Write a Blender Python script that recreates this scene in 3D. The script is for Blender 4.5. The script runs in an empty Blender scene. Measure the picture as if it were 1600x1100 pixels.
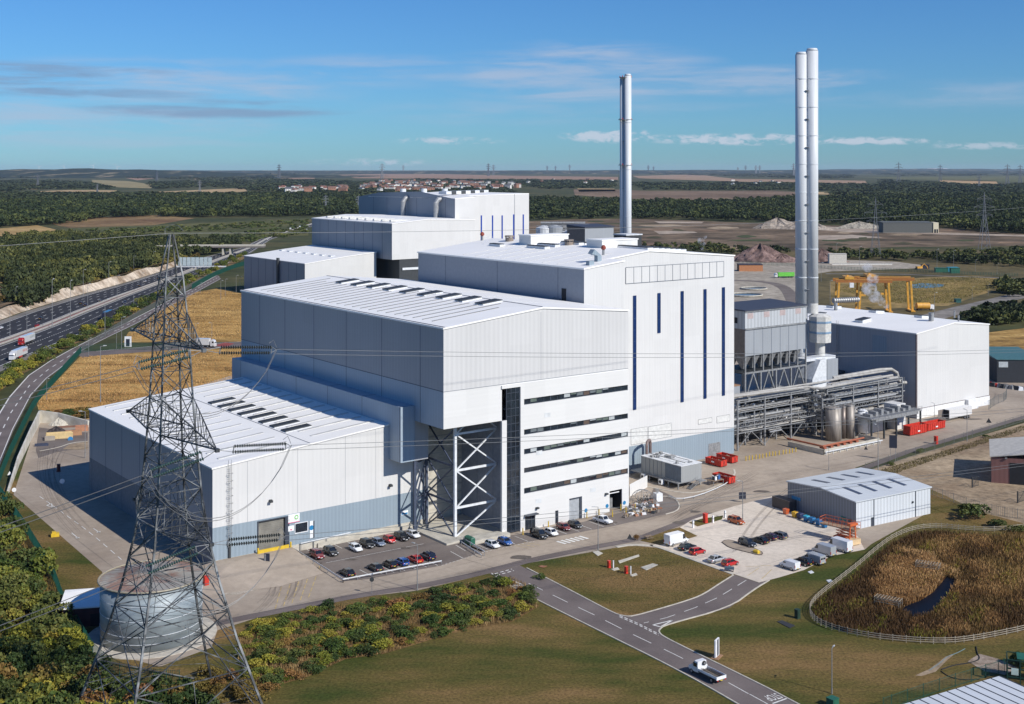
import bpy, math, random
import numpy as np
from mathutils import Vector, Matrix, Quaternion
random.seed(7); RNG = np.random.default_rng(7)
R = math.radians
sc = bpy.context.scene; HAZE = 1.5e-5
# ---------------------------------------------------------------- camera
F = 1935.0; H = 85.0; HY = 264.0
cam = bpy.data.cameras.new('camera'); camo = bpy.data.objects.new('camera', cam)
sc.collection.objects.link(camo); sc.camera = camo
camo.location = (0, 0, H); camo.rotation_euler = (R(90), 0, 0)
cam.sensor_width = 36; cam.lens = 36 * F / 1600; cam.shift_y = -(550 - HY) / 1600
cam.clip_start = 1; cam.clip_end = 90000
# ---------------------------------------------------------------- light
SEL = 35.8; SDX, SDY = .785, -.62
k_ = math.hypot(SDX, SDY)
sun_dir = Vector((SDX / k_ * math.cos(R(SEL)), SDY / k_ * math.cos(R(SEL)), math.sin(R(SEL))))
sl = bpy.data.lights.new('sun', 'SUN'); sl.energy = 4.9; sl.angle = R(.5); sl.color = (1, .955, .88)
so = bpy.data.objects.new('sun', sl); sc.collection.objects.link(so)
so.rotation_euler = (-sun_dir).to_track_quat('-Z', 'Y').to_euler(); so.location = (200, -100, 300)
w = bpy.data.worlds.new('World'); sc.world = w; w.use_nodes = True
nt = w.node_tree; N = nt.nodes; L = nt.links; N.clear()
wo = N.new('ShaderNodeOutputWorld'); bg = N.new('ShaderNodeBackground'); sky = N.new('ShaderNodeTexSky')
sky.sky_type = 'NISHITA'; sky.sun_disc = False; sky.sun_elevation = R(SEL); sky.sun_rotation = math.atan2(SDX, SDY)
sky.air_density = 1.0; sky.dust_density = .15; sky.ozone_density = 1.6; sky.altitude = 50
bg.inputs[1].default_value = .072
tc = N.new('ShaderNodeTexCoord'); sx = N.new('ShaderNodeSeparateXYZ'); L.new(tc.outputs['Generated'], sx.inputs[0])
def M_(op, a, b=None, c=None, clamp=False):
    n = N.new('ShaderNodeMath'); n.operation = op; n.use_clamp = clamp
    for i, x in enumerate((a, b, c)):
        if x is None: continue
        if isinstance(x, (int, float)): n.inputs[i].default_value = x
        else: L.new(x, n.inputs[i])
    return n.outputs[0]
az = M_('ARCTAN2', sx.outputs[0], sx.outputs[1]); el = M_('ARCSINE', sx.outputs[2])
def cloudmask(scx, scy, lo, hi, seed, boxes, detail=7):
    # noise in azimuth/elevation, kept inside soft ellipses (az0, el0, raz, rel) in degrees
    cx = N.new('ShaderNodeCombineXYZ'); L.new(M_('MULTIPLY', az, scx), cx.inputs[0]); L.new(M_('MULTIPLY', el, scy), cx.inputs[1]); cx.inputs[2].default_value = seed
    nz = N.new('ShaderNodeTexNoise'); nz.inputs['Scale'].default_value = 1; nz.inputs['Detail'].default_value = detail; nz.inputs['Roughness'].default_value = .62
    nz.inputs['Distortion'].default_value = .4
    L.new(cx.outputs[0], nz.inputs['Vector'])
    tot = None
    for (a0, e0, ra, re, am) in boxes:
        dx = M_('DIVIDE', M_('SUBTRACT', az, R(a0)), R(ra)); dy = M_('DIVIDE', M_('SUBTRACT', el, R(e0)), R(re))
        d2 = M_('ADD', M_('MULTIPLY', dx, dx), M_('MULTIPLY', dy, dy))
        e = M_('MULTIPLY', M_('SUBTRACT', 1, d2, clamp=True), am)
        tot = e if tot is None else M_('MAXIMUM', tot, e)
    s = M_('ADD', nz.outputs[0], M_('MULTIPLY', M_('SUBTRACT', tot, .5), .13))
    mr = N.new('ShaderNodeMapRange'); mr.inputs['From Min'].default_value = lo; mr.inputs['From Max'].default_value = hi
    mr.interpolation_type = 'SMOOTHSTEP'; L.new(s, mr.inputs[0])
    return M_('MULTIPLY', mr.outputs[0], M_('MULTIPLY', tot, 1.6, clamp=True))
# thin streaks of cirrus, grey-violet streaks on the left, and a row of small cumulus by the horizon
c1 = cloudmask(9, 85, .34, .74, 3.1, [(3.2, 4.4, 7.4, 1.7, 1), (-19, 2.4, 14, 2.2, .6), (10.6, 4.0, 7.5, .8, .9), (-16, 3.6, 10, 1.6, .8), (-6, 4.5, 7, .9, .6), (2, 2.6, 12, .8, .4), (20, 3.2, 9, .8, .45)])
c2 = cloudmask(9, 110, .36, .66, 9.7, [(-20, 4.3, 5.5, .45, 1), (-19, 3.3, 6, .35, .9), (-13.5, 2.7, 7, .5, 1), (-22, 3.8, 5, .4, .7)])
c3 = cloudmask(75, 170, .42, .62, 5.3, [(4.6, 1.52, 2.6, .38, 1), (10.5, 1.35, 4.8, .32, .95), (-3, 1.3, 3, .22, .6), (16, 1.25, 4, .22, .8), (-6.5, .3, 3.5, .22, .5), (21, 1.0, 3, .2, .5)], 9)
def mixc(fac, a, col, k):
    m = N.new('ShaderNodeMix'); m.data_type = 'RGBA'; L.new(M_('MULTIPLY', fac, k), m.inputs[0]); L.new(a, m.inputs[6]); m.inputs[7].default_value = col; return m.outputs[2]
hsv = N.new('ShaderNodeHueSaturation'); hsv.inputs['Saturation'].default_value = 1.0; vm_ = N.new('ShaderNodeVectorMath'); vm_.operation = 'MULTIPLY'; vm_.inputs[1].default_value = (.40, .835, 1.43); L.new(sky.outputs[0], vm_.inputs[0]); L.new(vm_.outputs[0], hsv.inputs['Color'])
o_ = mixc(c1, hsv.outputs[0], (6.0, 7.2, 9.4, 1), .7)
o_ = mixc(c2, o_, (3.0, 4.5, 7.0, 1), .75)
o_ = mixc(c3, o_, (8.3, 9.0, 10.5, 1), .75)
L.new(o_, bg.inputs[0]); L.new(bg.outputs[0], wo.inputs[0])
sc.view_settings.view_transform = 'Standard'; sc.view_settings.look = 'None'; sc.view_settings.gamma = 1
sc.view_settings.exposure = 0.0
sc.cycles.max_bounces = 6; sc.cycles.volume_bounces = 3; sc.cycles.transparent_max_bounces = 24

# ---------------------------------------------------------------- pixel <-> world helpers (survey of the site)
def G(px, py, z=0.0):
    D = (H - z) * F / (py - HY); return (px - 800) * D / F, D, z
def zat(py, Y): return H - (py - HY) * Y / F
UX, UY = .802, .597                       # plant axis u (sunlit facade), v is 90 deg left of it
OX, OY = -15.35, 277.6
TH = math.atan2(UY, UX)
def W(u, v, z=0.0): return (OX + u * UX - v * UY, OY + u * UY + v * UX, z)
def uvp(px, py, z=0):
    X, Y, _ = G(px, py, z); X -= OX; Y -= OY; return X * UX + Y * UY, -X * UY + Y * UX
def u_at(px, v, ox=OX, oy=OY):
    r = (px - 800) / F; return (r * (oy + v * UX) - (ox - v * UY)) / (UX - r * UY)
HU = TH; HV = TH + math.pi / 2             # headings along +u, +v

# ---------------------------------------------------------------- mesh builder
class MB:
    def __init__(s): s.v = []; s.f = []; s.m = []
    def add(s, vs, fs, mi=0):
        b = len(s.v); s.v += [tuple(p) for p in vs]
        for f in fs: s.f.append(tuple(b + i for i in f)); s.m.append(mi)
        return s
    def face(s, pts, mi=0): return s.add(pts, [tuple(range(len(pts)))], mi)
    def bx(s, x0, x1, y0, y1, z0, z1, mi=0):
        v = [(x0,y0,z0),(x1,y0,z0),(x1,y1,z0),(x0,y1,z0),(x0,y0,z1),(x1,y0,z1),(x1,y1,z1),(x0,y1,z1)]
        return s.add(v, [(0,3,2,1),(4,5,6,7),(0,1,5,4),(1,2,6,5),(2,3,7,6),(3,0,4,7)], mi)
    def prism(s, poly, z0, z1, mi=0, top=None):
        n = len(poly); v = [(p[0], p[1], z0) for p in poly] + [(p[0], p[1], z1) for p in poly]
        if sum(poly[i][0]*poly[(i+1)%n][1]-poly[(i+1)%n][0]*poly[i][1] for i in range(n)) < 0:
            v = [(p[0], p[1], z0) for p in poly[::-1]] + [(p[0], p[1], z1) for p in poly[::-1]]
        s.add(v, [(i, (i+1) % n, n+(i+1) % n, n+i) for i in range(n)], mi)
        s.add(v, [tuple(range(n-1, -1, -1))], mi); s.add(v, [tuple(range(n, 2*n))], mi if top is None else top); return s
    def loft(s, rings, mi=0, cap=True):
        n = len(rings[0]); v = [p for r in rings for p in r]; f = []
        for k in range(len(rings)-1):
            for i in range(n): f.append((k*n+i, k*n+(i+1)%n, (k+1)*n+(i+1)%n, (k+1)*n+i))
        if cap: f.append(tuple(range(n-1,-1,-1))); f.append(tuple((len(rings)-1)*n+i for i in range(n)))
        return s.add(v, f, mi)
    def tube(s, p, q, r, n=6, mi=0, r2=None, cap=True):
        p = Vector(p); q = Vector(q); d = q - p
        if d.length < 1e-6: return s
        a = d.orthogonal().normalized(); b = d.normalized().cross(a); r2 = r if r2 is None else r2
        A = [p + (a*math.cos(2*math.pi*i/n) + b*math.sin(2*math.pi*i/n))*r for i in range(n)]
        B = [q + (a*math.cos(2*math.pi*i/n) + b*math.sin(2*math.pi*i/n))*r2 for i in range(n)]
        return s.loft([A, B], mi, cap)
    def path(s, pts, r, n=6, mi=0):
        P = [Vector(p) for p in pts]; rings = []; a = None
        for i, p in enumerate(P):
            t = (P[min(i+1, len(P)-1)] - P[max(i-1, 0)]).normalized()
            a = t.orthogonal().normalized() if a is None else (a - t*a.dot(t)).normalized()
            b = t.cross(a); rings.append([p + (a*math.cos(2*math.pi*k/n) + b*math.sin(2*math.pi*k/n))*r for k in range(n)])
        return s.loft(rings, mi)
    def cyl(s, x, y, z0, z1, r, n=16, mi=0, r2=None):
        r2 = r if r2 is None else r2
        A = [(x + r*math.cos(2*math.pi*i/n), y + r*math.sin(2*math.pi*i/n), z0) for i in range(n)]
        B = [(x + r2*math.cos(2*math.pi*i/n), y + r2*math.sin(2*math.pi*i/n), z1) for i in range(n)]
        return s.loft([A, B], mi)
    def xcyl(s, c, r, h, n=14, mi=0, ax=1):    # short cylinder along axis ax
        d = Vector((0,0,0)); d[ax] = h/2; return s.tube(Vector(c)-d, Vector(c)+d, r, n, mi)
    def mesh(s, name, mats, smooth=False, off=(0,0,0)):
        me = bpy.data.meshes.new(name)
        me.from_pydata([(x-off[0], y-off[1], z-off[2]) for x, y, z in s.v] if any(off) else s.v, [], s.f)
        for m in mats: me.materials.append(m)
        if len(mats) > 1: me.polygons.foreach_set('material_index', s.m)
        if smooth: me.polygons.foreach_set('use_smooth', [len(f) <= 4 for f in s.f])
        me.update(); return me
    def build(s, name, mats, parent=None, smooth=False, off=(0,0,0)):
        if not isinstance(mats, (list, tuple)): mats = [mats]
        o = bpy.data.objects.new(name, s.mesh(name, mats, smooth, off)); sc.collection.objects.link(o)
        if parent is not None: o.parent = parent
        return o
def tag(o, label, cat, group=None, kind=None):
    o['label'] = label; o['category'] = cat
    if group: o['group'] = group
    if kind: o['kind'] = kind
    return o
def thing(name, label, cat, loc=(0,0,0), rz=0, group=None):
    o = bpy.data.objects.new(name, None); sc.collection.objects.link(o); o.empty_display_size = .5
    o.location = loc; o.rotation_euler = (0, 0, rz); return tag(o, label, cat, group)
def solo(mb, name, mats, label, cat, loc=(0,0,0), rz=0, group=None, kind=None, smooth=False):
    o = mb.build(name, mats, None, smooth); o.location = loc; o.rotation_euler = (0,0,rz); return tag(o, label, cat, group, kind)
def struct(o): o['kind'] = 'structure'; return o
def dup(root, loc, rz=None, label=None, group=None, scale=None, mats=None):
    r = root.copy(); sc.collection.objects.link(r); r.location = loc
    if rz is not None: r.rotation_euler = (0, 0, rz)
    if scale is not None: r.scale = scale if hasattr(scale, '__len__') else (scale,)*3
    if label: r['label'] = label
    if group: r['group'] = group
    def paint(o):
        if mats:
            for i, sl_ in enumerate(o.material_slots):
                nm = sl_.material.name
                if nm in mats: sl_.link = 'OBJECT'; sl_.material = mats[nm]
    paint(r)
    for ch in list(root.children):
        c = ch.copy(); sc.collection.objects.link(c); c.parent = r; paint(c)
        for g in ch.children:
            d = g.copy(); sc.collection.objects.link(d); d.parent = c; paint(d)
    return r
def text_mesh(txt, size=1.0, depth=0.0):
    c = bpy.data.curves.new('txt', 'FONT'); c.body = txt; c.size = size; c.extrude = depth; c.align_x = 'CENTER'; c.align_y = 'CENTER'
    o = bpy.data.objects.new('txt', c); sc.collection.objects.link(o)
    dg = bpy.context.evaluated_depsgraph_get(); me = bpy.data.meshes.new_from_object(o.evaluated_get(dg))
    bpy.data.objects.remove(o); bpy.data.curves.remove(c); return me
def text_obj(name, txt, size, mat_, parent, loc, rot):
    me = text_mesh(txt, size); me.materials.clear(); me.materials.append(mat_)
    o = bpy.data.objects.new(name, me); sc.collection.objects.link(o)
    if parent: o.parent = parent
    o.location = loc; o.rotation_euler = rot; return o

# ---------------------------------------------------------------- materials
MATS = {}
def mat(name, col, rough=.6, metal=0, var=.12, scale=(1,1,1), nscale=1.0, detail=5, bump=0, bscale=None, col2=None, ramp=(.35,.65), spec=.5,
        coord='Object', emit=None, alpha=None, rnd=0, third=None, coat=0, trans=0):
    if name in MATS: return MATS[name]
    m = bpy.data.materials.new(name); m.use_nodes = True; MATS[name] = m
    nt = m.node_tree; b = nt.nodes['Principled BSDF']; NN = nt.nodes.new; LL = nt.links.new
    b.inputs['Roughness'].default_value = rough; b.inputs['Metallic'].default_value = metal
    b.inputs['Specular IOR Level'].default_value = spec; b.inputs['Coat Weight'].default_value = coat
    if trans: b.inputs['Transmission Weight'].default_value = trans
    c2 = col2 if col2 else tuple(min(1, c*(1+var)) for c in col); c1 = col if col2 else tuple(c*(1-var) for c in col)
    t = NN('ShaderNodeTexCoord'); mp = NN('ShaderNodeMapping'); mp.inputs['Scale'].default_value = scale; LL(t.outputs[coord], mp.inputs[0])
    n = NN('ShaderNodeTexNoise'); n.inputs['Scale'].default_value = nscale; n.inputs['Detail'].default_value = detail; n.inputs['Roughness'].default_value = .6
    LL(mp.outputs[0], n.inputs['Vector'])
    r = NN('ShaderNodeValToRGB'); r.color_ramp.elements[0].position = ramp[0]; r.color_ramp.elements[1].position = ramp[1]
    r.color_ramp.elements[0].color = (*c1, 1); r.color_ramp.elements[1].color = (*c2, 1)
    if third: e = r.color_ramp.elements.new((ramp[0]+ramp[1])/2); e.color = (*third, 1)
    LL(n.outputs[0], r.inputs[0]); out = r.outputs[0]
    if rnd:
        oi = NN('ShaderNodeObjectInfo'); h = NN('ShaderNodeHueSaturation')
        mr = NN('ShaderNodeMapRange'); mr.inputs['To Min'].default_value = 1-rnd; mr.inputs['To Max'].default_value = 1+rnd; LL(oi.outputs['Random'], mr.inputs[0])
        LL(mr.outputs[0], h.inputs['Value']); mr2 = NN('ShaderNodeMapRange'); mr2.inputs['To Min'].default_value = .5+rnd*.12; mr2.inputs['To Max'].default_value = .5-rnd*.12
        LL(oi.outputs['Random'], mr2.inputs[0]); LL(mr2.outputs[0], h.inputs['Hue']); LL(out, h.inputs['Color']); out = h.outputs[0]
    LL(out, b.inputs['Base Color'])
    if bump:
        bn = NN('ShaderNodeTexNoise'); bn.inputs['Scale'].default_value = bscale or nscale*4; bn.inputs['Detail'].default_value = 6; LL(mp.outputs[0], bn.inputs['Vector'])
        bp = NN('ShaderNodeBump'); bp.inputs['Strength'].default_value = min(1, bump); bp.inputs['Distance'].default_value = bump; LL(bn.outputs[0], bp.inputs['Height']); LL(bp.outputs[0], b.inputs['Normal'])
    if emit: b.inputs['Emission Color'].default_value = (*emit[0], 1); b.inputs['Emission Strength'].default_value = emit[1]
    if alpha is not None: b.inputs['Alpha'].default_value = alpha
    return m
def cladding(name, col, rib=.9, dirt=.06, rough=.45, horiz=False, amp=.05):
    """profiled sheet: fine ribs that change tone a little, vertical weather streaks, panel joints"""
    if name in MATS: return MATS[name]
    m = bpy.data.materials.new(name); m.use_nodes = True; MATS[name] = m
    nt = m.node_tree; b = nt.nodes['Principled BSDF']; NN = nt.nodes.new; LL = nt.links.new
    b.inputs['Roughness'].default_value = rough; b.inputs['Specular IOR Level'].default_value = .35
    t = NN('ShaderNodeTexCoord'); s = NN('ShaderNodeSeparateXYZ'); LL(t.outputs['Object'], s.inputs[0])
    def m1(op, a, c=None):
        n = NN('ShaderNodeMath'); n.operation = op
        for i, x in enumerate((a, c)):
            if x is None: continue
            if isinstance(x, (int, float)): n.inputs[i].default_value = x
            else: LL(x, n.inputs[i])
        return n.outputs[0]
    xy = m1('ADD', s.outputs[0], s.outputs[1]); a = s.outputs[2] if horiz else xy
    wv = m1('SINE', m1('MULTIPLY', a, 2*math.pi/rib))
    cx = NN('ShaderNodeCombineXYZ'); LL(m1('MULTIPLY', xy, 1.3 if not horiz else .05), cx.inputs[0]); LL(m1('MULTIPLY', s.outputs[2], .06 if not horiz else 1.2), cx.inputs[2])
    n1 = NN('ShaderNodeTexNoise'); n1.inputs['Scale'].default_value = 1; n1.inputs['Detail'].default_value = 4; LL(cx.outputs[0], n1.inputs['Vector'])
    n2 = NN('ShaderNodeTexNoise'); n2.inputs['Scale'].default_value = .09; n2.inputs['Detail'].default_value = 5; LL(t.outputs['Object'], n2.inputs['Vector'])
    fl = NN('ShaderNodeCombineXYZ'); LL(m1('FLOOR', m1('DIVIDE', xy, 6.2)), fl.inputs[0]); LL(m1('FLOOR', m1('DIVIDE', s.outputs[2], 7.3)), fl.inputs[1]); wn = NN('ShaderNodeTexWhiteNoise'); LL(fl.outputs[0], wn.inputs['Vector'])
    v = m1('ADD', m1('ADD', m1('ADD', 1.0-.022, m1('MULTIPLY', wn.outputs[0], .044)), m1('MULTIPLY', wv, amp)), m1('ADD', m1('MULTIPLY', m1('SUBTRACT', n1.outputs[0], .5), dirt*3), m1('MULTIPLY', m1('SUBTRACT', n2.outputs[0], .5), dirt*2)))
    mx = NN('ShaderNodeVectorMath'); mx.operation = 'SCALE'; mx.inputs[0].default_value = col; LL(v, mx.inputs['Scale']); LL(mx.outputs[0], b.inputs['Base Color'])
    return m
M_white = cladding('white_cladding', (.67,.665,.65), 1.0, .03, amp=.01, horiz=True)
M_grey = cladding('ribbed_grey_cladding', (.565,.56,.555), 1.3, .05, amp=.035)
M_lgrey = cladding('ribbed_pale_cladding', (.62,.615,.605), 1.0, .045, amp=.018)
M_blue = cladding('grey_blue_cladding', (.255,.315,.365), .9, .07, amp=.05)
M_wup = cladding('west_upper_shaded_cladding', (.33,.34,.365), 1.3, .05, amp=.03)  # west faces: shade painted into a darker copy of the grey cladding
M_wlo = cladding('west_lower_shaded_cladding', (.33,.40,.47), 1.1, .04, amp=.03)  # white lower cladding made darker and bluer, painted shade on the west side
M_roof = cladding('white_roof_sheet', (.87,.855,.82), 1.0, .03, .55, amp=.008)
M_trim = mat('pale_trim', (.62,.64,.66), .5)
M_seam = mat('panel_seam', (.10,.12,.16), .7)
M_strip = mat('rooflight_strip', (.56,.555,.53), .5, nscale=.4)
M_glass = mat('dark_window_glass', (.015,.022,.032), .08, 0, .4, nscale=.35, spec=.8)
M_bglass = mat('blue_window_glass', (.012,.032,.11), .15, 0, .15, nscale=.5, spec=.3)
M_frame = mat('dark_window_frame', (.045,.055,.075), .5)
M_dark = mat('dark_opening', (.012,.013,.018), .8)
M_steel = mat('galvanised_steel', (.27,.275,.28), .55, .3, .25, nscale=1.2)
M_wsteel = mat('painted_white_steel', (.68,.70,.72), .45)
M_dsteel = mat('dark_steel', (.05,.055,.06), .6, .3)
M_conc = mat('pale_concrete_wall', (.47,.44,.375), .9, 0, .15, nscale=.5, scale=(1,1,3), bump=.02)
M_yellow = mat('yellow_paint', (.62,.42,.03), .5)
M_red = mat('red_paint', (.52,.035,.02), .45, nscale=1.5, var=.25)
M_black = mat('black_rubber', (.014,.014,.015), .75)
M_wpaint = mat('white_paint', (.78,.79,.80), .4)
M_green = mat('green_paint', (.02,.12,.075), .5)
# ================================================================ GROUND, FIELDS, ROADS
def g_mat(name, c1, c2, ns, c3=None, bump=0, sc_=(1,1,1), ramp=(.35,.68), fine=None, det=8, rough=.95, amp=.45):
    """soil / turf: broad patches times a fine grain"""
    if name in MATS: return MATS[name]
    m = mat(name, c1, rough, 0, 0, sc_, ns, det, bump, col2=c2, ramp=ramp, third=c3, spec=.15)
    nt = m.node_tree; b = nt.nodes['Principled BSDF']; src = b.inputs['Base Color'].links[0].from_socket
    t = nt.nodes.new('ShaderNodeTexCoord'); n = nt.nodes.new('ShaderNodeTexNoise'); n.inputs['Scale'].default_value = fine or ns*14; n.inputs['Detail'].default_value = 8; n.inputs['Roughness'].default_value = .7
    nt.links.new(t.outputs['Object'], n.inputs['Vector'])
    mr = nt.nodes.new('ShaderNodeMapRange'); mr.inputs['From Min'].default_value = .3; mr.inputs['From Max'].default_value = .7; mr.inputs['To Min'].default_value = 1-amp; mr.inputs['To Max'].default_value = 1+amp
    nt.links.new(n.outputs[0], mr.inputs[0]); v = nt.nodes.new('ShaderNodeVectorMath'); v.operation = 'SCALE'
    nt.links.new(src, v.inputs[0]); nt.links.new(mr.outputs[0], v.inputs['Scale']); nt.links.new(v.outputs[0], b.inputs['Base Color']); return m
GM_far = g_mat('scrub_ground', (.045,.055,.020), (.13,.105,.045), .004, (.06,.065,.026), fine=.05)
GM_lawn = g_mat('mown_lawn', (.048,.062,.012), (.20,.125,.050), .045, (.115,.090,.026), fine=1.9, sc_=(.45,1.2,1), ramp=(.38,.62), amp=.6)
GM_gold = g_mat('golden_dry_grass', (.14,.08,.025), (.50,.33,.12), .06, (.36,.22,.07), fine=.35, sc_=(.6,1.6,1), bump=.0)
GM_dirt = g_mat('bare_brown_earth', (.22,.155,.10), (.42,.33,.23), .03, (.32,.245,.165), fine=.5)
GM_conc = g_mat('yard_concrete', (.29,.235,.185), (.43,.36,.29), .035, (.36,.30,.24), amp=.13, fine=.5)
GM_carc = g_mat('car_park_concrete', (.56,.49,.41), (.67,.59,.50), .05, amp=.13, fine=.8)
GM_asph = g_mat('site_asphalt', (.130,.108,.104), (.19,.16,.15), .07, amp=.13, fine=2.5)
GM_park = g_mat('car_park_asphalt', (.15,.125,.112), (.215,.185,.165), .08, amp=.13, fine=2)
GM_mway = g_mat('motorway_asphalt', (.030,.031,.037), (.050,.050,.056), .03, amp=.13, fine=.8)
GM_mgrey = g_mat('central_reserve', (.14,.13,.12), (.24,.22,.20), .03, amp=.13, fine=.8)
GM_pond = g_mat('reed_bed_soil', (.06,.035,.018), (.16,.10,.045), .06, fine=.7)
M_line = mat('white_road_paint', (.70,.69,.65), .7, var=.15, nscale=2)
M_yline = mat('worn_yellow_paint', (.50,.36,.12), .8, var=.3, nscale=1)
M_kerb = mat('kerb_stone', (.50,.46,.39), .8, var=.15, nscale=.8)
M_redm = mat('red_surfacing', (.27,.055,.04), .8, var=.2, nscale=.1)

def sheet(name, px, z, m, world=False, kind='structure'):
    pts = [p for p in px] if world else [G(*p)[:2] for p in px]
    b = MB(); b.face([(p[0], p[1], 0) for p in pts]); o = b.build(name, m); o.location.z = z
    if o.data.polygons[0].normal.z < 0: o.data.flip_normals()
    if kind: o['kind'] = kind
    return o
def polyW(px): return [Vector(G(*p)[:2]) for p in px]
def offset(pts, d):
    out = []
    for i, p in enumerate(pts):
        a = pts[max(i-1, 0)]; c = pts[min(i+1, len(pts)-1)]; t = (c-a).normalized(); out.append(p + Vector((-t.y, t.x))*d)
    return out
def resample(pts, step):
    out = [pts[0]]; 
    for a, b_ in zip(pts, pts[1:]):
        n = max(1, int((b_-a).length/step))
        for i in range(1, n+1): out.append(a.lerp(b_, i/n))
    return out
def smooth(pts, it=2):
    for _ in range(it):
        q = [pts[0]]
        for a, b_ in zip(pts, pts[1:]): q += [a.lerp(b_, .25), a.lerp(b_, .75)]
        pts = q + [pts[-1]]
    return pts
def ribbon(mb, pts, w_, z0, z1=None, mi=0):
    """strip of width w_ along pts at z0 (or a kerb between z0 and z1)"""
    A = offset(pts, w_/2); B = offset(pts, -w_/2)
    for i in range(len(pts)-1):
        if z1 is None: mb.face([(B[i].x,B[i].y,z0),(B[i+1].x,B[i+1].y,z0),(A[i+1].x,A[i+1].y,z0),(A[i].x,A[i].y,z0)], mi)
        else: mb.prism([B[i], B[i+1], A[i+1], A[i]], z0, z1, mi)
    return mb
def dashes(mb, pts, w_, z, on, off, mi=0):
    d = 0
    for a, b_ in zip(pts, pts[1:]):
        Ls = (b_-a).length; t = 0
        while t < Ls:
            ph = d % (on+off); step = (on-ph) if ph < on else (on+off-ph)
            e = min(t+step, Ls)
            if ph < on and e-t > .05: ribbon(mb, [a.lerp(b_, t/Ls), a.lerp(b_, e/Ls)], w_, z, None, mi)
            d += e-t+1e-6; t = e+1e-6
    return mb

b = MB(); b.face([(-60000,-300,0),(60000,-300,0),(60000,75000,0),(-60000,75000,0)]); o = b.build('ground', GM_far); struct(o)

# --- far fields: (name, px polygon, colours, z)
def field(px, c1, c2, z, ns=.002, nm='field', fine=.03):
    k = 'soil_%s' % '_'.join('%03d' % int(c*999) for c in (*c1, *c2)); return sheet(nm, px, z, g_mat(k, c1, c2, ns, fine=fine))
tan = ((.36,.25,.13),(.50,.36,.20)); pink = ((.25,.145,.095),(.37,.24,.165)); brn = ((.13,.085,.055),(.26,.18,.12)); grn = ((.05,.075,.025),(.11,.12,.045))
for px, c in [([(14,290),(60,288),(58,296),(18,296)], tan), ([(165,271),(205,269.6),(268,271),(272,275),(215,282),(190,277),(168,275)], pink),
              ([(143,281),(200,283),(242,289),(236,294.5),(188,293),(146,288)], ((.25,.20,.10),(.33,.27,.14))), ([(112,290),(135,290),(141,297),(110,297)], grn),
              ([(55,299),(120,296.5),(183,297.5),(180,302),(55,302)], tan), ([(228,300.5),(320,296.5),(382,294),(386,299),(345,303),(230,302.5)], tan),
              ([(299,280.5),(350,271.5),(355,272.6),(312,281.5)], tan), ([(376,281.5),(402,281.5),(402,286.5),(374,285.5)], tan), ([(440,275.5),(492,275.5),(492,279.5),(438,280)], pink),
              ([(528,273),(600,271.8),(690,272),(800,274.6),(966,276.6),(966,281.5),(800,279.8),(690,279.3),(556,278.5)], pink),
              ([(988,275),(1090,272.5),(1122,276.6),(1150,279.5),(1240,280.5),(1352,282.5),(1356,288.5),(1190,285),(998,278.6)], ((.27,.17,.11),(.40,.27,.17))),
              ([(896,296),(960,296),(1010,298.6),(1205,298),(1245,300),(1245,309),(1100,313),(985,311.5),(898,305)], brn),
              ([(902,294.6),(960,295),(962,299),(905,300)], tan), ([(1277,300),(1375,302),(1376,305),(1278,304)], tan),
              ([(1468,281),(1556,282.6),(1560,288.4),(1540,289),(1470,285.5)], ((.40,.26,.13),(.5,.34,.18))),
              ([(1338,277),(1620,275),(1620,285),(1420,280.6)], ((.09,.10,.04),(.15,.14,.06))),
              ([(0,271.5),(48,270.6),(50,271.6),(0,273)], tan), ([(700,266.9),(860,266.5),(980,267.4),(860,268.2)], ((.4,.35,.3),(.5,.45,.4)))]:
    field(px, *c, .5)
field([(-10,358),(58,352),(92,360),(48,376),(-10,379)], (.30,.19,.07), (.44,.30,.13), .12, .01, fine=.08)
field([(66,346),(150,340),(242,336),(305,341),(240,352),(110,356),(92,353)], (.13,.07,.035), (.28,.19,.09), .10, .006, fine=.06)
field([(95,357),(240,352),(480,341),(482,368),(360,374),(250,372),(100,362)], (.055,.065,.022), (.14,.13,.05), .12, .006, fine=.06)
field([(-10,442),(22,440),(20,478),(-10,500)], (.26,.17,.07), (.36,.25,.11), .12, .02, fine=.2)
field([(822,346),(900,342.5),(1002,342),(1200,349),(1290,352),(1470,356),(1620,367),(1620,384),(1400,386),(1240,392),(1150,391),(990,384),(822,366)], (.06,.045,.028), (.26,.185,.12), .10, .011, fine=.06)
for px in [[(1020,360),(1085,362),(1090,364),(1030,366)], [(1210,351),(1330,356),(1420,362),(1620,368),(1620,370),(1420,365.5),(1330,363),(1215,356)], [(1240,369),(1330,367),(1380,371),(1300,375),(1245,374)], [(1560,356),(1600,358),(1600,360),(1560,358)], [(1022,346),(1100,346.5),(1096,349),(1030,349)]]:
    field(px, (.33,.26,.20), (.45,.37,.29), .2, .01, fine=.06, nm='bare_track')
rp = random.Random(4)
for k in range(46):
    px, py = rp.uniform(830,1600), rp.uniform(346,386); w_ = rp.uniform(8,45); h_ = rp.uniform(.8,2.2)*(py-HY)/90
    pts = [(px+w_*math.cos(a)*rp.uniform(.6,1.1), py+h_*math.sin(a)*rp.uniform(.6,1.1)) for a in [i*math.pi/6 for i in range(12)]]
    c = rp.choice([((.30,.22,.14),(.42,.33,.23)), ((.05,.05,.025),(.11,.09,.045)), ((.045,.06,.025),(.09,.10,.04)), ((.17,.11,.07),(.28,.19,.12))]); field(pts, *c, .12+k*.004, .01, 'field_patch', fine=.06)
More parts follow.
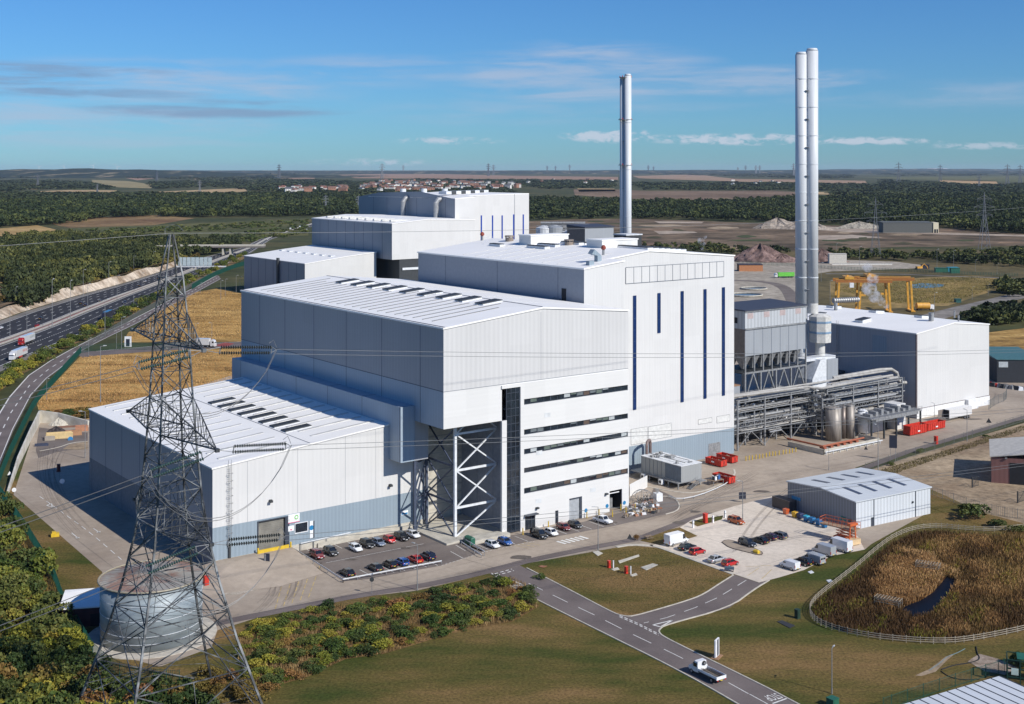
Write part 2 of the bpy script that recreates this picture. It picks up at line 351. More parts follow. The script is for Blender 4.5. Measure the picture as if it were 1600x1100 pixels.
# golden slopes beside the halls and the brown ground right of them
sheet('dry_grass', [(60,640),(57,628),(78,606),(126,556),(150,549),(240,546),(300,543),(400,540),(400,600),(142,656),(100,652)], .03, GM_gold)
sheet('dry_grass', [(192,535),(200,520),(250,486),(300,457),(345,450),(400,462),(400,534)], .03, GM_gold)
sheet('dry_grass', [(1296,440),(1400,436),(1520,430),(1590,440),(1560,452),(1480,478),(1300,486)], .03, g_mat('ochre_grass', (.14,.11,.04),(.37,.25,.10), .03, fine=.25))
sheet('dry_grass', [(1540,520),(1640,508),(1640,552),(1540,560)], .03, GM_gold)
sheet('scrub_ground', [(1145,386),(1640,392),(1640,470),(1480,500),(1140,470)], .02, g_mat('dull_scrub', (.06,.055,.025), (.17,.13,.06), .01, fine=.12))
sheet('waste_ground', [(1145,400),(1240,403),(1400,409),(1440,414),(1440,419),(1300,424),(1262,430),(1252,470),(1140,470)], .04, g_mat('pale_hardstanding', (.29,.25,.20), (.42,.37,.30), .02, fine=.15))
sheet('pond', [(1425,445),(1440,442.5),(1475,444.5),(1474,448),(1448,450.5),(1422,450)], .09, mat('pond_water', (.03,.10,.17), .08, spec=.8))
sheet('lawn', [(60,700),(10,755),(2,775),(30,825),(66,880),(92,930),(118,960),(0,1150),(-100,1300),(1300,1300),(1700,1100),(1700,800),(1450,757),(1330,735),(1600,600),(1700,620),(1700,500),(1560,560),(1300,500),(900,700),(300,760)], .012, GM_lawn)
sheet('dirt_lot', [(1345,739),(1420,714),(1600,661),(1700,640),(1700,856),(1600,832),(1530,808),(1480,790),(1452,765),(1400,757)], .03, GM_dirt)

# the concrete yard round the whole works
sheet('yard', [(21,773),(61,650),(140,655),(400,575),(800,450),(1148,436),(1300,484),(1560,560),(1660,590),(1680,632),(1600,655),(1420,703),(1336,731),(1352,742),(1452,800),(1362,850),(1351,859),(1299,869),(1256,891),(1216,903),(1186,910.5),(1146,897),(1036,857),(984,852),(826,880),(770,895),(652,923),(564,933),(400,966),(340,985),(330,1012),(250,1042),(175,1022),(150,960),(160,894)], .035, GM_conc)
# footway of darker asphalt along the front
fw = smooth(polyW([(330,976),(400,962),(480,946),(564,930),(652,917),(720,903),(770,891),(826,876),(931,854.5),(1000,842),(1040,826),(1078,812),(1106,803),(1135,806)]), 1)
o = ribbon(MB(), fw, 2.6, 0).build('footpath', GM_asph); o.location.z = .055; struct(o)
sheet('car_park', [(1020,853),(1060,826),(1082,812),(1110,803),(1148,791),(1210,775),(1250,800),(1340,838),(1351,859),(1299,869),(1256,891),(1216,903),(1186,910.5),(1146,897),(1034,857)], .06, GM_carc)
o = ribbon(MB(), polyW([(1336,737),(1420,705.5),(1510,679),(1600,652),(1650,637)]), 2.6, 0).build('footpath', GM_asph); o.location.z = .075; struct(o)
sheet('lawn', [(1030,852),(1000,845),(1046,828),(1062,824.5),(1090,838),(1056,848)], .09, GM_lawn)
sheet('lawn', [(1076,817),(1096,811),(1130,806),(1128,812),(1090,823)], .09, GM_lawn)
sheet('lawn', [(1452,764),(1480,776),(1530,800),(1600,818),(1600,838),(1500,812),(1452,792)], .06, GM_lawn)
sheet('car_park', [(462,858),(500,853),(560,842),(660,822),(712,842),(757,862),(690,884),(640,893),(576,905),(536,908.5)], .06, GM_park)
sheet('car_park', [(714,848),(790,838),(860,828),(984,798),(1010,786),(1022,762),(1052,776),(1064,792),(1056,800),(960,822),(830,846),(752,862)], .06, GM_park)
sheet('island', [(1003,759),(1064,770),(1100,768),(1134,752),(1150,741),(1148,735),(1100,716),(1000,716)], .09, GM_conc)
sheet('access_road', [(61,668),(90,672),(137,676),(137,700),(90,706),(60,716),(56,704)], .05, GM_park)

# site road, junction and kerbs
rl = smooth(polyW([(765,897),(800,918),(930,983),(1053.7,1044),(1153,1099),(1290,1180)]), 0)
rr = polyW([(815,883),(957,957.7),(986.6,964)]); 
road_px = [(765,897),(800,918),(930,983),(1053.7,1044),(1153,1100),(1300,1190),(1420,1190),(1240,1097),(1200,1075.5),(1080,1017),(1036,995),(1029,988),(1031,983),(1039,977),(1140,950),(1177,922),(1204,906),(1186,911),(1148,898.5),(1122,914),(1098,930),(1071.7,939.7),(1020,955),(986.6,964),(957,957.7),(890,922),(812,884)]
sheet('site_road', road_px, .065, GM_asph)
kb = MB()
for pl in [[(777,902),(800,918),(930,983),(1053.7,1044),(1153,1100),(1300,1190)], [(1420,1190),(1240,1097),(1200,1075.5),(1080,1017),(1036,995),(1029,988),(1031,983),(1039,977),(1140,950),(1177,922),(1202,907)],
           [(1146,899),(1122,914),(1098,930),(1071.7,939.7),(1020,955),(986.6,964),(972,962.5),(957,957.7),(890,922),(823,888)]]:
    ribbon(kb, smooth(polyW(pl), 2), .28, .0, .15)
ribbon(kb, smooth(polyW([(1020,853),(984,851.5),(963,855)]), 1), 1.1, .02, .12)
ribbon(kb, polyW([(1016,852),(1034,857),(1146,897.5)]), .9, .02, .12)
ribbon(kb, smooth(polyW([(1004,759.5),(1064,771),(1100,769),(1134,753),(1149,742),(1147,734)]), 2), .5, .02, .16)
ribbon(kb, smooth(polyW([(62,705),(90,700),(112,692),(137,690)]), 1), .3, .02, .14)
ribbon(kb, smooth(polyW([(1010,788),(1022,780),(1035,775),(1054,778),(1063,790),(1058,799),(1040,804)]), 2), .3, .02, .16)
struct(kb.build('kerb', M_kerb))
mk = MB()
zc = .075
cl = polyW([(826,912),(890,943),(930,962),(985,990),(1052,1022),(1100,1046),(1172,1086)])
dashes(mk, cl, .16, zc, 5.0, 3.4)
c2 = polyW([(1166,907),(1122,934),(1086,950),(1042,965.5),(1006,974)])
dashes(mk, c2, .16, zc, 4.0, 2.6)
for dy in (0, 2.2): dashes(mk, polyW([(968,962+dy),(1000,976+dy),(1029,991+dy)]), .22, zc, .9, .5)
def tri(a, b_, c): 
    for p, q in ((a,b_),(b_,c),(c,a)): ribbon(mk, polyW([p,q]), .3, zc)
tri((1020,977),(1051,969.5),(1032,980)); tri((797,906),(819,915),(801,915))
tri((73,790),(80,787),(82,793))
dashes(mk, polyW([(773,897),(800,889.5)]), .3, zc, .9, .6); dashes(mk, polyW([(776,899.5),(803,892)]), .3, zc, .9, .6); ribbon(mk, polyW([(768,896),(800,918)]), .18, zc)
# arrows and dashes on the concrete road behind the round tank
dashes(mk, polyW([(62,776),(96,800),(132,826),(152,842),(190,875)]), .18, .07, 3.2, 2.4)
for (a, b_) in [((123,842),(112,833)), ((146,826),(156,833))]:
    A, B_ = polyW([a, b_]); ribbon(mk, [A, B_], .2, .072); d = (A-B_).normalized()*1.1 if a[0] < 130 else (B_-A).normalized()*1.1
    tip = A if a[0] < 130 else B_; n_ = Vector((-d.y, d.x))*.5; mk.face([(tip.x,tip.y,.072),(tip.x-d.x+n_.x,tip.y-d.y+n_.y,.072),(tip.x-d.x-n_.x,tip.y-d.y-n_.y,.072)])
# give-way bars, parking bays, crossing
for px in [((462,858),(505,880)),((712,842),(757,862))]: pass
def bays(a, b_, n, L_, dirv, z=.072):
    A, B_ = polyW([a, b_]); dv = Vector(dirv)*L_
    for i in range(n+1): p = A.lerp(B_, i/n); ribbon(mk, [p, p+dv], .12, z)
V_ = (-UY, UX); U_ = (UX, UY); nV = (UY, -UX)
bays((474,856),(655,822), 9, 5.4, nV); 
ribbon(mk, polyW([(509,880),(662,850)]), .12, .072)
bays((545,906),(684,884), 8, 5.0, V_)
bays((742,850),(940,812), 10, 5.2, nV)
ribbon(mk, polyW([(712,852),(727,861)]), .14, .072); ribbon(mk, polyW([(704,862),(724,873)]), .14, .072)
for i in range(6): ribbon(mk, polyW([(870+i*7,846-i*1.6),(884+i*7,850-i*1.6)]), .7, .06)
dashes(mk, polyW([(690,884),(757,863),(835,846)]), .15, .07, .6, .5)
struct(mk.build('road_marking', M_line))
yk = MB()
for i in range(9):
    a, c = (400+i*13, 955-i*4.5), (442+i*14, 893-i*4.0)
    if i < 5: dashes(yk, polyW([(a[0]+30,a[1]-3),(c[0]+4,c[1]+2)]), .14, .06, 2.5, .9)
for i in range(3): ribbon(yk, polyW([(800+i*9,852-i*2.2),(826+i*9,857-i*2.4)]), .1, .07)
dashes(yk, polyW([(1165,886),(1205,884)]), .12, .08, 3, .3); ribbon(yk, polyW([(1168,900),(1186,888)]), .12, .08); ribbon(yk, polyW([(1190,905),(1206,890)]), .12, .08)
struct(yk.build('yellow_marking', M_yline))
# STOP painted on the lane (letters read by a driver heading away down the lane)
tm = text_mesh('STOP', 1.0); tm.materials.clear(); tm.materials.append(M_line)
o = bpy.data.objects.new('stop_marking', tm); sc.collection.objects.link(o)
X_, Y_, _ = G(1207, 1089.5); o.location = (X_, Y_, .076); rd = (polyW([(1053.7,1044),(1153,1100)])); rd = (rd[1]-rd[0]).normalized()
o.rotation_euler = (0, 0, math.atan2(rd.y, rd.x)-math.pi/2); o.scale = (1.15, 3.0, 1); struct(o)
o = ribbon(ribbon(MB(), polyW([(1207,1100),(1232,1091)]), .3, 0), polyW([(1171,1085),(1200,1101)]), .16, 0).build('stop_line', M_line); o.location.z = .077; struct(o)
# concrete bay joints in the yard
jt = MB()
for px in [[(660,822),(757,862)],[(560,905),(640,930)],[(720,872),(780,890)],[(400,960),(1060,800)],[(1000,830),(1240,760)],[(1060,826),(1186,868),(1290,868)],[(1110,803),(1260,848)],[(1148,791),(1330,846)],[(1100,880),(1230,830)],[(1150,897),(1300,850)],[(25,770),(200,905)],[(900,840),(930,850)],[(40,700),(120,740)],[(1150,745),(1340,712)],[(1340,712),(1600,648)]]:
    ribbon(jt, polyW(px), .07, .066)
struct(jt.build('concrete_joint', mat('joint_filler', (.19,.17,.14), .9)))
# patches of repair, stains
st = MB()
for (px, py, rx, ry) in [(813,871,3,.8),(957,817,1.2,.5),(1061,817,1.6,.6),(1086,800,1.5,.5),(1190,768,2.5,.6),(1262,702,1.6,.6),(1520,655,4,.6),(470,866,1.2,.5),(549,875,1.5,.4),(634,857,1.4,.4),(240,900,2,.6)]:
    X_, Y_, _ = G(px, py); st.face([(X_+rx*math.cos(a)*random.uniform(.7,1.1), Y_+ry*2*math.sin(a)*random.uniform(.7,1.1), .08) for a in [i*math.pi/5 for i in range(10)]])
struct(st.build('ground_stain', mat('oil_and_tar', (.11,.09,.075), .8, nscale=1, var=.3)))

rt = random.Random(77); tm_ = MB()
for (a, c, e) in [((1000,815),(1120,775),(1250,745)),((1160,780),(1090,790),(1060,812)),((1180,740),(1130,770),(1050,815)),((1200,745),(1300,735),(1420,705)),((1060,825),(900,862),(700,905)),((700,915),(560,950),(420,962)),((440,880),(470,910),(440,945)),((420,885),(440,920),(400,950)),((100,800),(60,750),(90,705)),((120,830),(50,760),(70,700)),((1240,760),(1180,800),(1150,860)),((1300,840),(1200,830),(1130,845)),((1010,745),(1090,785),(1180,755))]:
    A_, C_, E_ = polyW([a, c, e])
    for q in range(4):
        o3 = Vector((rt.uniform(-1.2,1.2), rt.uniform(-2.5,2.5))); pts = [(A_.lerp(C_,t/14)).lerp(C_.lerp(E_,t/14),t/14)+o3 for t in range(15)]
        ribbon(tm_, pts, .22, .092); ribbon(tm_, [p+Vector((.9,1.5)) for p in pts], .22, .092)
struct(tm_.build('tyre_mark', mat('tyre_mark_film', (.17,.14,.12), .9, alpha=.16)))
# service road on the left
sl_ = polyW([(-60,760),(-20,675),(14.6,619),(45,585.5),(79,563),(112,545),(133,534.5),(165,519),(200,503),(240,482),(280,461),(310,446),(340,429)])
sr_ = polyW([(-40,900),(-5,740),(20,675),(48,620),(72,593),(101,571),(125,550),(150,536.5),(175,524),(207,509),(247,488),(287,467.5),(345,436)])
b = MB()
for i in range(len(sl_)-1): b.face([(sr_[i].x,sr_[i].y,0),(sr_[i+1].x,sr_[i+1].y,0),(sl_[i+1].x,sl_[i+1].y,0),(sl_[i].x,sl_[i].y,0)])
o = b.build('service_road', GM_asph); o.location.z = .05; struct(o)
sheet('entrance_road', [(120,553),(126,547),(150,549),(240,541),(300,538),(410,533),(410,540),(300,545.5),(240,549),(150,556),(128,559)], .055, GM_asph)
sheet('red_surface', [(336,540),(352,535),(366,537),(352,543)], .066, M_redm)
b = MB(); mid = [a.lerp(c, .5) for a, c in zip(sl_, sr_)]; dashes(b, mid, .35, .07, 6, 7)
ribbon(b, [a.lerp(c, .93) for a, c in zip(sl_, sr_)], .25, .07); ribbon(b, [a.lerp(c, .04) for a, c in zip(sl_, sr_)], .45, .07)
ribbon(b, polyW([(150,549),(240,541),(300,538),(400,533)]), .4, .07)
struct(b.build('road_marking', M_line))
# ---------------- motorway
nE = [(-80,622),(0,577),(60,552),(144,517.5),(163,509),(230,476),(280,449),(330,424),(382,401),(423,374),(479,356),(530,343)]
fE = [(-80,530),(0,504),(43,488),(120,464),(200,442),(244,428),(320,402),(382,386),(412,371),(476,348.5),(530,335)]
nP = polyW(nE); fP = polyW(fE)
def xat(P, Y):
    for a, c in zip(P, P[1:]):
        if a.y <= Y <= c.y: return a.x + (c.x-a.x)*(Y-a.y)/(c.y-a.y)
    return P[0].x if Y < P[0].y else P[-1].x
YS = list(range(460, 1960, 30))
def mw(t): return [Vector((xat(nP, Y)*(1-t)+xat(fP, Y)*t - (0 if Y < 1500 else 0), Y)) for Y in YS]
def mwp(t, Y): return xat(nP, Y)*(1-t)+xat(fP, Y)*t
def band(t0, t1, m, name, z):
    A, B_ = mw(t0), mw(t1); b = MB()
    for i in range(len(A)-1): b.face([(A[i].x,A[i].y,0),(A[i+1].x,A[i+1].y,0),(B_[i+1].x,B_[i+1].y,0),(B_[i].x,B_[i].y,0)])
    o = b.build(name, m); o.location.z = z; return struct(o)
band(-.03, 1.04, GM_mgrey, 'motorway_verge', .042)
band(.045, .43, GM_mway, 'motorway', .08); band(.56, .95, GM_mway, 'motorway', .08)
band(.47, .505, M_redm, 'red_surface', .10)
b = MB()
for t in (.055, .415, .575, .938): ribbon(b, mw(t), .4, .12)
for t in (.145, .325, .665, .755, .845): dashes(b, mw(t), .35, .12, 6, 9)
dashes(b, mw(.235), .4, .12, 1.6, 1.6)
struct(b.build('lane_marking', M_line))
b = MB(); ribbon(b, mw(.455), .35, .1, .9); ribbon(b, mw(.53), .35, .1, .9); 
tag(b.build('safety_barrier', mat('barrier_concrete', (.40,.38,.35), .8)), 'pale concrete barriers along the middle of the motorway', 'barrier')
# white chalk cutting on the far side
A, B_ = mw(1.06), mw(1.16); b = MB()
for i in range(3, 21):
    h1 = random.uniform(2.5,6); h0_ = h2_ if i > 3 else 4; h2_ = h1; 
    b.face([(A[i].x,A[i].y,.1),(A[i+1].x,A[i+1].y,.1),(B_[i+1].x,B_[i+1].y,h1),(B_[i].x,B_[i].y,h0_)])
o = b.build('cutting', g_mat('chalk_cutting', (.24,.17,.11), (.56,.47,.37), .07, fine=.3, ramp=(.35,.6))); struct(o)
A, B_ = mw(1.16), mw(1.32); b = MB()
for i in range(3, 21): b.face([(A[i].x,A[i].y,5+i*.03),(A[i+1].x,A[i+1].y,5+i*.03),(B_[i+1].x,B_[i+1].y,4),(B_[i].x,B_[i].y,4)])
struct(b.build('embankment', g_mat('bare_bank', (.13,.085,.045), (.30,.20,.11), .03, fine=.2)))
# low hills on the horizon
b = MB(); n_ = 70
for (x0, x1, Y, hh, cc) in [(-15000, -1500, 14000, 100, 0), (-15500, 17000, 24000, 68, 0), (2500, 26000, 34000, 95, 0)]:
    r0 = []; r1 = []; r2 = []
    for i in range(n_+1):
        x = x0+(x1-x0)*i/n_; e = min(1, 4*min(i, n_-i)/n_); z_ = hh*e*(.82+.14*math.sin(i*.23+Y)+.06*math.sin(i*1.7))
        r0.append((x, Y-2500, -1)); r1.append((x, Y, z_)); r2.append((x, Y+2500, -1))
    for r, s in ((r0, r1), (r1, r2)):
        for i in range(n_): b.face([r[i], r[i+1], s[i+1], s[i]])
struct(b.build('hills', g_mat('wooded_hill', (.010,.020,.010), (.26,.20,.12), 1.0, (.018,.030,.013), fine=.004, ramp=(.50,.64), sc_=(.0045,.0012,.001))))
# ================================================================ BUILDINGS OF THE WORKS
def quadwall(mb, a, b_, z0, z1a, z1b, mi=0):
    mb.face([(a[0],a[1],z0),(b_[0],b_[1],z0),(b_[0],b_[1],z1b),(a[0],a[1],z1a)], mi)
def shell(mb, u0, u1, v0, v1, z0, eave0, eave1, ridge=None, mi=(0,0), t=.0):
    """walls of a hall in plant coordinates; ridge=(u,z): gable on the v faces. mi=(south/north, west/east)"""
    S = [(u0,v0,z0),(u1,v0,z0),(u1,v0,eave1)] + ([(ridge[0],v0,ridge[1])] if ridge else []) + [(u0,v0,eave0)]
    mb.face(S, mi[0]); mb.face([(p[0],v1,p[2]) for p in S[::-1]], mi[0])
    mb.face([(u0,v1,z0),(u0,v0,z0),(u0,v0,eave0),(u0,v1,eave0)], mi[1]); mb.face([(u1,v0,z0),(u1,v1,z0),(u1,v1,eave1),(u1,v0,eave1)], mi[1])
    return mb
def roofplate(mb, prof, v0, v1, th=.35, ov=.25, mi=0):
    """prof: list of (u,z) across; a sheet th thick that oversails by ov"""
    prof = [(prof[0][0]-ov, prof[0][1])] + list(prof[1:-1]) + [(prof[-1][0]+ov, prof[-1][1])]
    A = [(u, v0-ov, z+.02) for u, z in prof] + [(u, v0-ov, z+th) for u, z in prof[::-1]]
    B = [(p[0], v1+ov, p[2]) for p in A]; return mb.loft([A, B], mi)
def seams_u(mb, us, v, z0, z1, w_=.10, mi=0, d=.03):
    for u in us: mb.bx(u-w_/2, u+w_/2, v-d, v, z0, z1 if not callable(z1) else z1(u), mi)
def seams_v(mb, vs, u, z0, z1, w_=.12, mi=0, d=.03):
    for v in vs: mb.bx(u-d, u, v-w_/2, v+w_/2, z0, z1, mi)
def ventbox(mb, u, v, z, lu, lv, h=.7, mi=0, mt=1, sl=0):
    """roof smoke vent: kerb box with a dark louvred top. sl: roof slope dz/du"""
    mb.loft([[(u,v,z),(u+lu,v,z+sl*lu),(u+lu,v+lv,z+sl*lu),(u,v+lv,z)], [(u,v,z+h),(u+lu,v,z+sl*lu+h),(u+lu,v+lv,z+sl*lu+h),(u,v+lv,z+h)]], mi)
    mb.loft([[(u-.1,v+.1,z+h),(u+lu+.1,v+.1,z+sl*lu+h),(u+lu+.1,v+lv+.1,z+sl*lu+h),(u-.1,v+lv+.1,z+h)], [(u-.05,v+.15,z+h+.22),(u+lu+.05,v+.15,z+sl*lu+h+.22),(u+lu+.05,v+lv,z+sl*lu+h+.22),(u-.05,v+lv,z+h+.22)]], mt)
def plant(name, label, cat, u, v): return thing(name, label, cat, W(u, v), TH)

# ---- low hall (A), front left
AU, AV, AL = -47.3, 17.4, 81.0; AE, AW = 21.1, 54.5; AB = 1.6
t = plant('low_waste_hall', 'low white hall with a grey-blue base band and roller door, standing behind the lattice pylon', 'industrial hall', AU, AV)
of = (AU, AV, 0); sl4 = (25.4-21.1)/47.1
b = MB(); zt = lambda u: AE+(u-AU)*sl4
bd = 8.6
u1 = AU+AW; dz = 8.4
us = AU+47.1
# front face: upper white, lower band with the door and windows cut round
b.face([(AU,AV,bd),(us,AV,bd),(us,AV,zt(us)),(AU,AV,AE)], 0); b.face([(us,AV,bd),(u1,AV,bd),(u1,AV,zt(u1)),(us,AV,zt(us))], 0)
d0 = u_at(403, AV); d1 = u_at(446, AV); 
for (a, c, z0, z1) in [(AU,d0,AB,bd),(d0,d1,AB+6.5,bd),(d1,u1,AB,bd)]: b.face([(a,AV,z0),(c,AV,z0),(c,AV,z1),(a,AV,z1)], 1)
b.face([(AU,AV+AL,bd),(AU,AV,bd),(AU,AV,AE),(AU,AV+AL,AE)], 2); b.face([(AU,AV+AL,0),(AU,AV,0),(AU,AV,bd),(AU,AV+AL,bd)], 3); b.bx(AU,u1,AV-.12,AV,0,AB,5)
b.face([(u1,AV+AL,0),(AU,AV+AL,0),(AU,AV+AL,AE),(u1,AV+AL,zt(u1))], 2)
b.face([(u1,AV,0),(u1,AV+3,0),(u1,AV+3,zt(u1)),(u1,AV,zt(u1))], 0)
seams_u(b, [AU+8, AU+20, AU+32, AU+40], AV, bd, lambda u: zt(u)-.1, .05, 4, .012); seams_v(b, [AV+6.2,AV+18.7,AV+31,AV+43.5,AV+56,AV+68,AV+79], AU, 0, AE-.05, .14, 4)
b.build('wall', [M_lgrey, M_blue, M_wup, mat('west_band_shaded_cladding', (.17,.18,.20), .6), M_seam, M_conc], t, off=of)  # west band: darker copy of the base band, shade painted in
b = MB(); roofplate(b, [(AU,AE),(AU+23,zt(AU+23)+.1),(u1,zt(u1))], AV, AV+AL, .35)
b.bx(AU+22.95, AU+23.05, AV, AV+AL, zt(AU+23)+.45, zt(AU+23)+.52, 1)
for k in range(13):
    v = AV+5+k*6.1
    for (a, c) in ((AU+3.5, AU+20), (AU+26, AU+42.5)):
        z0 = zt(a)+.35+.1; z1 = zt(c)+.35+.1; b.loft([[(a,v,z0-.1),(c,v,z1-.1),(c,v+.9,z1-.1),(a,v+.9,z0-.1)],[(a,v,z0+.08),(c,v,z1+.08),(c,v+.9,z1+.08),(a,v+.9,z0+.08)]], 2)
b.build('roof', [M_roof, M_seam, M_strip], t, off=of)
for k in range(8):
    b = MB(); ventbox(b, AU+23.6, AV+13.0+k*6.1, zt(AU+23.6)+.4, 6.6, 2.6, .18, 0, 1, sl4); b.build('roof_vent', [M_trim, M_dsteel], t, off=of)
b = MB(); b.bx(d0+.1, d1-.1, AV+.5, AV+.6, AB, AB+6.5, 0)
for k in range(16): b.bx(d0+.1, d1-.1, AV+.45, AV+.5, AB+.2+k*.4, AB+.42+k*.4, 0)
rd_ = b.build('roller_door', mat('rusty_grey_shutter', (.20,.19,.165), .6, var=.2, nscale=.6), t, off=of)
b = MB(); b.bx(d0-.2,d0+.1,AV-.1,AV+.7,AB,AB+6.7); b.bx(d1-.1,d1+.9,AV-.1,AV+.7,AB,AB+6.7); b.bx(d0+.1,d1-.1,AV-.1,AV+.7,AB+6.5,AB+6.7); f = b.build('door_frame', M_frame, rd_, off=of)
b = MB(); b.bx(d0-.5,d1+.3,AV-1.2,AV-.9,AB,AB+.7); b.bx(d1+.6,d1+.9,AV-1.2,AV-.9,0,AB+1.2); b.bx(d0-.6,d0-.3,AV-1.2,AV-.9,0,AB+1.2); b.build('door_kerb', M_yellow, t, off=of)
w0 = u_at(461, AV); w1 = u_at(480, AV)
b = MB(); b.bx(w0, w1, AV-.06, AV+.1, AB+2.6, AB+4.6, 0); f = b.build('window', M_glass, t, off=of); b = MB(); b.bx(w0-.15,w1+.15,AV-.12,AV-.02,AB+2.4,AB+2.6); b.bx(w0-.15,w1+.15,AV-.12,AV-.02,AB+4.6,AB+4.75); b.bx(w0-.15,w0,AV-.12,AV-.02,AB+2.6,AB+4.6); b.bx(w1,w1+.15,AV-.12,AV-.02,AB+2.6,AB+4.6); b.build('window_frame', M_wsteel, f, off=of)
w0 = u_at(484, AV); w1 = u_at(491, AV); b = MB(); b.bx(w0, w1, AV-.08, AV+.1, AB+.8, AB+4.6, 0); b.bx(w1-.3, w1, AV-.12, AV-.08, AB+.8, AB+4.6, 1)
f = b.build('door', [M_wpaint, M_frame], t, off=of); b = MB(); b.tube(((w0+w1)/2-.15,AV-.08,AB+3.1),((w0+w1)/2-.15,AV-.11,AB+3.1),.55,14); b.build('door_roundel', mat('blue_sign', (.02,.20,.42), .5), f, off=of)
w0 = u_at(450, AV); b = MB(); b.bx(w0, w0+2.8, AV-.1, AV-.02, AB+5.0, AB+6.9, 0); b.bx(w0, w0+2.8, AV-.12, AV-.1, AB+5.0, AB+5.15, 1); b.tube((w0+2,AV-.1,AB+6.1),(w0+2,AV-.13,AB+6.1),.5,12,2); b.tube((w0+2,AV-.11,AB+6.1),(w0+2,AV-.14,AB+6.1),.28,12,0); b.bx(w0, w0+1.4, AV-.1, AV-.02, AB+3.2, AB+4.4, 0); b.bx(w0+.5, w0+.9, AV-.12, AV-.1, AB+3.4, AB+3.7, 1)
b.build('wall_sign', [M_wpaint, mat('pink_sign', (.6,.10,.2), .5), mat('green_sign', (.2,.5,.12), .5)], t, off=of)
for px, z in ((422,12.2),(609,11.0)):
    u = u_at(px, AV); b = MB(); b.bx(u-.3, u+.3, AV-.6, AV, z, z+.4); b.bx(u-.45,u+.25,AV-1.0,AV-.6,z-.1,z+.35); b.build('floodlight', M_dsteel, t, off=of)
u = u_at(632, AV); b = MB(); b.bx(u-1, u+.9, AV-.1, AV-.02, AB+1.9, AB+2.9, 0); b.bx(u-.9, u+.8, AV-.12, AV-.1, AB+2.0, AB+2.4, 1); b.build('wall_sign', [M_wpaint, mat('blue_sign', (.02,.20,.42))], t, off=of)
b = MB(); b.bx(u_at(495,AV), us+4, AV-.6, AV-.02, 0, 1.0); b.build('plinth', M_conc, t, off=of)
b = MB(); P = [(d0-9,AV-.13,AB),(d1+1,AV-.13,AB),(d1+1,AV-2,AB),(d0-7,AV-3,AB),(d1+.4,AV-17,.08),(d0-4,AV-19,.08),(d0-22,AV-14,.07),(d0-24,AV-.13,.07),(d1+.4,AV-17,0),(d1+1,AV-.13,0)]
b.face([P[3],P[2],P[1],P[0]]); b.face([P[5],P[4],P[2],P[3]]); b.face([P[6],P[5],P[3]]); b.face([P[7],P[6],P[3],P[0]]); b.face([P[4],P[8],P[9],P[1],P[2]]); b.build('door_ramp', GM_conc, t, off=of)
uu = u_at(358, AV)   # caged ladder and mast by the corner
b = MB(); b.bx(uu-.25,uu+.25,AV-.35,AV-.05,0,4.4,1)
for s in (-.35,.35): b.tube((uu+s,AV-.5,4),(uu+s,AV-.5,zt(uu)+1.2),.05,4)
for k in range(40): b.tube((uu-.35,AV-.5,4.2+k*.43),(uu+.35,AV-.5,4.2+k*.43),.035,4)
for k in range(10):
    z = 5.5+k*1.6; b.path([(uu-.35,AV-.5,z),(uu-.5,AV-1.0,z),(uu,AV-1.25,z),(uu+.5,AV-1.0,z),(uu+.35,AV-.5,z)], .04, 4)
b.build('ladder', [M_steel, M_dsteel], t, off=of)

M_shaded_steel = mat('shade_coloured_steel', (.055,.07,.11), .5)  # second bay frame: shade under the overhang painted into the steel colour
# ---- tall cantilevered hall (C)
CL, CW = 107.5, 55.4
t = plant('tall_waste_hall', 'tall white hall with nine dark roof vents, overhanging an open bay on steel bracing', 'industrial hall', 0, 0)
RZ = 51.8; RUu = 28.2
b = MB(); zb = 26.6; zm = 35.0; zg = 49.0
b.face([(0,0,zm),(CW,0,zm),(CW,0,49.3),(RUu,0,RZ),(0,0,zg)], 0)
b.face([(0,0,zb),(16.2,0,zb),(16.2,0,zm),(0,0,zm)], 1); b.face([(16.2,0,34.7),(CW,0,34.7),(CW,0,zm),(16.2,0,zm)], 1)
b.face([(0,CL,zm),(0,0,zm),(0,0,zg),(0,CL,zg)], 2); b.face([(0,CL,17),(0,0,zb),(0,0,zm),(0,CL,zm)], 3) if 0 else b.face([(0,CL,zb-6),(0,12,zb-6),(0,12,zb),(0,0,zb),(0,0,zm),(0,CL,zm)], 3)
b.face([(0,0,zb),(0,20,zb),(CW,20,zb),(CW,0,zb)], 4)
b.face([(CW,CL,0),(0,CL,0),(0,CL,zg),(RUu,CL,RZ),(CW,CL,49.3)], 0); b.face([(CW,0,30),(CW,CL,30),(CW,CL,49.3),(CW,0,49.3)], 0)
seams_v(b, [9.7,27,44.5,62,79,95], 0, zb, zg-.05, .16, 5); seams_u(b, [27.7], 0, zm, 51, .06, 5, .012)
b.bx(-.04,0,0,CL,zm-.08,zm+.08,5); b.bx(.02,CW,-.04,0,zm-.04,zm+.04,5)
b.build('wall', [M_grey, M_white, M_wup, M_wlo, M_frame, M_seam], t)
b = MB(); roofplate(b, [(0,zg),(RUu,RZ),(CW,49.3)], 0, CL, .4); sl1 = (RZ-zg)/RUu
b.loft([[(RUu-.1,0,RZ+.4),(RUu+.1,0,RZ+.4),(RUu+.1,CL,RZ+.4),(RUu-.1,CL,RZ+.4)],[(RUu-.1,0,RZ+.5),(RUu+.1,0,RZ+.5),(RUu+.1,CL,RZ+.5),(RUu-.1,CL,RZ+.5)]], 1)
b.bx(.2,.5,0,CL,zg+.3,zg+.55,1)
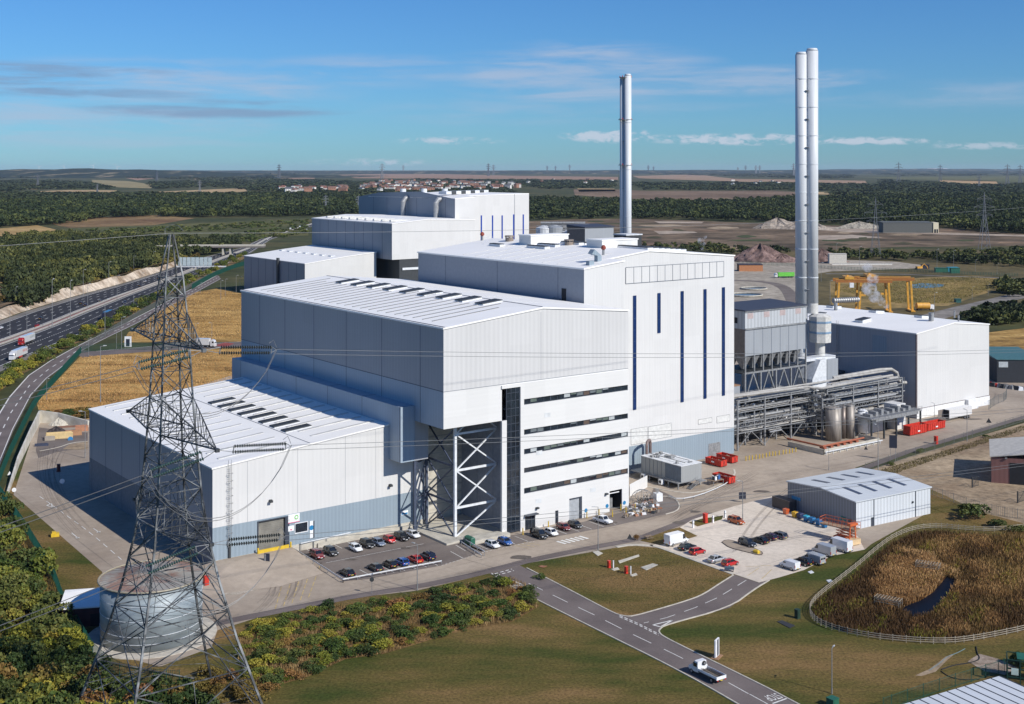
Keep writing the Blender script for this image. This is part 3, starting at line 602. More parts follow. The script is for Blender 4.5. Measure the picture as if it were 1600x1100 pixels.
for k in range(23):
    v = 9+k*4.15; a, c = 3.0, (25.6 if k % 3 else 22)
    z0 = zg+a*sl1+.4; z1 = zg+c*sl1+.4; b.loft([[(a,v,z0-.1),(c,v,z1-.1),(c,v+.5,z1-.1),(a,v+.5,z0-.1)],[(a,v,z0+.12),(c,v,z1+.12),(c,v+.5,z1+.12),(a,v+.5,z0+.12)]], 2)
for k in range(5):
    v = 16+k*17; a, c = 31, 50; s2 = (49.3-RZ)/(CW-RUu); z0 = RZ+(a-RUu)*s2+.4; z1 = RZ+(c-RUu)*s2+.4
    b.loft([[(a,v,z0-.1),(c,v,z1-.1),(c,v+.35,z1-.1),(a,v+.35,z0-.1)],[(a,v,z0+.05),(c,v,z1+.05),(c,v+.35,z1+.05),(a,v+.35,z0+.05)]], 3)
b.build('roof', [M_roof, M_seam, mat('grey_roof_strip', (.22,.22,.22), .6), M_strip], t)
for k in range(9):
    b = MB(); ventbox(b, 21.8, 15.5+k*8.9, zg+21.8*sl1+.4, 6.0, 3.4, .3, 0, 1, sl1); b.build('roof_vent', [M_trim, M_dsteel], t)
# side conveyor box along the west wall
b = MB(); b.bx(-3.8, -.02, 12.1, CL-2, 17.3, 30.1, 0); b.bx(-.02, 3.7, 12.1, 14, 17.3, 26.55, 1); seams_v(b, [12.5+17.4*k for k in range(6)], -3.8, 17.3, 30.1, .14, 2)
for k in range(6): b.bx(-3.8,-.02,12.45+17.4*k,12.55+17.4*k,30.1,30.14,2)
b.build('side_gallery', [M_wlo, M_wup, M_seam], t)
# open bay: concrete back wall, side wall, slab
b = MB(); b.bx(7.3, 18.5, 19.2, 19.7, 0, 26.5, 0); b.bx(18.0, 18.5, .6, 19.2, 0, 26.5, 1)
for k in range(12): b.bx(7.3, 18.0, 19.15, 19.2, 2+k*2.05, 2.06+k*2.05, 2)
seams_v(b, [6, 12.5], 18.0, 0, 26.5, .1, 2, .03)
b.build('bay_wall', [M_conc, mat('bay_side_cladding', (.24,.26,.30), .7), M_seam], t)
b = MB(); b.bx(1.5, 18, 1.0, 22, .05, .5); b.bx(6, 17, -2.2, 1, .05, .9); b.build('bay_slab', M_conc, t)
t2 = plant('bracing_frame', 'tall white painted steel X-braced frame at the mouth of the open bay under the overhang', 'steel frame', 6.1, 4.4); of = (6.1, 4.4, 0)
def hb(b, p, q, r, mi=0):
    a = Vector(p); c = Vector(q); d = c-a; w_ = Vector((0,r,0)) if abs(d.x) > abs(d.y) else Vector((r,0,0)); h = d.cross(w_).normalized()*r
    b.loft([[a-w_-h,a+w_-h,a+w_+h,a-w_+h],[c-w_-h,c+w_-h,c+w_+h,c-w_+h]], mi)
b = MB(); b.bx(5.8,6.4,4.1,4.7,.3,zb); b.build('column', M_wsteel, t2, off=of)
zl = [7.0, 15.6, 24.0]; uR = 17.7
for z in zl:
    b = MB(); b.bx(6.4, uR, 4.2, 4.55, z-.25, z+.25); b.build('beam', M_wsteel, t2, off=of)
b = MB(); zz = [-1.2, 7.0, 15.6, 24.0, 26.4]
hb(b, (6.5,4.35,.6), (uR,4.35,6.9), .15)
for a, c in ((7,15.6),(15.6,24)): hb(b, (6.5,4.35,a+.2), (uR,4.35,c-.2), .15); hb(b, (6.5,4.35,c-.2), (uR,4.35,a+.2), .15)
hb(b, (6.5,4.35,24.2), (9.5,4.35,26.4), .15); hb(b, (uR,4.35,24.2), (15,4.35,26.4), .15)
b.build('brace', M_wsteel, t2, off=of)
t2 = plant('bracing_frame', 'dark shade-coloured steel X-braced frame under the side gallery, left of the open bay', 'steel frame', 0.3, 12.6); of = (.3, 12.6, 0)
b = MB(); b.bx(0,.6,12.3,12.9,0,17.3); b.build('column', M_shaded_steel, t2, off=of)
b = MB(); b.bx(5.8,6.3,16.2,16.8,0,zb); b.build('column', M_shaded_steel, t2, off=of)
b = MB()
for z in (8, 16.5): hb(b, (6.1,4.9,z), (6.1,16.3,z), .2); hb(b, (.6,12.6,z), (6.0,16.4,z), .2)
for a, c in ((0.5,8),(8,16.5),(16.5,25)): hb(b, (6.1,4.9,a), (6.1,16.3,c), .14); hb(b, (6.1,4.9,c), (6.1,16.3,a), .14)
for a, c in ((.5,8),(8,16.5)): hb(b, (.6,12.6,a), (6,16.4,c), .14); hb(b, (.6,12.6,c), (6,16.4,a), .14)
b.build('brace', M_shaded_steel, t2, off=of)

# ---- office block under the tall hall
EU, EW = 16.0, 55.4
t = plant('office_block', 'white office front with five dark ribbon windows and a tall glazed stair', 'office block', EU, 0); of = (EU, 0, 0)
g0, g1 = u_at(790.5,0), u_at(812,0); s0, s1 = u_at(817.5,0), u_at(979.6,0)
rows = []
for (ya, yb) in ((623.5,632.5),(671.0,679.5),(701.5,710),(731,739),(762.5,771.5)):   # left ends of the strips
    Y = W(s0,0)[1]; rows.append((zat(yb, Y), zat(ya, Y)))
dd = [(u_at(819,0),u_at(835,0),3.3),(u_at(866,0),u_at(871,0),3.2),(u_at(888,0),u_at(908,0),5.4),(u_at(951,0),u_at(970.5,0),5.2)]
b = MB(); D_ = -.35
b.bx(EU, g0, D_, .2, 0, zb, 0); b.bx(EU, g1, D_, .2, 34.0, 34.7, 0); b.bx(g1, s0, D_, .2, 0, 34.7, 0); b.bx(s1, EW, D_, .2, 0, 34.7, 0)
lev = [34.7] + [z for r in rows for z in (r[1], r[0])]
for i in range(0, len(lev), 2):
    top = lev[i]; bot = lev[i+1] if i+1 < len(lev) else None
    if bot is not None: b.bx(s0, s1, D_, .2, bot, top, 0)
zlow = rows[-1][0]; prev = s0
for (a, c, h) in dd: b.bx(prev, a, D_, .2, 0, zlow, 0); b.bx(a, c, D_, .2, h, zlow, 0); prev = c
b.bx(prev, s1, D_, .2, 0, zlow, 0)
b.bx(EW-.3, EW, .2, 24, 0, 30, 0)
for px, py in ((854,648),(841,707),(840,782),(925,765)):
    u = u_at(px, 0); z = zat(py, W(u,0)[1]); 
    b.bx(u-.9, u+.9, D_-.03, D_, z-.5, z+.5, 1)
b.build('wall', [M_white, mat('wall_louvre', (.60,.62,.63), .6)], t, off=of)
M_blinds = [mat('pale_blind', (.40,.43,.44), .7), mat('grey_blind', (.12,.14,.15), .7), mat('greenish_blind', (.10,.13,.11), .6), mat('brown_blind', (.09,.06,.045), .7)]
for (z0, z1) in rows:
    b = MB(); b.bx(s0, s1, 0, .15, z0, z1); f = b.build('window', M_glass, t, off=of)
    b = MB(); n_ = 16
    for k in range(n_+1): u = s0+(s1-s0)*k/n_; b.bx(u-.05 if k % 4 else u-.12, u+.05 if k % 4 else u+.12, -.06, 0, z0, z1)
    b.bx(s0, s1, -.06, 0, z0, z0+.12); b.build('window_frame', M_frame, f, off=of)
    ru = random.Random(int(z0*10))
    for k in range(n_):
        if ru.random() < .45: u = s0+(s1-s0)*k/n_; h_ = ru.uniform(.25,.9)*(z1-z0); b = MB(); b.bx(u+.15, u+(s1-s0)/n_-.1, -.012, -.004, z1-h_, z1-.02); b.build('window_blind', ru.choice(M_blinds), f, off=of)
b = MB(); b.bx(g0, g1, -.1, .1, .3, 34.0); f = b.build('stair_glazing', M_glass, t, off=of)
b = MB()
for k in range(19): b.bx(g0, g1, -.16, -.1, .3+k*1.8, .42+k*1.8)
for k in range(4): u = g0+(g1-g0)*k/3; b.bx(u-.07 if k < 3 else u-.25, u+.07, -.18, -.1, .3, 34.0)
b.build('window_frame', M_frame, f, off=of)
for k in range(5): b = MB(); b.bx(g0+.3, g1-.4, .4, 2.2, 4+k*6.2, 4.3+k*6.2); b.build('stair_landing', M_conc, t, off=of)
a, c, h = dd[2]; b = MB(); b.bx(a, c-.6, 0, .1, 0, h-.3)
for k in range(14): b.bx(a, c-.6, -.05, 0, .1+k*.36, .3+k*.36)
f = b.build('roller_door', mat('grey_shutter', (.36,.38,.40), .5), t, off=of); b = MB(); b.bx(c-.6,c,-.3,.1,0,h); b.bx(a,c-.6,-.3,.1,h-.3,h); b.build('door_frame', M_frame, f, off=of)
a, c, h = dd[3]; b = MB(); b.bx(a, c, 3, 3.1, 0, h, 0); b.bx(a, a+.1, 0, 3, 0, h, 0); b.bx(c-.1, c, 0, 3, 0, h, 0); b.bx(a, c, 0, 3, h, h+.1, 0); b.bx(a, c-.8, -.15, 0, h-.75, h-.55, 1); b.bx(a+.2,a+1.6,1.5,2.5,0,1.6,2); b.bx(a+2,a+3,2,2.8,0,2.6,3)
b.build('open_doorway', [M_dark, M_wpaint, mat('dark_machine', (.03,.03,.05), .6), M_steel], t, off=of)
a, c, h = dd[0]; b = MB(); b.bx(a, c, 0, .1, 0, h, 0); 
for k in range(4): b.bx(a+(c-a)*k/3-.07, a+(c-a)*k/3+.07, -.1, 0, 0, h, 1)
b.bx(a-.3, c+.3, -1.4, D_, h+.3, h+.5, 1); b.build('entrance_door', [M_glass, M_frame], t, off=of)
a, c, h = dd[1]; b = MB(); b.bx(a, c, 0, .1, 0, h); b.bx(c-.25, c, -.3, 0, 0, h); b.build('door', M_frame, t, off=of)
for px, py in ((837,793),(945,771)):
    u = u_at(px,0); z = zat(py, W(u,0)[1]); b = MB(); b.bx(u-.35,u+.35,D_-.7,D_,z-.15,z+.2); b.build('floodlight', M_dsteel, t, off=of)
for px, py in ((914,797),(947,790),(974,785)):
    u = u_at(px,0); z = zat(py, W(u,0)[1]); b = MB(); b.tube((u,D_-.02,z),(u,D_-.05,z),.5,14); b.build('round_sign', mat('blue_sign', (.02,.20,.42)), t, off=of)

# ---- boiler house (tower)
TV, TU0, TU1, TL = 25.6, 57.0, 121.0, 100.6
t = plant('boiler_house', 'tallest near white block with blue slot windows and a pale panel strip below its gable', 'boiler house', TU0, TV); of = (TU0, TV, 0)
RU_, RZ_ = 86.4, 61.7; e0, e1 = 58.4, 58.9
zg_ = lambda u: e0+(u-TU0)*(RZ_-e0)/(RU_-TU0) if u < RU_ else RZ_-(u-RU_)*(RZ_-e1)/(TU1-RU_)
b = MB(); mu = 71.1; mv = 19.0; zbd = 7.6
b.face([(mu,TV,zbd),(TU1,TV,zbd),(TU1,TV,e1),(RU_,TV,RZ_),(mu,TV,zg_(mu))], 0); b.face([(55,TV,zbd),(mu,TV,zbd),(mu,TV,30),(55,TV,30)], 0)
b.face([(55,TV,0),(TU1,TV,0),(TU1,TV,zbd),(55,TV,zbd)], 1)
b.face([(TU0,mv,44),(mu,mv,44),(mu,mv,zg_(mu)),(TU0,mv,e0)], 0); b.face([(mu,mv,30),(mu,TV,30),(mu,TV,zg_(mu)),(mu,mv,zg_(mu))], 0); b.face([(55.6,mv,30),(mu,mv,30),(mu,mv,44),(55.6,mv,44)], 0)
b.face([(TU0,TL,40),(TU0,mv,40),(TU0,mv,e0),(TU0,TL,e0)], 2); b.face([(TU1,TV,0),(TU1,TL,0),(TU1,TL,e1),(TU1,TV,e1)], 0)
b.face([(TU1,TL,0),(TU0,TL,0),(TU0,TL,e0),(RU_,TL,RZ_),(TU1,TL,e1)], 0)
seams_v(b, [30,58,85], TU0, 44, e0-.05, .14, 3); 
b.build('wall', [M_lgrey, M_blue, mat('west_shaded_cladding', (.27,.29,.33), .6, var=.05), M_seam], t, off=of)  # west wall: pale cladding darkened, its shade is in the colour
b = MB(); roofplate(b, [(TU0,e0),(RU_,RZ_),(TU1,e1)], TV, TL, .4); 
b.loft([[(TU0-.25,mv-.25,e0),(mu+.2,mv-.25,zg_(mu)+.0),(mu+.2,TV-.25,zg_(mu)),(TU0-.25,TV-.25,e0)],[(TU0-.25,mv-.25,e0+.4),(mu+.2,mv-.25,zg_(mu)+.4),(mu+.2,TV-.25,zg_(mu)+.4),(TU0-.25,TV-.25,e0+.4)]])
for k in range(8):
    v = 32+k*6.5; b.loft([[(TU0+1.5,v,zg_(TU0+1.5)+.3),(TU0+21,v,zg_(TU0+21)+.3),(TU0+21,v+.4,zg_(TU0+21)+.3),(TU0+1.5,v+.4,zg_(TU0+1.5)+.3)],[(TU0+1.5,v,zg_(TU0+1.5)+.5),(TU0+21,v,zg_(TU0+21)+.5),(TU0+21,v+.4,zg_(TU0+21)+.5),(TU0+1.5,v+.4,zg_(TU0+1.5)+.5)]], 1)
b.build('roof', [M_roof, M_strip], t, off=of)
for px, ya, yb in ((991.3,462,640),(1029.3,458,520),(1065.5,455,628),(1101.2,452,622.5),(1130,449,617.8)):
    u = u_at(px, TV); Y = W(u,TV)[1]; b = MB(); z0 = zat(yb,Y); z1 = zat(ya,Y); hw = .52
    b.bx(u-hw, u+hw, TV-.12, TV, z0, z1, 0)
    f = b.build('slot_window', M_bglass, t, off=of); b = MB()
    n_ = int((z1-z0)/3.1); b.bx(u-hw-.08,u-hw,TV-.17,TV,z0,z1); b.bx(u+hw,u+hw+.08,TV-.17,TV,z0,z1)
    for k in range(n_+1): b.bx(u-hw, u+hw, TV-.17, TV-.12, z0+k*(z1-z0)/n_-.05, z0+k*(z1-z0)/n_+.05)
    b.build('window_frame', mat('blue_frame', (.02,.045,.12), .4), f, off=of)
pa, pb = u_at(976.5,TV)+.2, u_at(1130.5,TV); b = MB(); n_ = 13
za = zat(435, W(pa,TV)[1]); zb_ = zat(411.5, W(pb,TV)[1])
b.bx(pa, pb, TV-.1, TV, zb_-3.9, zb_+.6, 0)
for k in range(n_+1): u = pa+(pb-pa)*k/n_; b.bx(u-.07, u+.07, TV-.14, TV-.1, zb_-3.9, zb_+.6, 1)
b.bx(pa, pb, TV-.14, TV-.1, zb_-3.96, zb_-3.84, 1); b.bx(pa, pb, TV-.14, TV-.1, zb_+.55, zb_+.68, 1)
b.build('panel_strip', [M_lgrey, M_seam], t, off=of)
for (x0, x1, y0, y1) in ((986,1011,668,697),(1013,1049,664,690),(1091,1112,653,665),(1120,1140,648,663)):
    b = MB(); ua, ub = u_at(x0,TV), u_at(x1,TV); Y = W(ua,TV)[1]; z0, z1 = zat(y1-2,Y), zat(y0+3,Y)
    b.bx(ua,ub,TV-.05,TV,z0,z1,0); 
    for (p,q,r,s) in ((ua,ub,z0-.08,z0),(ua,ub,z1,z1+.08),(ua-.08,ua,z0,z1),(ub,ub+.08,z0,z1)): b.bx(p,q,TV-.07,TV,r,s,1)
    b.build('louvre_panel', [mat('cream_louvre', (.62,.62,.60), .6), M_steel], t, off=of)
b = MB(); b.bx(u_at(1107,TV),u_at(1114,TV)+3,TV-.06,TV,0,4.2,1)
b.build('loading_door', [mat('cream_louvre', (.66,.66,.62), .6), M_steel], t, off=of)
u = TU0; b = MB(); b.bx(u-.12,u,26.5,28.3,48.5,52.8,0); b.build('door', M_dark, t, off=of)
b = MB(); b.tube((u-.2,28.5,50),(u-2.2,29,48.6),.06,4); b.tube((u-.2,30.5,50),(u-2.2,31,47),.06,4); b.tube((u-.2,33,49),(u-2.2,28.5,50.5),.06,4); b.build('handrail', M_dsteel, t, off=of)
# roof plant: two ridge monitors, rows of dark vents, stub stacks, red steam valves
for (u0, u1_, v0, v1, h) in ((80,95,72,78,4.0),(84,98,43,50,4.0)):
    z = zg_((u0+u1_)/2); b = MB(); b.bx(u0,u1_,v0,v1,z-1.5,z+2.6,0); b.bx(u0-.2,u1_+.2,v0-.2,v1+.2,z+2.6,z+2.9,1)
    b.build('roof_monitor', [M_white, M_roof], t, off=of)
for i, (u0, v0, lu, lv) in enumerate([(90+3.4*k, 30+k*1.2, 2.2, 14) for k in range(7)] + [(86+4*k, 56+k*2, 2.0, 9) for k in range(5)] + [(76,60,2,9),(80,60,2,9),(74,80,2,6),(97,80,2,9),(101,76,2,9)]):
    z = min(zg_(u0), zg_(u0+lu)); b = MB(); b.bx(u0,u0+lu,v0,v0+lv,z-.3,z+1.1,0); b.bx(u0+.15,u0+lu-.15,v0+.2,v0+lv-.2,z+1.1,z+1.35,1); b.build('roof_vent', [M_trim, M_dsteel], t, off=of)
for (px, py) in ((796,384),(889,391)):
    z0 = 60.3; D = (H-z0)*F/(py-HY); X = (px-800)*D/F; u = (X-OX)*UX+(D-OY)*UY; v = -(X-OX)*UY+(D-OY)*UX
    b = MB(); b.cyl(u, v, z0-1.5, z0+2.6, 1.35, 14, 0); b.cyl(u, v, z0+2.9, z0+3.3, 1.5, 14, 0)
    for k in range(6): a = k*math.pi/3; b.bx(u+1.3*math.cos(a)-.08,u+1.3*math.cos(a)+.08,v+1.3*math.sin(a)-.08,v+1.3*math.sin(a)+.08,z0+2.6,z0+2.9,0)
    b.bx(u-1.7,u+1.7,v-1.7,v+1.7,z0-1.5,z0+.3,1); b.build('exhaust_stub', [mat('weathered_steel', (.27,.22,.18), .6, .3), M_roof], t, off=of)
for (px, py, s) in ((753.5,383,1),(943,403,1)):
    z0 = 60.0; D = (H-z0)*F/(py-HY); X = (px-800)*D/F; u = (X-OX)*UX+(D-OY)*UY; v = -(X-OX)*UY+(D-OY)*UX; z0 = zg_(u)+.3 if u > TU0 else z0
    b = MB(); b.cyl(u, v, z0-.3, z0+1.5, .35, 8, 0); b.loft([[(u+.7*math.cos(a)*f_, v+.7*math.sin(a)*f_, z0+1.5+h_) for a in [k*math.pi/4 for k in range(8)]] for f_, h_ in ((.4,0),(1,.4),(1,.9),(.4,1.4))], 1); b.build('relief_valve', [M_steel, mat('rusty_red_valve', (.25,.05,.03), .5)], t, off=of)
b = MB(); u, v = 66, 24; z = zg_(u)+.4; b.loft([[(u,v,z-.5),(u+1.4,v,z-.5),(u+1.4,v+1.4,z),(u,v+1.4,z)],[(u,v,z+1.6),(u+1.4,v,z+1.6),(u+1.4,v+1.4,z+1.6),(u,v+1.4,z+1.6)],[(u-2.2,v-.2,z+2.2),(u-1.2,v-.2,z+3.4),(u-1.2,v+1.6,z+3.4),(u-2.2,v+1.6,z+2.2)]])
b.build('air_intake', M_blue, t, off=of); b = MB(); b.bx(u-5.5,u-3.8,v-3,v-1.6,z-.6,z+.6); b.build('roof_hatch', M_blue, t, off=of)
# ================================================================ REST OF THE WORKS
# ---- filter house (G) on its frame
GU, GV, GD = 131.6, 31.0, 15.0; GW = u_at(1258.5, GV)-GU
Yc = W(GU,GV)[1]; gt = zat(486.5, Yc); gb = zat(557, Yc); gh = zat(583, Yc)
t = plant('filter_house', 'grey metal clad filter house raised on an open frame with hoppers, beside the twin chimney', 'filter house', GU, GV); of = (GU, GV, 0)
M_gcl = cladding('plain_grey_cladding', (.30,.32,.345), 2.0, .05, amp=.01); M_gpan = cladding('translucent_panel', (.42,.44,.46), 1.5, .1, amp=.12); M_brown = mat('brown_grey_cladding', (.20,.17,.15), .7)
b = MB(); b.bx(GU,GU+GW,GV,GV+GD,gb,gt-5.6,0); b.bx(GU-.1,GU+GW+.1,GV-.1,GV+GD,gt-5.6,gt,1); seams_u(b, [GU+GW*k/7 for k in range(8)], GV, gb, gt-5.6, .15, 2); b.bx(GU-.1,GU+GW+.1,GV-.35,GV-.1,gt-5.8,gt-5.3,3); b.bx(GU-.3,GU+GW+.5,GV-.4,GV-.1,gt-.4,gt-.05,3)
b.bx(GU-.14,GU-.02,GV,GV+GD,gb,gt-5.6,4); b.bx(GU-.2,GU-.14,GV+3,GV+9,gt-4,gt-2.2,5)
for k in range(4): b.bx(GU+1+k*7.4,GU+3.6+k*7.4,GV-.14,GV-.1,gt-2.4,gt-.7,6)
b.build('casing', [M_gcl, M_gpan, M_seam, M_steel, M_brown, M_dark, mat('pink_grey_panel', (.42,.34,.33), .6)], t, off=of)
b = MB(); b.loft([[(GU-.4,GV-.5,gt),(GU+GW+.6,GV-.5,gt),(GU+GW+.6,GV+GD+.4,gt),(GU-.4,GV+GD+.4,gt)],[(GU-.4,GV-.5,gt+.3),(GU+GW+.6,GV-.5,gt+.3),(GU+GW+.6,GV+GD+.4,gt+.9),(GU-.4,GV+GD+.4,gt+.9)]]); b.build('roof', mat('dark_blue_grey_roof', (.045,.052,.075), .6), t, off=of)
for k in range(7):
    for j in range(2):
        u = GU+1.93+k*3.857; v = GV+2.5+j*8; b = MB(); b.loft([[(u-1.6,v-2,gb),(u+1.6,v-2,gb),(u+1.6,v+3,gb),(u-1.6,v+3,gb)],[(u-.35,v-.4,gh+.8),(u+.35,v-.4,gh+.8),(u+.35,v+.4,gh+.8),(u-.35,v+.4,gh+.8)]]); b.build('hopper', M_steel, t, off=of)
b = MB()
for k in range(8):
    u = GU+k*GW/7
    b.bx(u-.2,u+.2,GV-.3,GV+.1,gh,gb,0)
for k in range(5):
    u = GU+k*GW/4
    for v in (GV, GV+GD-1): b.bx(u-.25,u+.25,v-.25,v+.25,0,gh,0)
    if k < 4: hb(b,(u,GV-.1,gh-8),(u+GW/8,GV-.1,gh-.3),.18); hb(b,(u+GW/4,GV-.1,gh-8),(u+GW/8,GV-.1,gh-.3),.18)
b.bx(GU-.3,GU+GW+.3,GV-.3,GV+.2,gh-.4,gh+.1,0); b.bx(GU-.3,GU+GW+.3,GV-.3,GV+GD,gh-8.6,gh-8.2,0); b.bx(GU,GU+GW,GV+1,GV+GD-1,gh-.5,gh-.2,1)
b.build('support_frame', [M_steel, M_dsteel], t, off=of)
# absorber tower wedge left of it and grey ducts to the right
b = MB(); b.bx(GU-6.5,GU-1.2,GV+1,GV+9,5,gb-9,0); b.bx(GU-6.5,GU-1.2,GV+.95,GV+1,gb-15,gb-14.7,1); b.bx(GU-6.6,GU-1.1,GV+.9,GV+9,gb-9,gb-8.7,2)
solo(b, 'reactor_casing', [M_gcl, M_trim, mat('rusty_top', (.30,.17,.10), .8)], 'grey boxed reactor squeezed between the tallest block and the filter house', 'plant casing').location = (0,0,0)
bpy.context.scene.objects['reactor_casing'].location = W(0,0); bpy.context.scene.objects['reactor_casing'].rotation_euler = (0,0,TH)
t = plant('flue_gas_duct', 'pale grey duct housing on legs, between filter house and right-hand hall', 'duct', GU+GW+1, GV-2); of = (GU+GW+1, GV-2, 0)
zt_ = zat(562, W(GU+GW+3, GV)[1])
b = MB(); u = GU+GW+1; v = GV-2
b.loft([[(u,v,zt_-9),(u+7,v,zt_-9),(u+7,v+6,zt_-9),(u,v+6,zt_-9)],[(u,v,zt_-6),(u+7,v,zt_-6),(u+7,v+6,zt_-6),(u,v+6,zt_-6)],[(u+4,v,zt_),(u+7,v,zt_),(u+7,v+6,zt_),(u+4,v+6,zt_)]], 0); b.bx(u+8.5,u+14,v+1,v+8,zt_-7,zt_-.5,1); b.bx(u-1,u+14,v+2,v+6,zt_-.5,zt_+.4,0); b.bx(u+7,u+8.5,v+1.5,v+2,zt_-6.5,zt_-3.5,2); b.bx(u-1,u+15,v-1,v+9,zt_-9.6,zt_-9,0)
b.build('housing', [M_trim, M_gcl, M_dark], t, off=of)
b = MB()
for k in range(4):
    for q in (-.5, 8): b.bx(u+k*4.5,u+k*4.5+.4,v+q,v+q+.4,0,zt_-9.6)
b.build('leg', M_steel, t, off=of)
b = MB(); P_ = [W(u+1,v+9,zt_-2), W(u+1,v+14,zt_+1), W(u+1,v+20,zt_+4)]; 
# ---- chimney 1 (two flues) and 2
def chimney(name, label, X, Y, top, r, gap, ang, n_=9, base=None, mats=None, grp=None):
    t = thing(name, label, 'chimney', (X, Y, 0), ang, grp); out = []
    for s in (-1, 1):
        b = MB(); b.cyl(s*gap, 0, base or 0, top-(1.2 if s < 0 else 0), r, 28); b.cyl(s*gap, 0, top-(1.2 if s < 0 else 0), top+.9-(1.2 if s < 0 else 0), r, 28, 0, r*.82)
        fl = b.build('flue', M_flue, t, smooth=False)
        for p in fl.data.polygons: p.use_smooth = abs(p.normal.z) < .4
        for k in range(n_): z = (base or 0)+(k+1)*(top-(base or 0))/(n_+1); b = MB(); b.cyl(s*gap, 0, z, z+.28, r+.07, 28); b.build('flange', M_trim, fl)
    b = MB()
    for q in (-.3,.3): b.tube((q,-r*.6,(base or 0)),(q,-r*.6,top-3),.05,4)
    for k in range(int((top-(base or 0)-3)/.9)): b.tube((-.3,-r*.6,(base or 0)+k*.9),(.3,-r*.6,(base or 0)+k*.9),.03,4)
    for k in range(n_): z = (base or 0)+(k+.6)*(top-(base or 0))/(n_+1); b.bx(-.6,.6,-r-.2,-r*.5,z,z+.1)
    b.build('ladder', mat('ladder_grey', (.30,.31,.33), .6), t); return t
M_flue = mat('pale_flue_metal', (.60,.62,.64), .5, .0, .08, scale=(1,1,.08), nscale=.6)
D1 = 409.0; X1 = (1260.5-800)*D1/F
t = chimney('twin_chimney', 'tall twin flue chimney with dark ladder, nearest one, standing behind the filter house', X1, D1, zat(80, D1), 1.98, 1.72, R(-8), 8, base=zat(478,D1)+0)
zb1 = zat(478, D1)
b = MB(); cx_, cy_ = 4.2, -1.0
ring = lambda r, z: [(cx_+r*math.cos(R(22.5+45*k)), cy_+r*math.sin(R(22.5+45*k)), z) for k in range(8)]
b.loft([ring(3.6, zat(533,D1)), ring(3.7, zat(493,D1)), ring(2.0, zat(489,D1))], 0); b.loft([ring(3.75, zat(503,D1)), ring(3.75, zat(500,D1))], 1); b.loft([ring(3.72, zat(519,D1)), ring(3.72, zat(516,D1))], 1); b.cyl(1.72,0,zat(489,D1),zb1+1,2.0,24,0); b.cyl(-1.72,0,0,zb1,1.95,24,2); b.cyl(4.2,-1.0,0,zat(533,D1),1.6,20,0)
b.build('silencer', [mat('cream_silencer', (.56,.55,.52), .5), mat('blue_band', (.20,.30,.42), .5), M_flue], t)
D2 = 560.0; X2 = (977.5-800)*D2/F
t = chimney('twin_chimney', 'slimmer distant twin flue chimney with red lamps near its top, rising beyond the tallest block', X2, D2, zat(119, D2), 1.6, 1.6, R(-56), 5)
b = MB()
for z in (zat(121,D2), zat(187,D2), zat(258,D2)):
    b.cyl(0,0,z-.1,z+.1,2.9 if z > 118 else 3.4,16,0)
    for k in range(4): a = k*math.pi/2+.4; b.cyl(2.9*math.cos(a),2.9*math.sin(a),z+.1,z+.7,.2,6,1)
b.build('lamp_platform', [M_steel, mat('red_lamp_glass', (.45,.03,.02), .3)], t)
X_, Y_ = (981-800)*545/F, 545; b = MB(); z1 = zat(367,545); b.bx(-4.5,4.5,-4,4,0,z1,0); b.bx(-4.8,4.8,-4.3,4.3,z1,z1+.5,1); solo(b, 'chimney_base', [M_dsteel, M_trim], 'square grey housing with a pale slab top at the foot of the distant chimney', 'plant casing', (X_,Y_,0), TH)
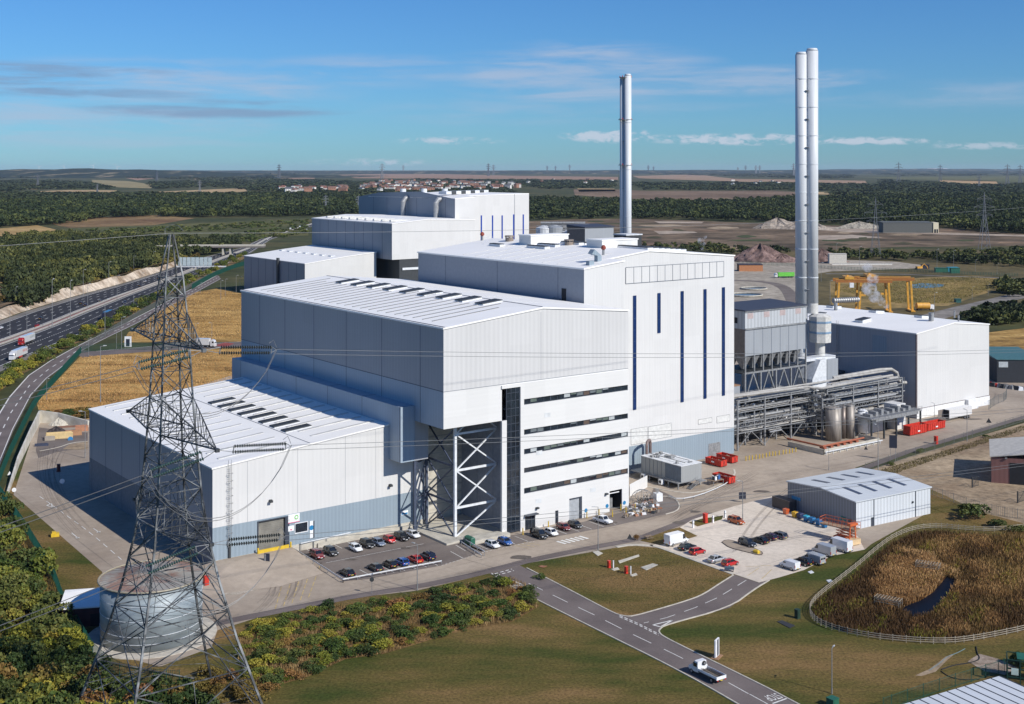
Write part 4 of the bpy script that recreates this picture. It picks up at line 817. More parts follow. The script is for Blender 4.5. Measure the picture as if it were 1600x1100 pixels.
# ---- pipe rack
M_pipe = mat('lagged_pipe', (.40,.385,.36), .55, .2, .15, nscale=.5); M_pipe2 = mat('silver_pipe', (.33,.335,.34), .5, .35)
t = plant('pipe_rack', 'long open steel pipe rack full of silver lagged pipes, below the filter house', 'pipe rack', 124, 29); of = (124, 29, 0)
fr = MB(); pp = MB(); wk = MB(); tr = MB()
rr_ = random.Random(5)
def rack(u0, u1, v0, v1, htop, n, pz, axis=0):
    for k in range(n+1):
        u = u0+(u1-u0)*k/n
        for v in (v0, v1): fr.bx(u-.22,u+.22,v-.22,v+.22,0,htop) if axis == 0 else fr.bx(v-.22,v+.22,u-.22,u+.22,0,htop)
        for z in pz: (fr.bx(u-.15,u+.15,v0,v1,z-.2,z+.2) if axis == 0 else fr.bx(v0,v1,u-.15,u+.15,z-.2,z+.2))
        if k < n:
            uu2 = u0+(u1-u0)*(k+1)/n; um = (u+uu2)/2
            P = lambda a, z: (a, v0, z) if axis == 0 else (v0, a, z)
            fr.tube(P(u,.5), P(um,pz[0]), .14, 4); fr.tube(P(uu2,.5), P(um,pz[0]), .14, 4)
            m_ = 6
            for q in range(m_):
                a = u+(uu2-u)*q/m_; c = u+(uu2-u)*(q+1)/m_; tr.tube(P(a,pz[1]-1.2), P((a+c)/2,pz[1]), .07, 4); tr.tube(P((a+c)/2,pz[1]), P(c,pz[1]-1.2), .07, 4)
                tr.tube(P(a,pz[2]+.1), P(a,pz[2]+1.2), .05, 4)
    for z in list(pz)+[pz[1]-1.2, pz[2]+1.2, htop]:
        for v in (v0, v1): (fr.bx(u0,u1,v-.12,v+.12,z-.15,z+.15) if axis == 0 else fr.bx(v-.12,v+.12,u0,u1,z-.15,z+.15))
    for z in pz:
        for q in range(7):
            v = v0+.5+(v1-v0-1)*q/6+rr_.uniform(-.2,.2); r = rr_.choice([.08,.12,.18,.28,.4]); a = u0+rr_.uniform(-1,3); c = u1+rr_.uniform(-4,1.5)
            if axis == 0: pp.tube((a,v,z+.25+r),(c,v,z+.25+r),r,8, mi=rr_.randint(0,1))
            else: pp.tube((v,a,z+.25+r),(v,c,z+.25+r),r,8, mi=rr_.randint(0,1))
            if rr_.random() < .7:
                x = rr_.uniform(a+2,c-2); zz = z+rr_.uniform(1.2,2.4)
                if axis == 0: pp.tube((x,v,z+.3),(x,v,zz),r*.7,6); pp.tube((x,v,zz),(x+rr_.uniform(1,4),v,zz),r*.7,6)
                else: pp.tube((v,x,z+.3),(v,x,zz),r*.7,6)
    for q in range(26):   # drums, valves and boxes sitting on the decks
        x = rr_.uniform(u0,u1); v = rr_.uniform(v0,v1); z = rr_.choice(pz)+.2; s_ = rr_.uniform(.3,.9)
        (wk.bx(x,x+s_*1.5,v,v+s_,z,z+s_*1.2,rr_.randint(0,2)) if axis == 0 else wk.bx(v,v+s_,x,x+s_*1.5,z,z+s_*1.2,rr_.randint(0,2)))
rack(124, 160, 27, 34, 15.0, 3, (5.2, 8.2, 11.4, 14.4))
rack(22, 33, 157, 163, 13.0, 1, (5.2, 7.6, 10, 12.4), 1)
rack(163, 202, 25, 31, 14.6, 3, (5.2, 8.6, 11.4, 14.0))
for dv, r in ((0,.42),(1.4,.34)): pp.path([(122,27+dv,16.6),(156+dv,27+dv,16.0),(158+dv,26+dv,15.6),(160,24.5+dv,15.4),(196,24.5+dv,16.0)] if not dv else [(122,28.4,16.6),(163,28.4,16.4),(176,29.5,16.4),(200,29,16.6)], r, 10)
pp.path([(172,30,16.8),(196,29.5,17.2),(201,28.6,17.0),(203.5,28.2,15.6),(204.2,28,13.2),(205,27.6,12.2),(207.2,27.2,12.0)], .58, 12)
for k in range(34):
    x = rr_.uniform(123,205); v = rr_.uniform(23,33) if x < 163 else rr_.uniform(24,31); a = rr_.choice([0,1]); z = rr_.uniform(1,14); l = rr_.uniform(2,8); r = rr_.choice([.08,.15,.25])
    pp.tube((x,v,z),(x+(l if a else 0),v,z+(0 if a else l*.6)),r,6, mi=rr_.randint(0,1))
fr.build('frame', M_steel, t, off=of); pp.build('pipes', [M_pipe, M_pipe2], t, off=of)['kind'] = 'stuff'; wk.build('valves', [M_steel, M_dsteel, M_wpaint], t, off=of)['kind'] = 'stuff'; tr.build('walkway', M_steel, t, off=of)
# near-black backing added behind the rack, its colour stands for shade in the bays
b = MB(); b.bx(123,160,34.6,40,0,13.5); b.bx(168,204,32,40,0,8.5); o = solo(b, 'rack_shade_backing', mat('shade_black', (.018,.018,.02), .8), 'low near-black backing added for shade, mostly hidden behind the pipe rack', 'plant room', W(0,0), TH)
# steel platform on columns right of the silos
b = MB(); u0, v0 = uvp(1362,690); 
b.bx(u0,u0+26,v0,v0+9,6.6,7.0,0)
for k in range(5):
    for q in (0, 8.5): b.bx(u0+k*6.3,u0+k*6.3+.45,v0+q,v0+q+.45,0,6.6,1)
for k in range(14):
    b.tube((u0+k*2,v0,7),(u0+k*2,v0,8.1),.05,4,0)
b.tube((u0,v0,8.1),(u0+26,v0,8.1),.05,4,0); b.tube((u0,v0,7.6),(u0+26,v0,7.6),.05,4,0); b.bx(u0+2,u0+24,v0-.1,v0,5.9,6.6,0)
for k in range(8): x = u0+2+k*2.8; b.bx(x,x+1.2,v0+2,v0+5,7,7.8+.5*(k%3),2)
o = solo(b, 'steel_platform', [M_steel, M_dsteel, M_pipe2], 'raised steel walkway platform on dark columns, right of the white silo', 'platform', W(0,0), TH)
b = MB(); b.bx(u0+8,u0+17,v0+8,v0+13,0,4.2,0); b.bx(u0+21,u0+25.6,v0+6,v0+11,0,8.2,0); solo(b, 'annexe', M_white, 'white box annexe against the shaded wall of the right-hand hall', 'annexe', W(0,0), TH)
# ---- silos
M_stain = mat('stained_steel', (.30,.27,.24), .55, .25, .35, scale=(1,1,.12), nscale=1.1)
def silo(px0, px1, ytop, ybase, label, m, dome=0, grp=None):
    Y = H*F/(ybase-HY); r = (px1-px0)/2*Y/F; Y += r; X = ((px0+px1)/2-800)*Y/F; zt2 = zat(ytop, Y-r*.2)
    t = thing('silo', label, 'silo', (X, Y, 0), 0, grp); b = MB(); b.cyl(0,0,1.0 if dome else .2,zt2,r,28); b.cyl(0,0,zt2,zt2+.5,r,28,0,r*.5); o = b.build('shell', m, t)
    for p in o.data.polygons: p.use_smooth = abs(p.normal.z) < .4
    b = MB()
    for k in range(10): a = k*math.pi/5; b.tube((r*math.cos(a),r*math.sin(a),zt2),(r*math.cos(a),r*math.sin(a),zt2+1),.04,4)
    b.path([(r*math.cos(a),r*math.sin(a),zt2+1) for a in [k*math.pi/8 for k in range(17)]], .04, 4); b.path([(r*math.cos(a),r*math.sin(a),zt2+.1) for a in [k*math.pi/8 for k in range(17)]], .12, 4)
    b.build('handrail', M_steel, t)
    b = MB()
    for q in (-.25,.25): b.tube((r+.2,q,0),(r+.2,q,zt2+1),.04,4)
    for k in range(int(zt2/.4)): b.tube((r+.2,-.25,k*.4),(r+.2,.25,k*.4),.03,4)
    b.build('ladder', M_steel, t)
    if dome:
        b = MB()
        for k in range(4): a = k*math.pi/2+.6; b.tube((r*.9*math.cos(a),r*.9*math.sin(a),0),(r*.9*math.cos(a),r*.9*math.sin(a),1.1),.12,5)
        b.build('leg', M_wsteel, t)
    return t
silo(1290,1314,638,690.5,'widest brown-stained steel silo, leftmost of the four beside the pipe rack',M_stain)
silo(1312,1322,636,686,'narrow dark steel silo squeezed between the two stained round ones',mat('dark_stained_steel',(.18,.15,.135),.45,.5))
silo(1321,1335,634,686,'slender shiny stained steel silo in the middle of the row',M_stain)
silo(1340,1356,642,682,'white painted silo on short legs, rightmost of the row',M_wpaint,1)
b = MB(); u0, v0 = uvp(1288,711); u1_, v1_ = uvp(1371,693); uL, vL = uvp(1243,694)
b.bx(u0,u1_+1,v0,v0+.35,0,1.6,0); b.bx(u0-.3,u1_+1.2,v0-.8,v0-.6,.9,1.2,1)
for k in range(9): x = u0+(u1_-u0)*k/8; b.bx(x-.06,x+.06,v0-.85,v0-.55,0,1.1,1)
b.bx(u0,u0+.35,v0,v0+14,0,1.6,0); b.bx(u1_+.7,u1_+1.0,v0,v0+8,0,1.6,0); b.tube((u0+1,v0+1.5,2.2),(u1_-5,v0+1.5,2.2),.3,8,2); b.tube((u0+1,v0+1,2.2),(u0+1,v0+15,2.2),.3,8,2)
for k in range(6): b.bx(u0+1+k*3,u0+2.2+k*3,v0+.8,v0+2.6,1.4,2.0,2)
solo(b, 'bund_wall', [M_conc, M_trim, mat('rusty_red_pipework', (.33,.10,.05), .7)], 'low concrete bund wall with crash rail and rusty red pipework round the silos', 'wall', W(0,0), TH)

# ---- right-hand hall (W)
XW, YW, _ = G(1432, 654.5); wu = (XW-OX)*UX+(YW-OY)*UY; wv = -(XW-OX)*UY+(YW-OY)*UX
t = plant('maintenance_hall', 'white gabled hall on the far right with shaded west wall and curved pipe entering it', 'industrial hall', wu, wv); of = (wu, wv, 0)
WW, WL = 43.2, 75; we = zat(522.5, YW); wr = we+2.1
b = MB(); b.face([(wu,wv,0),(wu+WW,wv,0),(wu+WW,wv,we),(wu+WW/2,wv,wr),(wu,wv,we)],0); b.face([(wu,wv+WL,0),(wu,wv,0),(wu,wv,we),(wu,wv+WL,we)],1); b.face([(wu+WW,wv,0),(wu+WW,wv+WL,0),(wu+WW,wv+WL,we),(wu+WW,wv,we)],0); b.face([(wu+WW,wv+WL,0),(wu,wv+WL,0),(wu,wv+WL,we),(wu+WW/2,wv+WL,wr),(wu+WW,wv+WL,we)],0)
b.bx(wu,wu+WW,wv-.25,wv,0,3.4,2); b.bx(wu,wu+WW,wv-.3,wv-.25,3.3,3.5,3); b.bx(wu-.25,wu+.25,wv-.25,wv+.2,3.4,we,3)
for (a, c) in ((12,18),(46,56)): 
    b.bx(wu-.06,wu,wv+a,wv+c,we-8,we-2,4)
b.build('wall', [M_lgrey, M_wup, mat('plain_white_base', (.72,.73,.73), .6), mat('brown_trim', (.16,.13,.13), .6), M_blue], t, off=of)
b = MB(); roofplate(b, [(wu,we),(wu+WW/2,wr),(wu+WW,we)], wv, wv+WL, .4); b.build('roof', M_roof, t, off=of)
sr = (wr-we)/(WW/2)
for (v, u) in ((26,5),(46,5),(16,26),(36,26),(56,26)):
    b = MB(); s_ = sr if u < 20 else -sr; z = (we+u*sr if u < 20 else wr-(u-WW/2)*sr)+.4; ventbox(b, wu+u, wv+v, z, 5, 3.4, .9, 0, 1, s_); b.build('roof_vent', [M_trim, M_dsteel], t, off=of)
for (u, v, r, h) in ((20,8,.9,3.2),(20,50,.7,3),(32,5,.3,1.8),(40,12,.3,2.2)):
    b = MB(); b.cyl(wu+u,wv+v,wr-.5,wr+h,r,12); b.build('roof_stack', M_steel, t, off=of)
b = MB(); 
for q in (-.4,.4): b.tube((wu-.4,wv+33+q,6),(wu-.4,wv+33+q,we+1.5),.07,4)
for k in range(26): b.tube((wu-.4,wv+32.6,6+k*.9),(wu-.4,wv+33.4,6+k*.9),.05,4)
b.build('ladder', M_steel, t, off=of)
b = MB(); b.bx(wu+30.5,wu+32,wv-.32,wv-.3,1.2,3.3); b.build('door', M_dark, t, off=of)
b = MB(); b.bx(wu+28,wu+34,wv-1.6,wv-.3,0,3.5); b.build('porch', mat('plain_white_base',(.7,.7,.7)), t, off=of)
b = MB(); b.bx(wu-7,wu-.5,wv+20,wv+38,11,11.4,0)
for k in range(4):
    for q in (-6.6,-1): b.bx(wu+q,wu+q+.35,wv+20.3+k*5.7,wv+20.7+k*5.7,0,11,1)
b.cyl(wu-3.5,wv+30,11.4,12.8,2.4,14,1); solo(b, 'cooler_deck', [M_blue, M_dsteel], 'small roofed cooler deck on legs against the shaded wall of the right-hand hall', 'cooler', W(0,0), TH)
# ---- corrugated silver duct, seen above the hall roof
Xc, Yc_, _ = G(1302, 480, 22); b = MB(); p0 = Vector((Xc,Yc_,25)); p1 = p0+Vector((13,5,0))
for k in range(12): q = p0.lerp(p1,k/12); q2 = p0.lerp(p1,(k+.55)/12); b.tube(q,q2,1.25,14); b.tube(q2,p0.lerp(p1,(k+1)/12),1.0,14)
solo(b, 'ribbed_duct', M_pipe2, 'fat ribbed silver duct lying beyond the right-hand hall roof', 'duct')
# ---- second plant, far behind (R, P, Q)
C2X, C2Y = -78.5, 810.0
def W2(u, v, z=0): return (C2X+u*UX-v*UY, C2Y+u*UY+v*UX, z)
def u2(px, v): return u_at(px, v, C2X, C2Y)
M_fw = cladding('far_west_shaded_cladding', (.28,.30,.34), 2.5, .03, amp=.02)  # far west walls: darker copy of the pale cladding with shade painted in
def v2(px, u):
    r = (px-800)/F; return (C2X+u*UX-r*(C2Y+u*UY))/(UY+r*UX)
def far_hall(name, label, u0, u1, v0, v1, e0, e1, ridge=None, bot=0, nseam=8, extra=None):
    t = thing(name, label, 'industrial hall', W2(u0,v0), TH); of = (u0,v0,0); b = MB()
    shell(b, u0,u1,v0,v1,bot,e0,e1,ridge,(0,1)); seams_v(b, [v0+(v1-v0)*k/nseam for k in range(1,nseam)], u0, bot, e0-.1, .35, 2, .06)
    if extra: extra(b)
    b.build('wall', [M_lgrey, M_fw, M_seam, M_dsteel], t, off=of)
    b = MB(); roofplate(b, [(u0,e0)]+([ridge] if ridge else [])+[(u1,e1)], v0, v1, .5); b.build('roof', M_roof, t, off=of); return t, of
Rv = 15.9; Ru0 = u2(476.4, Rv); Ru1 = u2(589, Rv)
RY = W2(Ru0,Rv)[1]; re0 = zat(413, RY); re1 = zat(394.5, W2(Ru1,Rv)[1])
t, of = far_hall('far_low_hall', 'distant low white hall, leftmost and lowest of the group behind the tall waste hall', Ru0, Ru1-.5, Rv, v2(381.5,Ru0), re0, re1, (Ru0+.55*(Ru1-Ru0), re0+.62*(re1-re0)), 0, 8)
b = MB(); b.bx(Ru0-1.5,Ru0,Rv+36,Rv+38,2,re0+2); b.build('ladder_cage', M_dsteel, t, off=of)
for k in range(7):
    b = MB(); b.bx(Ru0+24,Ru0+27,Rv+10+k*12,Rv+14+k*12,re0+3,re0+3.9); b.build('roof_vent', M_trim, t, off=of)
Pu1 = u2(742, 0); py0 = zat(350.2, C2Y); pe1 = zat(345, W2(Pu1,0)[1])
zbP = zat(406, C2Y)
t, of = far_hall('far_tall_hall', 'distant white hall with overhanging corner and flat rooflights, middle of the group behind', 0, Pu1, 0, 112, py0, pe1+.5, (28, py0+2.2), zbP, 9)
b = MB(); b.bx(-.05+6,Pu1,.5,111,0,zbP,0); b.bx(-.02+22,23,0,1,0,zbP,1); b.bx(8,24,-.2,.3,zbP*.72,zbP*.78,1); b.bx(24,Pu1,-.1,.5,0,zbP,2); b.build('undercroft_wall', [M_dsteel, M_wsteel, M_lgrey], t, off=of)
for k in range(9):
    b = MB(); b.bx(4,20,8+k*11,10+k*11,py0+1.2,py0+2.2); b.bx(4.4,19.6,8.4+k*11,9.6+k*11,py0+2.2,py0+2.35); b.build('roof_vent', M_strip, t, off=of)
Qv = 20; Qu0 = u2(711,Qv); Qu1 = u2(742.5,Qv); QY = W2(Qu0,Qv)[1]; qz0 = zat(311, QY); 
Qv2 = 30; QuR = u2(826.5,Qv2); 
t = thing('far_boiler_house', 'distant tallest white block with bright blue slot windows, behind the others', 'boiler house', W2(Qu0,Qv), TH); of = (Qu0,Qv,0)
b = MB(); qzr = zat(303, W2(QuR,Qv2)[1]); qz1 = zat(306.5, W2(u2(742.5,Qv2),Qv2)[1])
b.face([(Qu0,Qv,0),(Qu1,Qv,0),(Qu1,Qv,qz0+1),(Qu0,Qv,qz0)],0); b.face([(Qu1,Qv,0),(Qu1,Qv2,0),(Qu1,Qv2,qz0+1),(Qu1,Qv,qz0+1)],0)
ua = u2(742.5,Qv2); b.face([(ua,Qv2,0),(QuR,Qv2,0),(QuR,Qv2,qzr),(ua,Qv2,qz1)],0); 
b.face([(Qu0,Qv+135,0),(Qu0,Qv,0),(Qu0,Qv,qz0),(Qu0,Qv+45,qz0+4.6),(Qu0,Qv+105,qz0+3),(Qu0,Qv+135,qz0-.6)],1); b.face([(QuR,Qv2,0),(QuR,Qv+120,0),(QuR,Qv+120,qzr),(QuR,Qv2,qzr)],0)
seams_v(b, [Qv+12,Qv+50,Qv+92,Qv+112], Qu0, 30, qz0-.3, .35, 2, .06); seams_u(b, [u2(804,Qv2)], Qv2, 30, qzr, .3, 2, .05)
b.build('wall', [M_lgrey, M_fw, M_seam], t, off=of)
b = MB(); b.loft([[(Qu0,Qv,qz0),(Qu1,Qv,qz0+1),(Qu1,Qv2,qz1),(QuR,Qv2,qzr),(QuR,Qv+120,qzr),(Qu0,Qv+120,qz0-.5)],[(Qu0,Qv,qz0+.5),(Qu1,Qv,qz0+1.5),(Qu1,Qv2,qz1+.5),(QuR,Qv2,qzr+.5),(QuR,Qv+120,qzr+.5),(Qu0,Qv+120,qz0)]])
b.build('roof', M_roof, t, off=of)
for px in (752,769.5,784.5,802.5,817.5):
    u = u2(px,Qv2); Y = W2(u,Qv2)[1]; b = MB(); b.bx(u-.55,u+.55,Qv2-.2,Qv2,zat(381,Y),zat(335 if px>800 else 336.5,Y)); b.build('slot_window', mat('bright_blue_window', (.01,.05,.32), .2), t, off=of)
for k in range(9):
    b = MB(); x = Qu0+14+k*7; b.bx(x,x+4.5,Qv2+22+k*4,Qv2+32+k*4,qzr,qzr+2.2,k%2); b.build('roof_vent', [M_trim, M_dsteel], t, off=of)
for k in range(3):
    b = MB(); b.cyl(Qu0+10+k*15,Qv+85-k*6,qz0,qz0+6,2.2,12); b.build('exhaust_stub', M_trim, t, off=of)
b = MB(); zc_ = zat(345, QY)
for v in (18, 62): b.path([(Qu0-4,Qv+v,zc_-6),(Qu0-4,Qv+v,zc_+6),(Qu0-4.2,Qv+v,zc_+12),(Qu0-2.5,Qv+v,zc_+14.5),(Qu0+.5,Qv+v,zc_+14.8)], 1.9, 12)
b.tube((Qu0-5,Qv+6,zc_-6),(Qu0-5,Qv+64,zc_-6),2.1,12); 
for k in range(9): b.tube((Qu0-5,Qv+8+k*6,zc_-6),(Qu0-5,Qv+8.8+k*6,zc_-6),2.5,12)
b.bx(Qu0-8,Qu0-1,Qv-1,Qv+66,zc_-9.5,zc_-8.8); b.bx(Qu0-8,Qu0-1,Qv-1,Qv+4,zc_-9,zc_-3)
b.build('flue_pipe', M_pipe2, t, off=of)
# grey process block and tanks behind the roof
for i, (px, yt, yb, r, lab) in enumerate([(850,356,372,4.2,'leftmost pale round tank behind the roof of the tallest block'),(866,355,372,4.4,'dark round tank second from the left behind the tallest block'),(893,362,378,5.0,'low pale round tank in the middle of the far tank group'),(910,353,372,4.0,'dark round tank against the far grey process block')]):
    Y = 640; X = (px-800)*Y/F; z = zat(yt,Y); b = MB(); b.cyl(0,0,0,z,r,18); b.cyl(0,0,z,z+1.2,r,18,0,r*.3)
    t = thing('storage_tank', lab, 'tank', (X,Y,0)); b.build('shell', M_gcl if i%2 else M_trim, t); b = MB(); b.path([(r*math.cos(a),r*math.sin(a),z+1) for a in [k*math.pi/6 for k in range(13)]], .12, 4); b.build('handrail', M_steel, t)
b = MB(); Y = 660
for k in range(9): x = (846+k*8-800)*Y/F; b.bx(x,x+.6,0,.6,0,zat(352,Y)); b.bx(x,x+.6,9,9.6,0,zat(352,Y)); b.tube((x,0,zat(366,Y)),(x+3,0,zat(352,Y)),.3,4)
for z in (zat(352,Y), zat(359,Y), zat(366,Y)): b.bx(47*Y/F,114*Y/F,-.3,.3,z-.3,z+.3); b.bx(47*Y/F,114*Y/F,9,9.6,z-.3,z+.3); b.tube((45*Y/F,4,z+1),(115*Y/F,4,z+1),.8,8)
solo(b, 'process_gantry', M_steel, 'distant tangle of grey process steelwork behind the round tanks', 'steel frame', (0,Y,0))
t = thing('process_block', 'distant grey corrugated process block left of the slimmer chimney', 'industrial hall', ((914-800)*620/F, 620, 0), TH)
b = MB(); zq = zat(356,620); b.bx(0,19,0,14,0,zq,0); b.face([(-.1,14,0),(-.1,0,0),(-.1,0,zq),(-.1,14,zq)],1); b.build('wall', [M_gcl, M_brown], t); b = MB(); b.loft([[(-.5,-.5,zq),(19.5,-.5,zq),(19.5,14,zq),(-.5,14,zq)],[(-.5,-.5,zq+.4),(19.5,-.5,zq+.4),(19.5,14,zq+1.2),(-.5,14,zq+1.2)]]); b.build('roof', mat('dark_blue_grey_roof',(.05,.05,.07)), t)
# ---- small warehouse bottom right
a_ = math.atan2(.522,.853); KX, KY, _ = G(1337, 827.7); kh = zat(785, KY)
t = thing('small_warehouse', 'small pale grey corrugated warehouse with eight dark rooflights beside the car park', 'warehouse', (KX,KY,0), a_)
KW, KL = 26.0, 22.5; M_kw = cladding('shaded_corrugated', (.21,.225,.25), .9, .04, amp=.14); M_ks = cladding('pale_corrugated', (.56,.59,.62), 1.1, .04, amp=.10)  # left gable sheet is a darkened copy, shade put into its colour
b = MB(); b.face([(0,0,0),(KW,0,0),(KW,0,kh),(0,0,kh)],1); b.face([(0,KL,0),(0,0,0),(0,0,kh),(0,KL/2,kh+.9),(0,KL,kh)],0); b.face([(KW,0,0),(KW,KL,0),(KW,KL,kh),(KW,KL/2,kh+.9),(KW,0,kh)],1); b.face([(KW,KL,0),(0,KL,0),(0,KL,kh),(KW,KL,kh)],1); b.bx(-.05,.1,-.05,.1,0,kh,2); b.bx(20.5,20.75,-.08,0,0,kh+.2,2); b.bx(6,6.2,-.08,0,0,kh+.2,2)
b.build('wall', [M_kw, M_ks, M_frame], t)
b = MB(); 
A = [(-.3,-.3,kh),(-.3,KL/2,kh+.9),(-.3,KL+.3,kh),(-.3,KL+.3,kh+.25),(-.3,KL/2,kh+1.15),(-.3,-.3,kh+.25)]; b.loft([A,[(KW+.3,p[1],p[2]) for p in A]]); b.build('roof', cladding('pale_grey_roof_sheet', (.56,.59,.61), .9, .06, amp=.04), t)
for j in range(2):
    for k in range(4):
        v0 = 3.2 if j == 0 else 13.6; s_ = .9/11.25*(1 if j == 0 else -1); z = kh+.25+(v0*.08 if j == 0 else .9-(v0-11.25)*.08)+.02; u = 4.6+k*5.2
        b = MB(); b.loft([[(u,v0,z-.03),(u+1.2,v0,z-.03),(u+1.2,v0+5.5,z-.03+5.5*s_),(u,v0+5.5,z-.03+5.5*s_)],[(u,v0,z+.06),(u+1.2,v0,z+.06),(u+1.2,v0+5.5,z+.06+5.5*s_),(u,v0+5.5,z+.06+5.5*s_)]]); b.build('rooflight', mat('dark_rooflight', (.07,.08,.11), .3), t)
b = MB(); b.bx(5.2,5.9,-.1,0,0,2.1,0); b.build('door', M_frame, t); b = MB(); b.bx(19.3,19.7,-.3,0,3.6,4,0); b.build('floodlight', M_dsteel, t); b = MB(); b.bx(-.1,0,18,21,2.6,3.4,0); b.build('wall_sign', mat('blue_sign',(.02,.2,.4)), t)
b = MB(); b.bx(-.1,0,1.2,2.2,0,2.1,0); b.build('door', M_frame, t); b = MB(); b.bx(-.12,0,3.0,4.6,1.2,2.2); b.build('window', mat('teal_glass', (.03,.16,.15), .2), t)
# bottom right white roof
t = thing('site_cabin', 'long white panelled roof at the bottom right corner, beside a green steel frame', 'building', (0,0,0))
ca, cb_, cc = G(1412,1101,3.2), G(1562,1057,3.2), G(1720,1126,3.2)
ca, cb_, cc = Vector(ca), Vector(cb_), Vector(cc); dn = (ca-cb_); dm = (cc-cb_)
b = MB(); Q = [cb_, cb_+dn*1.4, cb_+dn*1.4+dm, cb_+dm]
b.prism([(q.x,q.y) for q in Q], 0, 3.0); t.location = (cb_.x,cb_.y,0); b.build('wall', M_trim, t, off=(cb_.x,cb_.y,0))
b = MB(); c0 = (cb_+cb_+dn*1.4+dm)/2; b.prism([(q.x+(q.x-c0.x)*.01,q.y+(q.y-c0.y)*.01) for q in Q], 3.0, 3.25, 0)
for k in range(15):
    p = cb_+dn*1.4*(k/15); q = p+dm; n_ = dn.normalized()*.06; b.loft([[(p.x-n_.x,p.y-n_.y,3.25),(p.x+n_.x,p.y+n_.y,3.25),(q.x+n_.x,q.y+n_.y,3.25),(q.x-n_.x,q.y-n_.y,3.25)],[(p.x-n_.x,p.y-n_.y,3.33),(p.x+n_.x,p.y+n_.y,3.33),(q.x+n_.x,q.y+n_.y,3.33),(q.x-n_.x,q.y-n_.y,3.33)]], 1 if k % 1 == 0 else 0)
b.build('roof', [cladding('cabin_roof_sheet', (.60,.63,.66), .8, .05, amp=.05), M_frame], t, off=(cb_.x,cb_.y,0))
# ---- round tank by the pylon, with its pump shed
TX, TY = (237-800)*226/F, 226.0
t = thing('water_tank', 'large round galvanised water tank with a rust-streaked roof, seen through the lattice pylon', 'tank', (TX,TY,0))
b = MB(); b.cyl(0,0,.2,10.6,9.0,64); o = b.build('shell', mat('galvanised_tank_sheet', (.24,.28,.30), .5, .12, .22, scale=(.25,.25,1.0), nscale=.8), t)
for p in o.data.polygons: p.use_smooth = abs(p.normal.z) < .4
b = MB()
for k in (1,2,4,6): b.path([(9.03*math.cos(a),9.03*math.sin(a),.2+k*1.32) for a in [i*math.pi/24 for i in range(49)]], .05, 4)
b.build('stiffening_ring', M_trim, t)
b = MB(); b.cyl(0,0,10.6,11.3,9.25,48,0,.6)
for k in range(48): a = k*math.pi/24; b.tube((9.2*math.cos(a),9.2*math.sin(a),10.66),(.7*math.cos(a),.7*math.sin(a),11.36),.06,4,0)
b.build('roof', mat('rust_streaked_roof', (.30,.285,.255), .7, 0, 0, nscale=.16, detail=6, col2=(.24,.155,.125), ramp=(.44,.56)), t)
b = MB(); b.path([(9.3*math.cos(a),9.3*math.sin(a),10.75) for a in [i*math.pi/24 for i in range(49)]], .16, 6); b.build('rim', mat('brassy_rim', (.32,.28,.20), .5), t)
b = MB(); b.prism([(11.6*math.cos(a),11.6*math.sin(a)) for a in [i*math.pi/16 for i in range(32)]], .0, .14); o = b.build('tank_plinth', M_kerb); o.location = (TX,TY,0); struct(o)
t = thing('pump_shed', 'small pump shed with a white lean-to roof tucked behind the round water tank', 'shed', ((140-800)*233/F,233,0), R(12))
b = MB(); b.bx(-4.5,4.0,-3,4,0,3.6,0); b.build('wall', mat('dark_red_brick', (.09,.03,.03), .8), t); b = MB(); b.loft([[(-5,-3.6,3.6),(4.5,-3.6,3.6),(4.5,4.5,4.4),(-5,4.5,4.4)],[(-5,-3.6,3.85),(4.5,-3.6,3.85),(4.5,4.5,4.65),(-5,4.5,4.65)]]); b.build('roof', M_roof, t); b = MB(); b.bx(.5,2.2,-3.1,-3,0,2.3); b.build('door', M_dark, t)
# retaining wall on the left
b = MB(); pw = polyW([(14,772),(30,727),(48,690),(63,661),(90,662),(137,668)])
for i in range(len(pw)-1):
    h0, h1 = [(1.0,2.6),(2.6,3.6),(3.6,4.2),(4.2,3.6),(3.6,2.2)][i]; a, c = pw[i], pw[i+1]; n_ = Vector((-(c-a).y,(c-a).x)).normalized()*.5
    b.loft([[(a.x,a.y,0),(c.x,c.y,0),(c.x+n_.x,c.y+n_.y,0),(a.x+n_.x,a.y+n_.y,0)],[(a.x,a.y,h0),(c.x,c.y,h1),(c.x+n_.x,c.y+n_.y,h1),(a.x+n_.x,a.y+n_.y,h0)]])
solo(b, 'retaining_wall', mat('stained_pale_concrete', (.62,.59,.52), .85, 0, 0, (.5,.5,.5), .5, 6, col2=(.36,.33,.27), ramp=(.4,.75)), 'pale stained concrete retaining wall bending round the yard on the far left', 'wall')
# ---- pylon
PX, PY = -52.0, 189.0; aA = math.atan2(-.8, .6)
M_pyl = mat('weathered_lattice_steel', (.055,.058,.062), .5, .3, 0, nscale=.3, col2=(.27,.28,.285), ramp=(.46,.66))
t = thing('lattice_pylon', 'tall lattice steel pylon in the left foreground, in front of the low hall', 'pylon', (PX,PY,0), aA+math.pi/4*0)
PR = [(0,16.3),(4.6,14.2),(14,10.4),(22.3,7.7),(29,5.9),(34.3,5.0),(41,4.25),(48.8,3.55),(54,3.2),(59.5,2.85),(64,2.4),(68.5,1.9),(75,.35)]
def corner(k, r, z): a = math.pi/4+k*math.pi/2; return Vector((r*math.cos(a), r*math.sin(a), z))
def lerpR(z):
    for (z0,r0),(z1,r1) in zip(PR,PR[1:]):
        if z0 <= z <= z1: return r0+(r1-r0)*(z-z0)/(z1-z0)
    return .3
for k in range(4):
    b = MB()
    for (z0,r0),(z1,r1) in zip(PR,PR[1:]): b.tube(corner(k,r0,z0), corner(k,r1,z1), .235-.0014*z0, 4)
    b.build('leg', M_pyl, t)
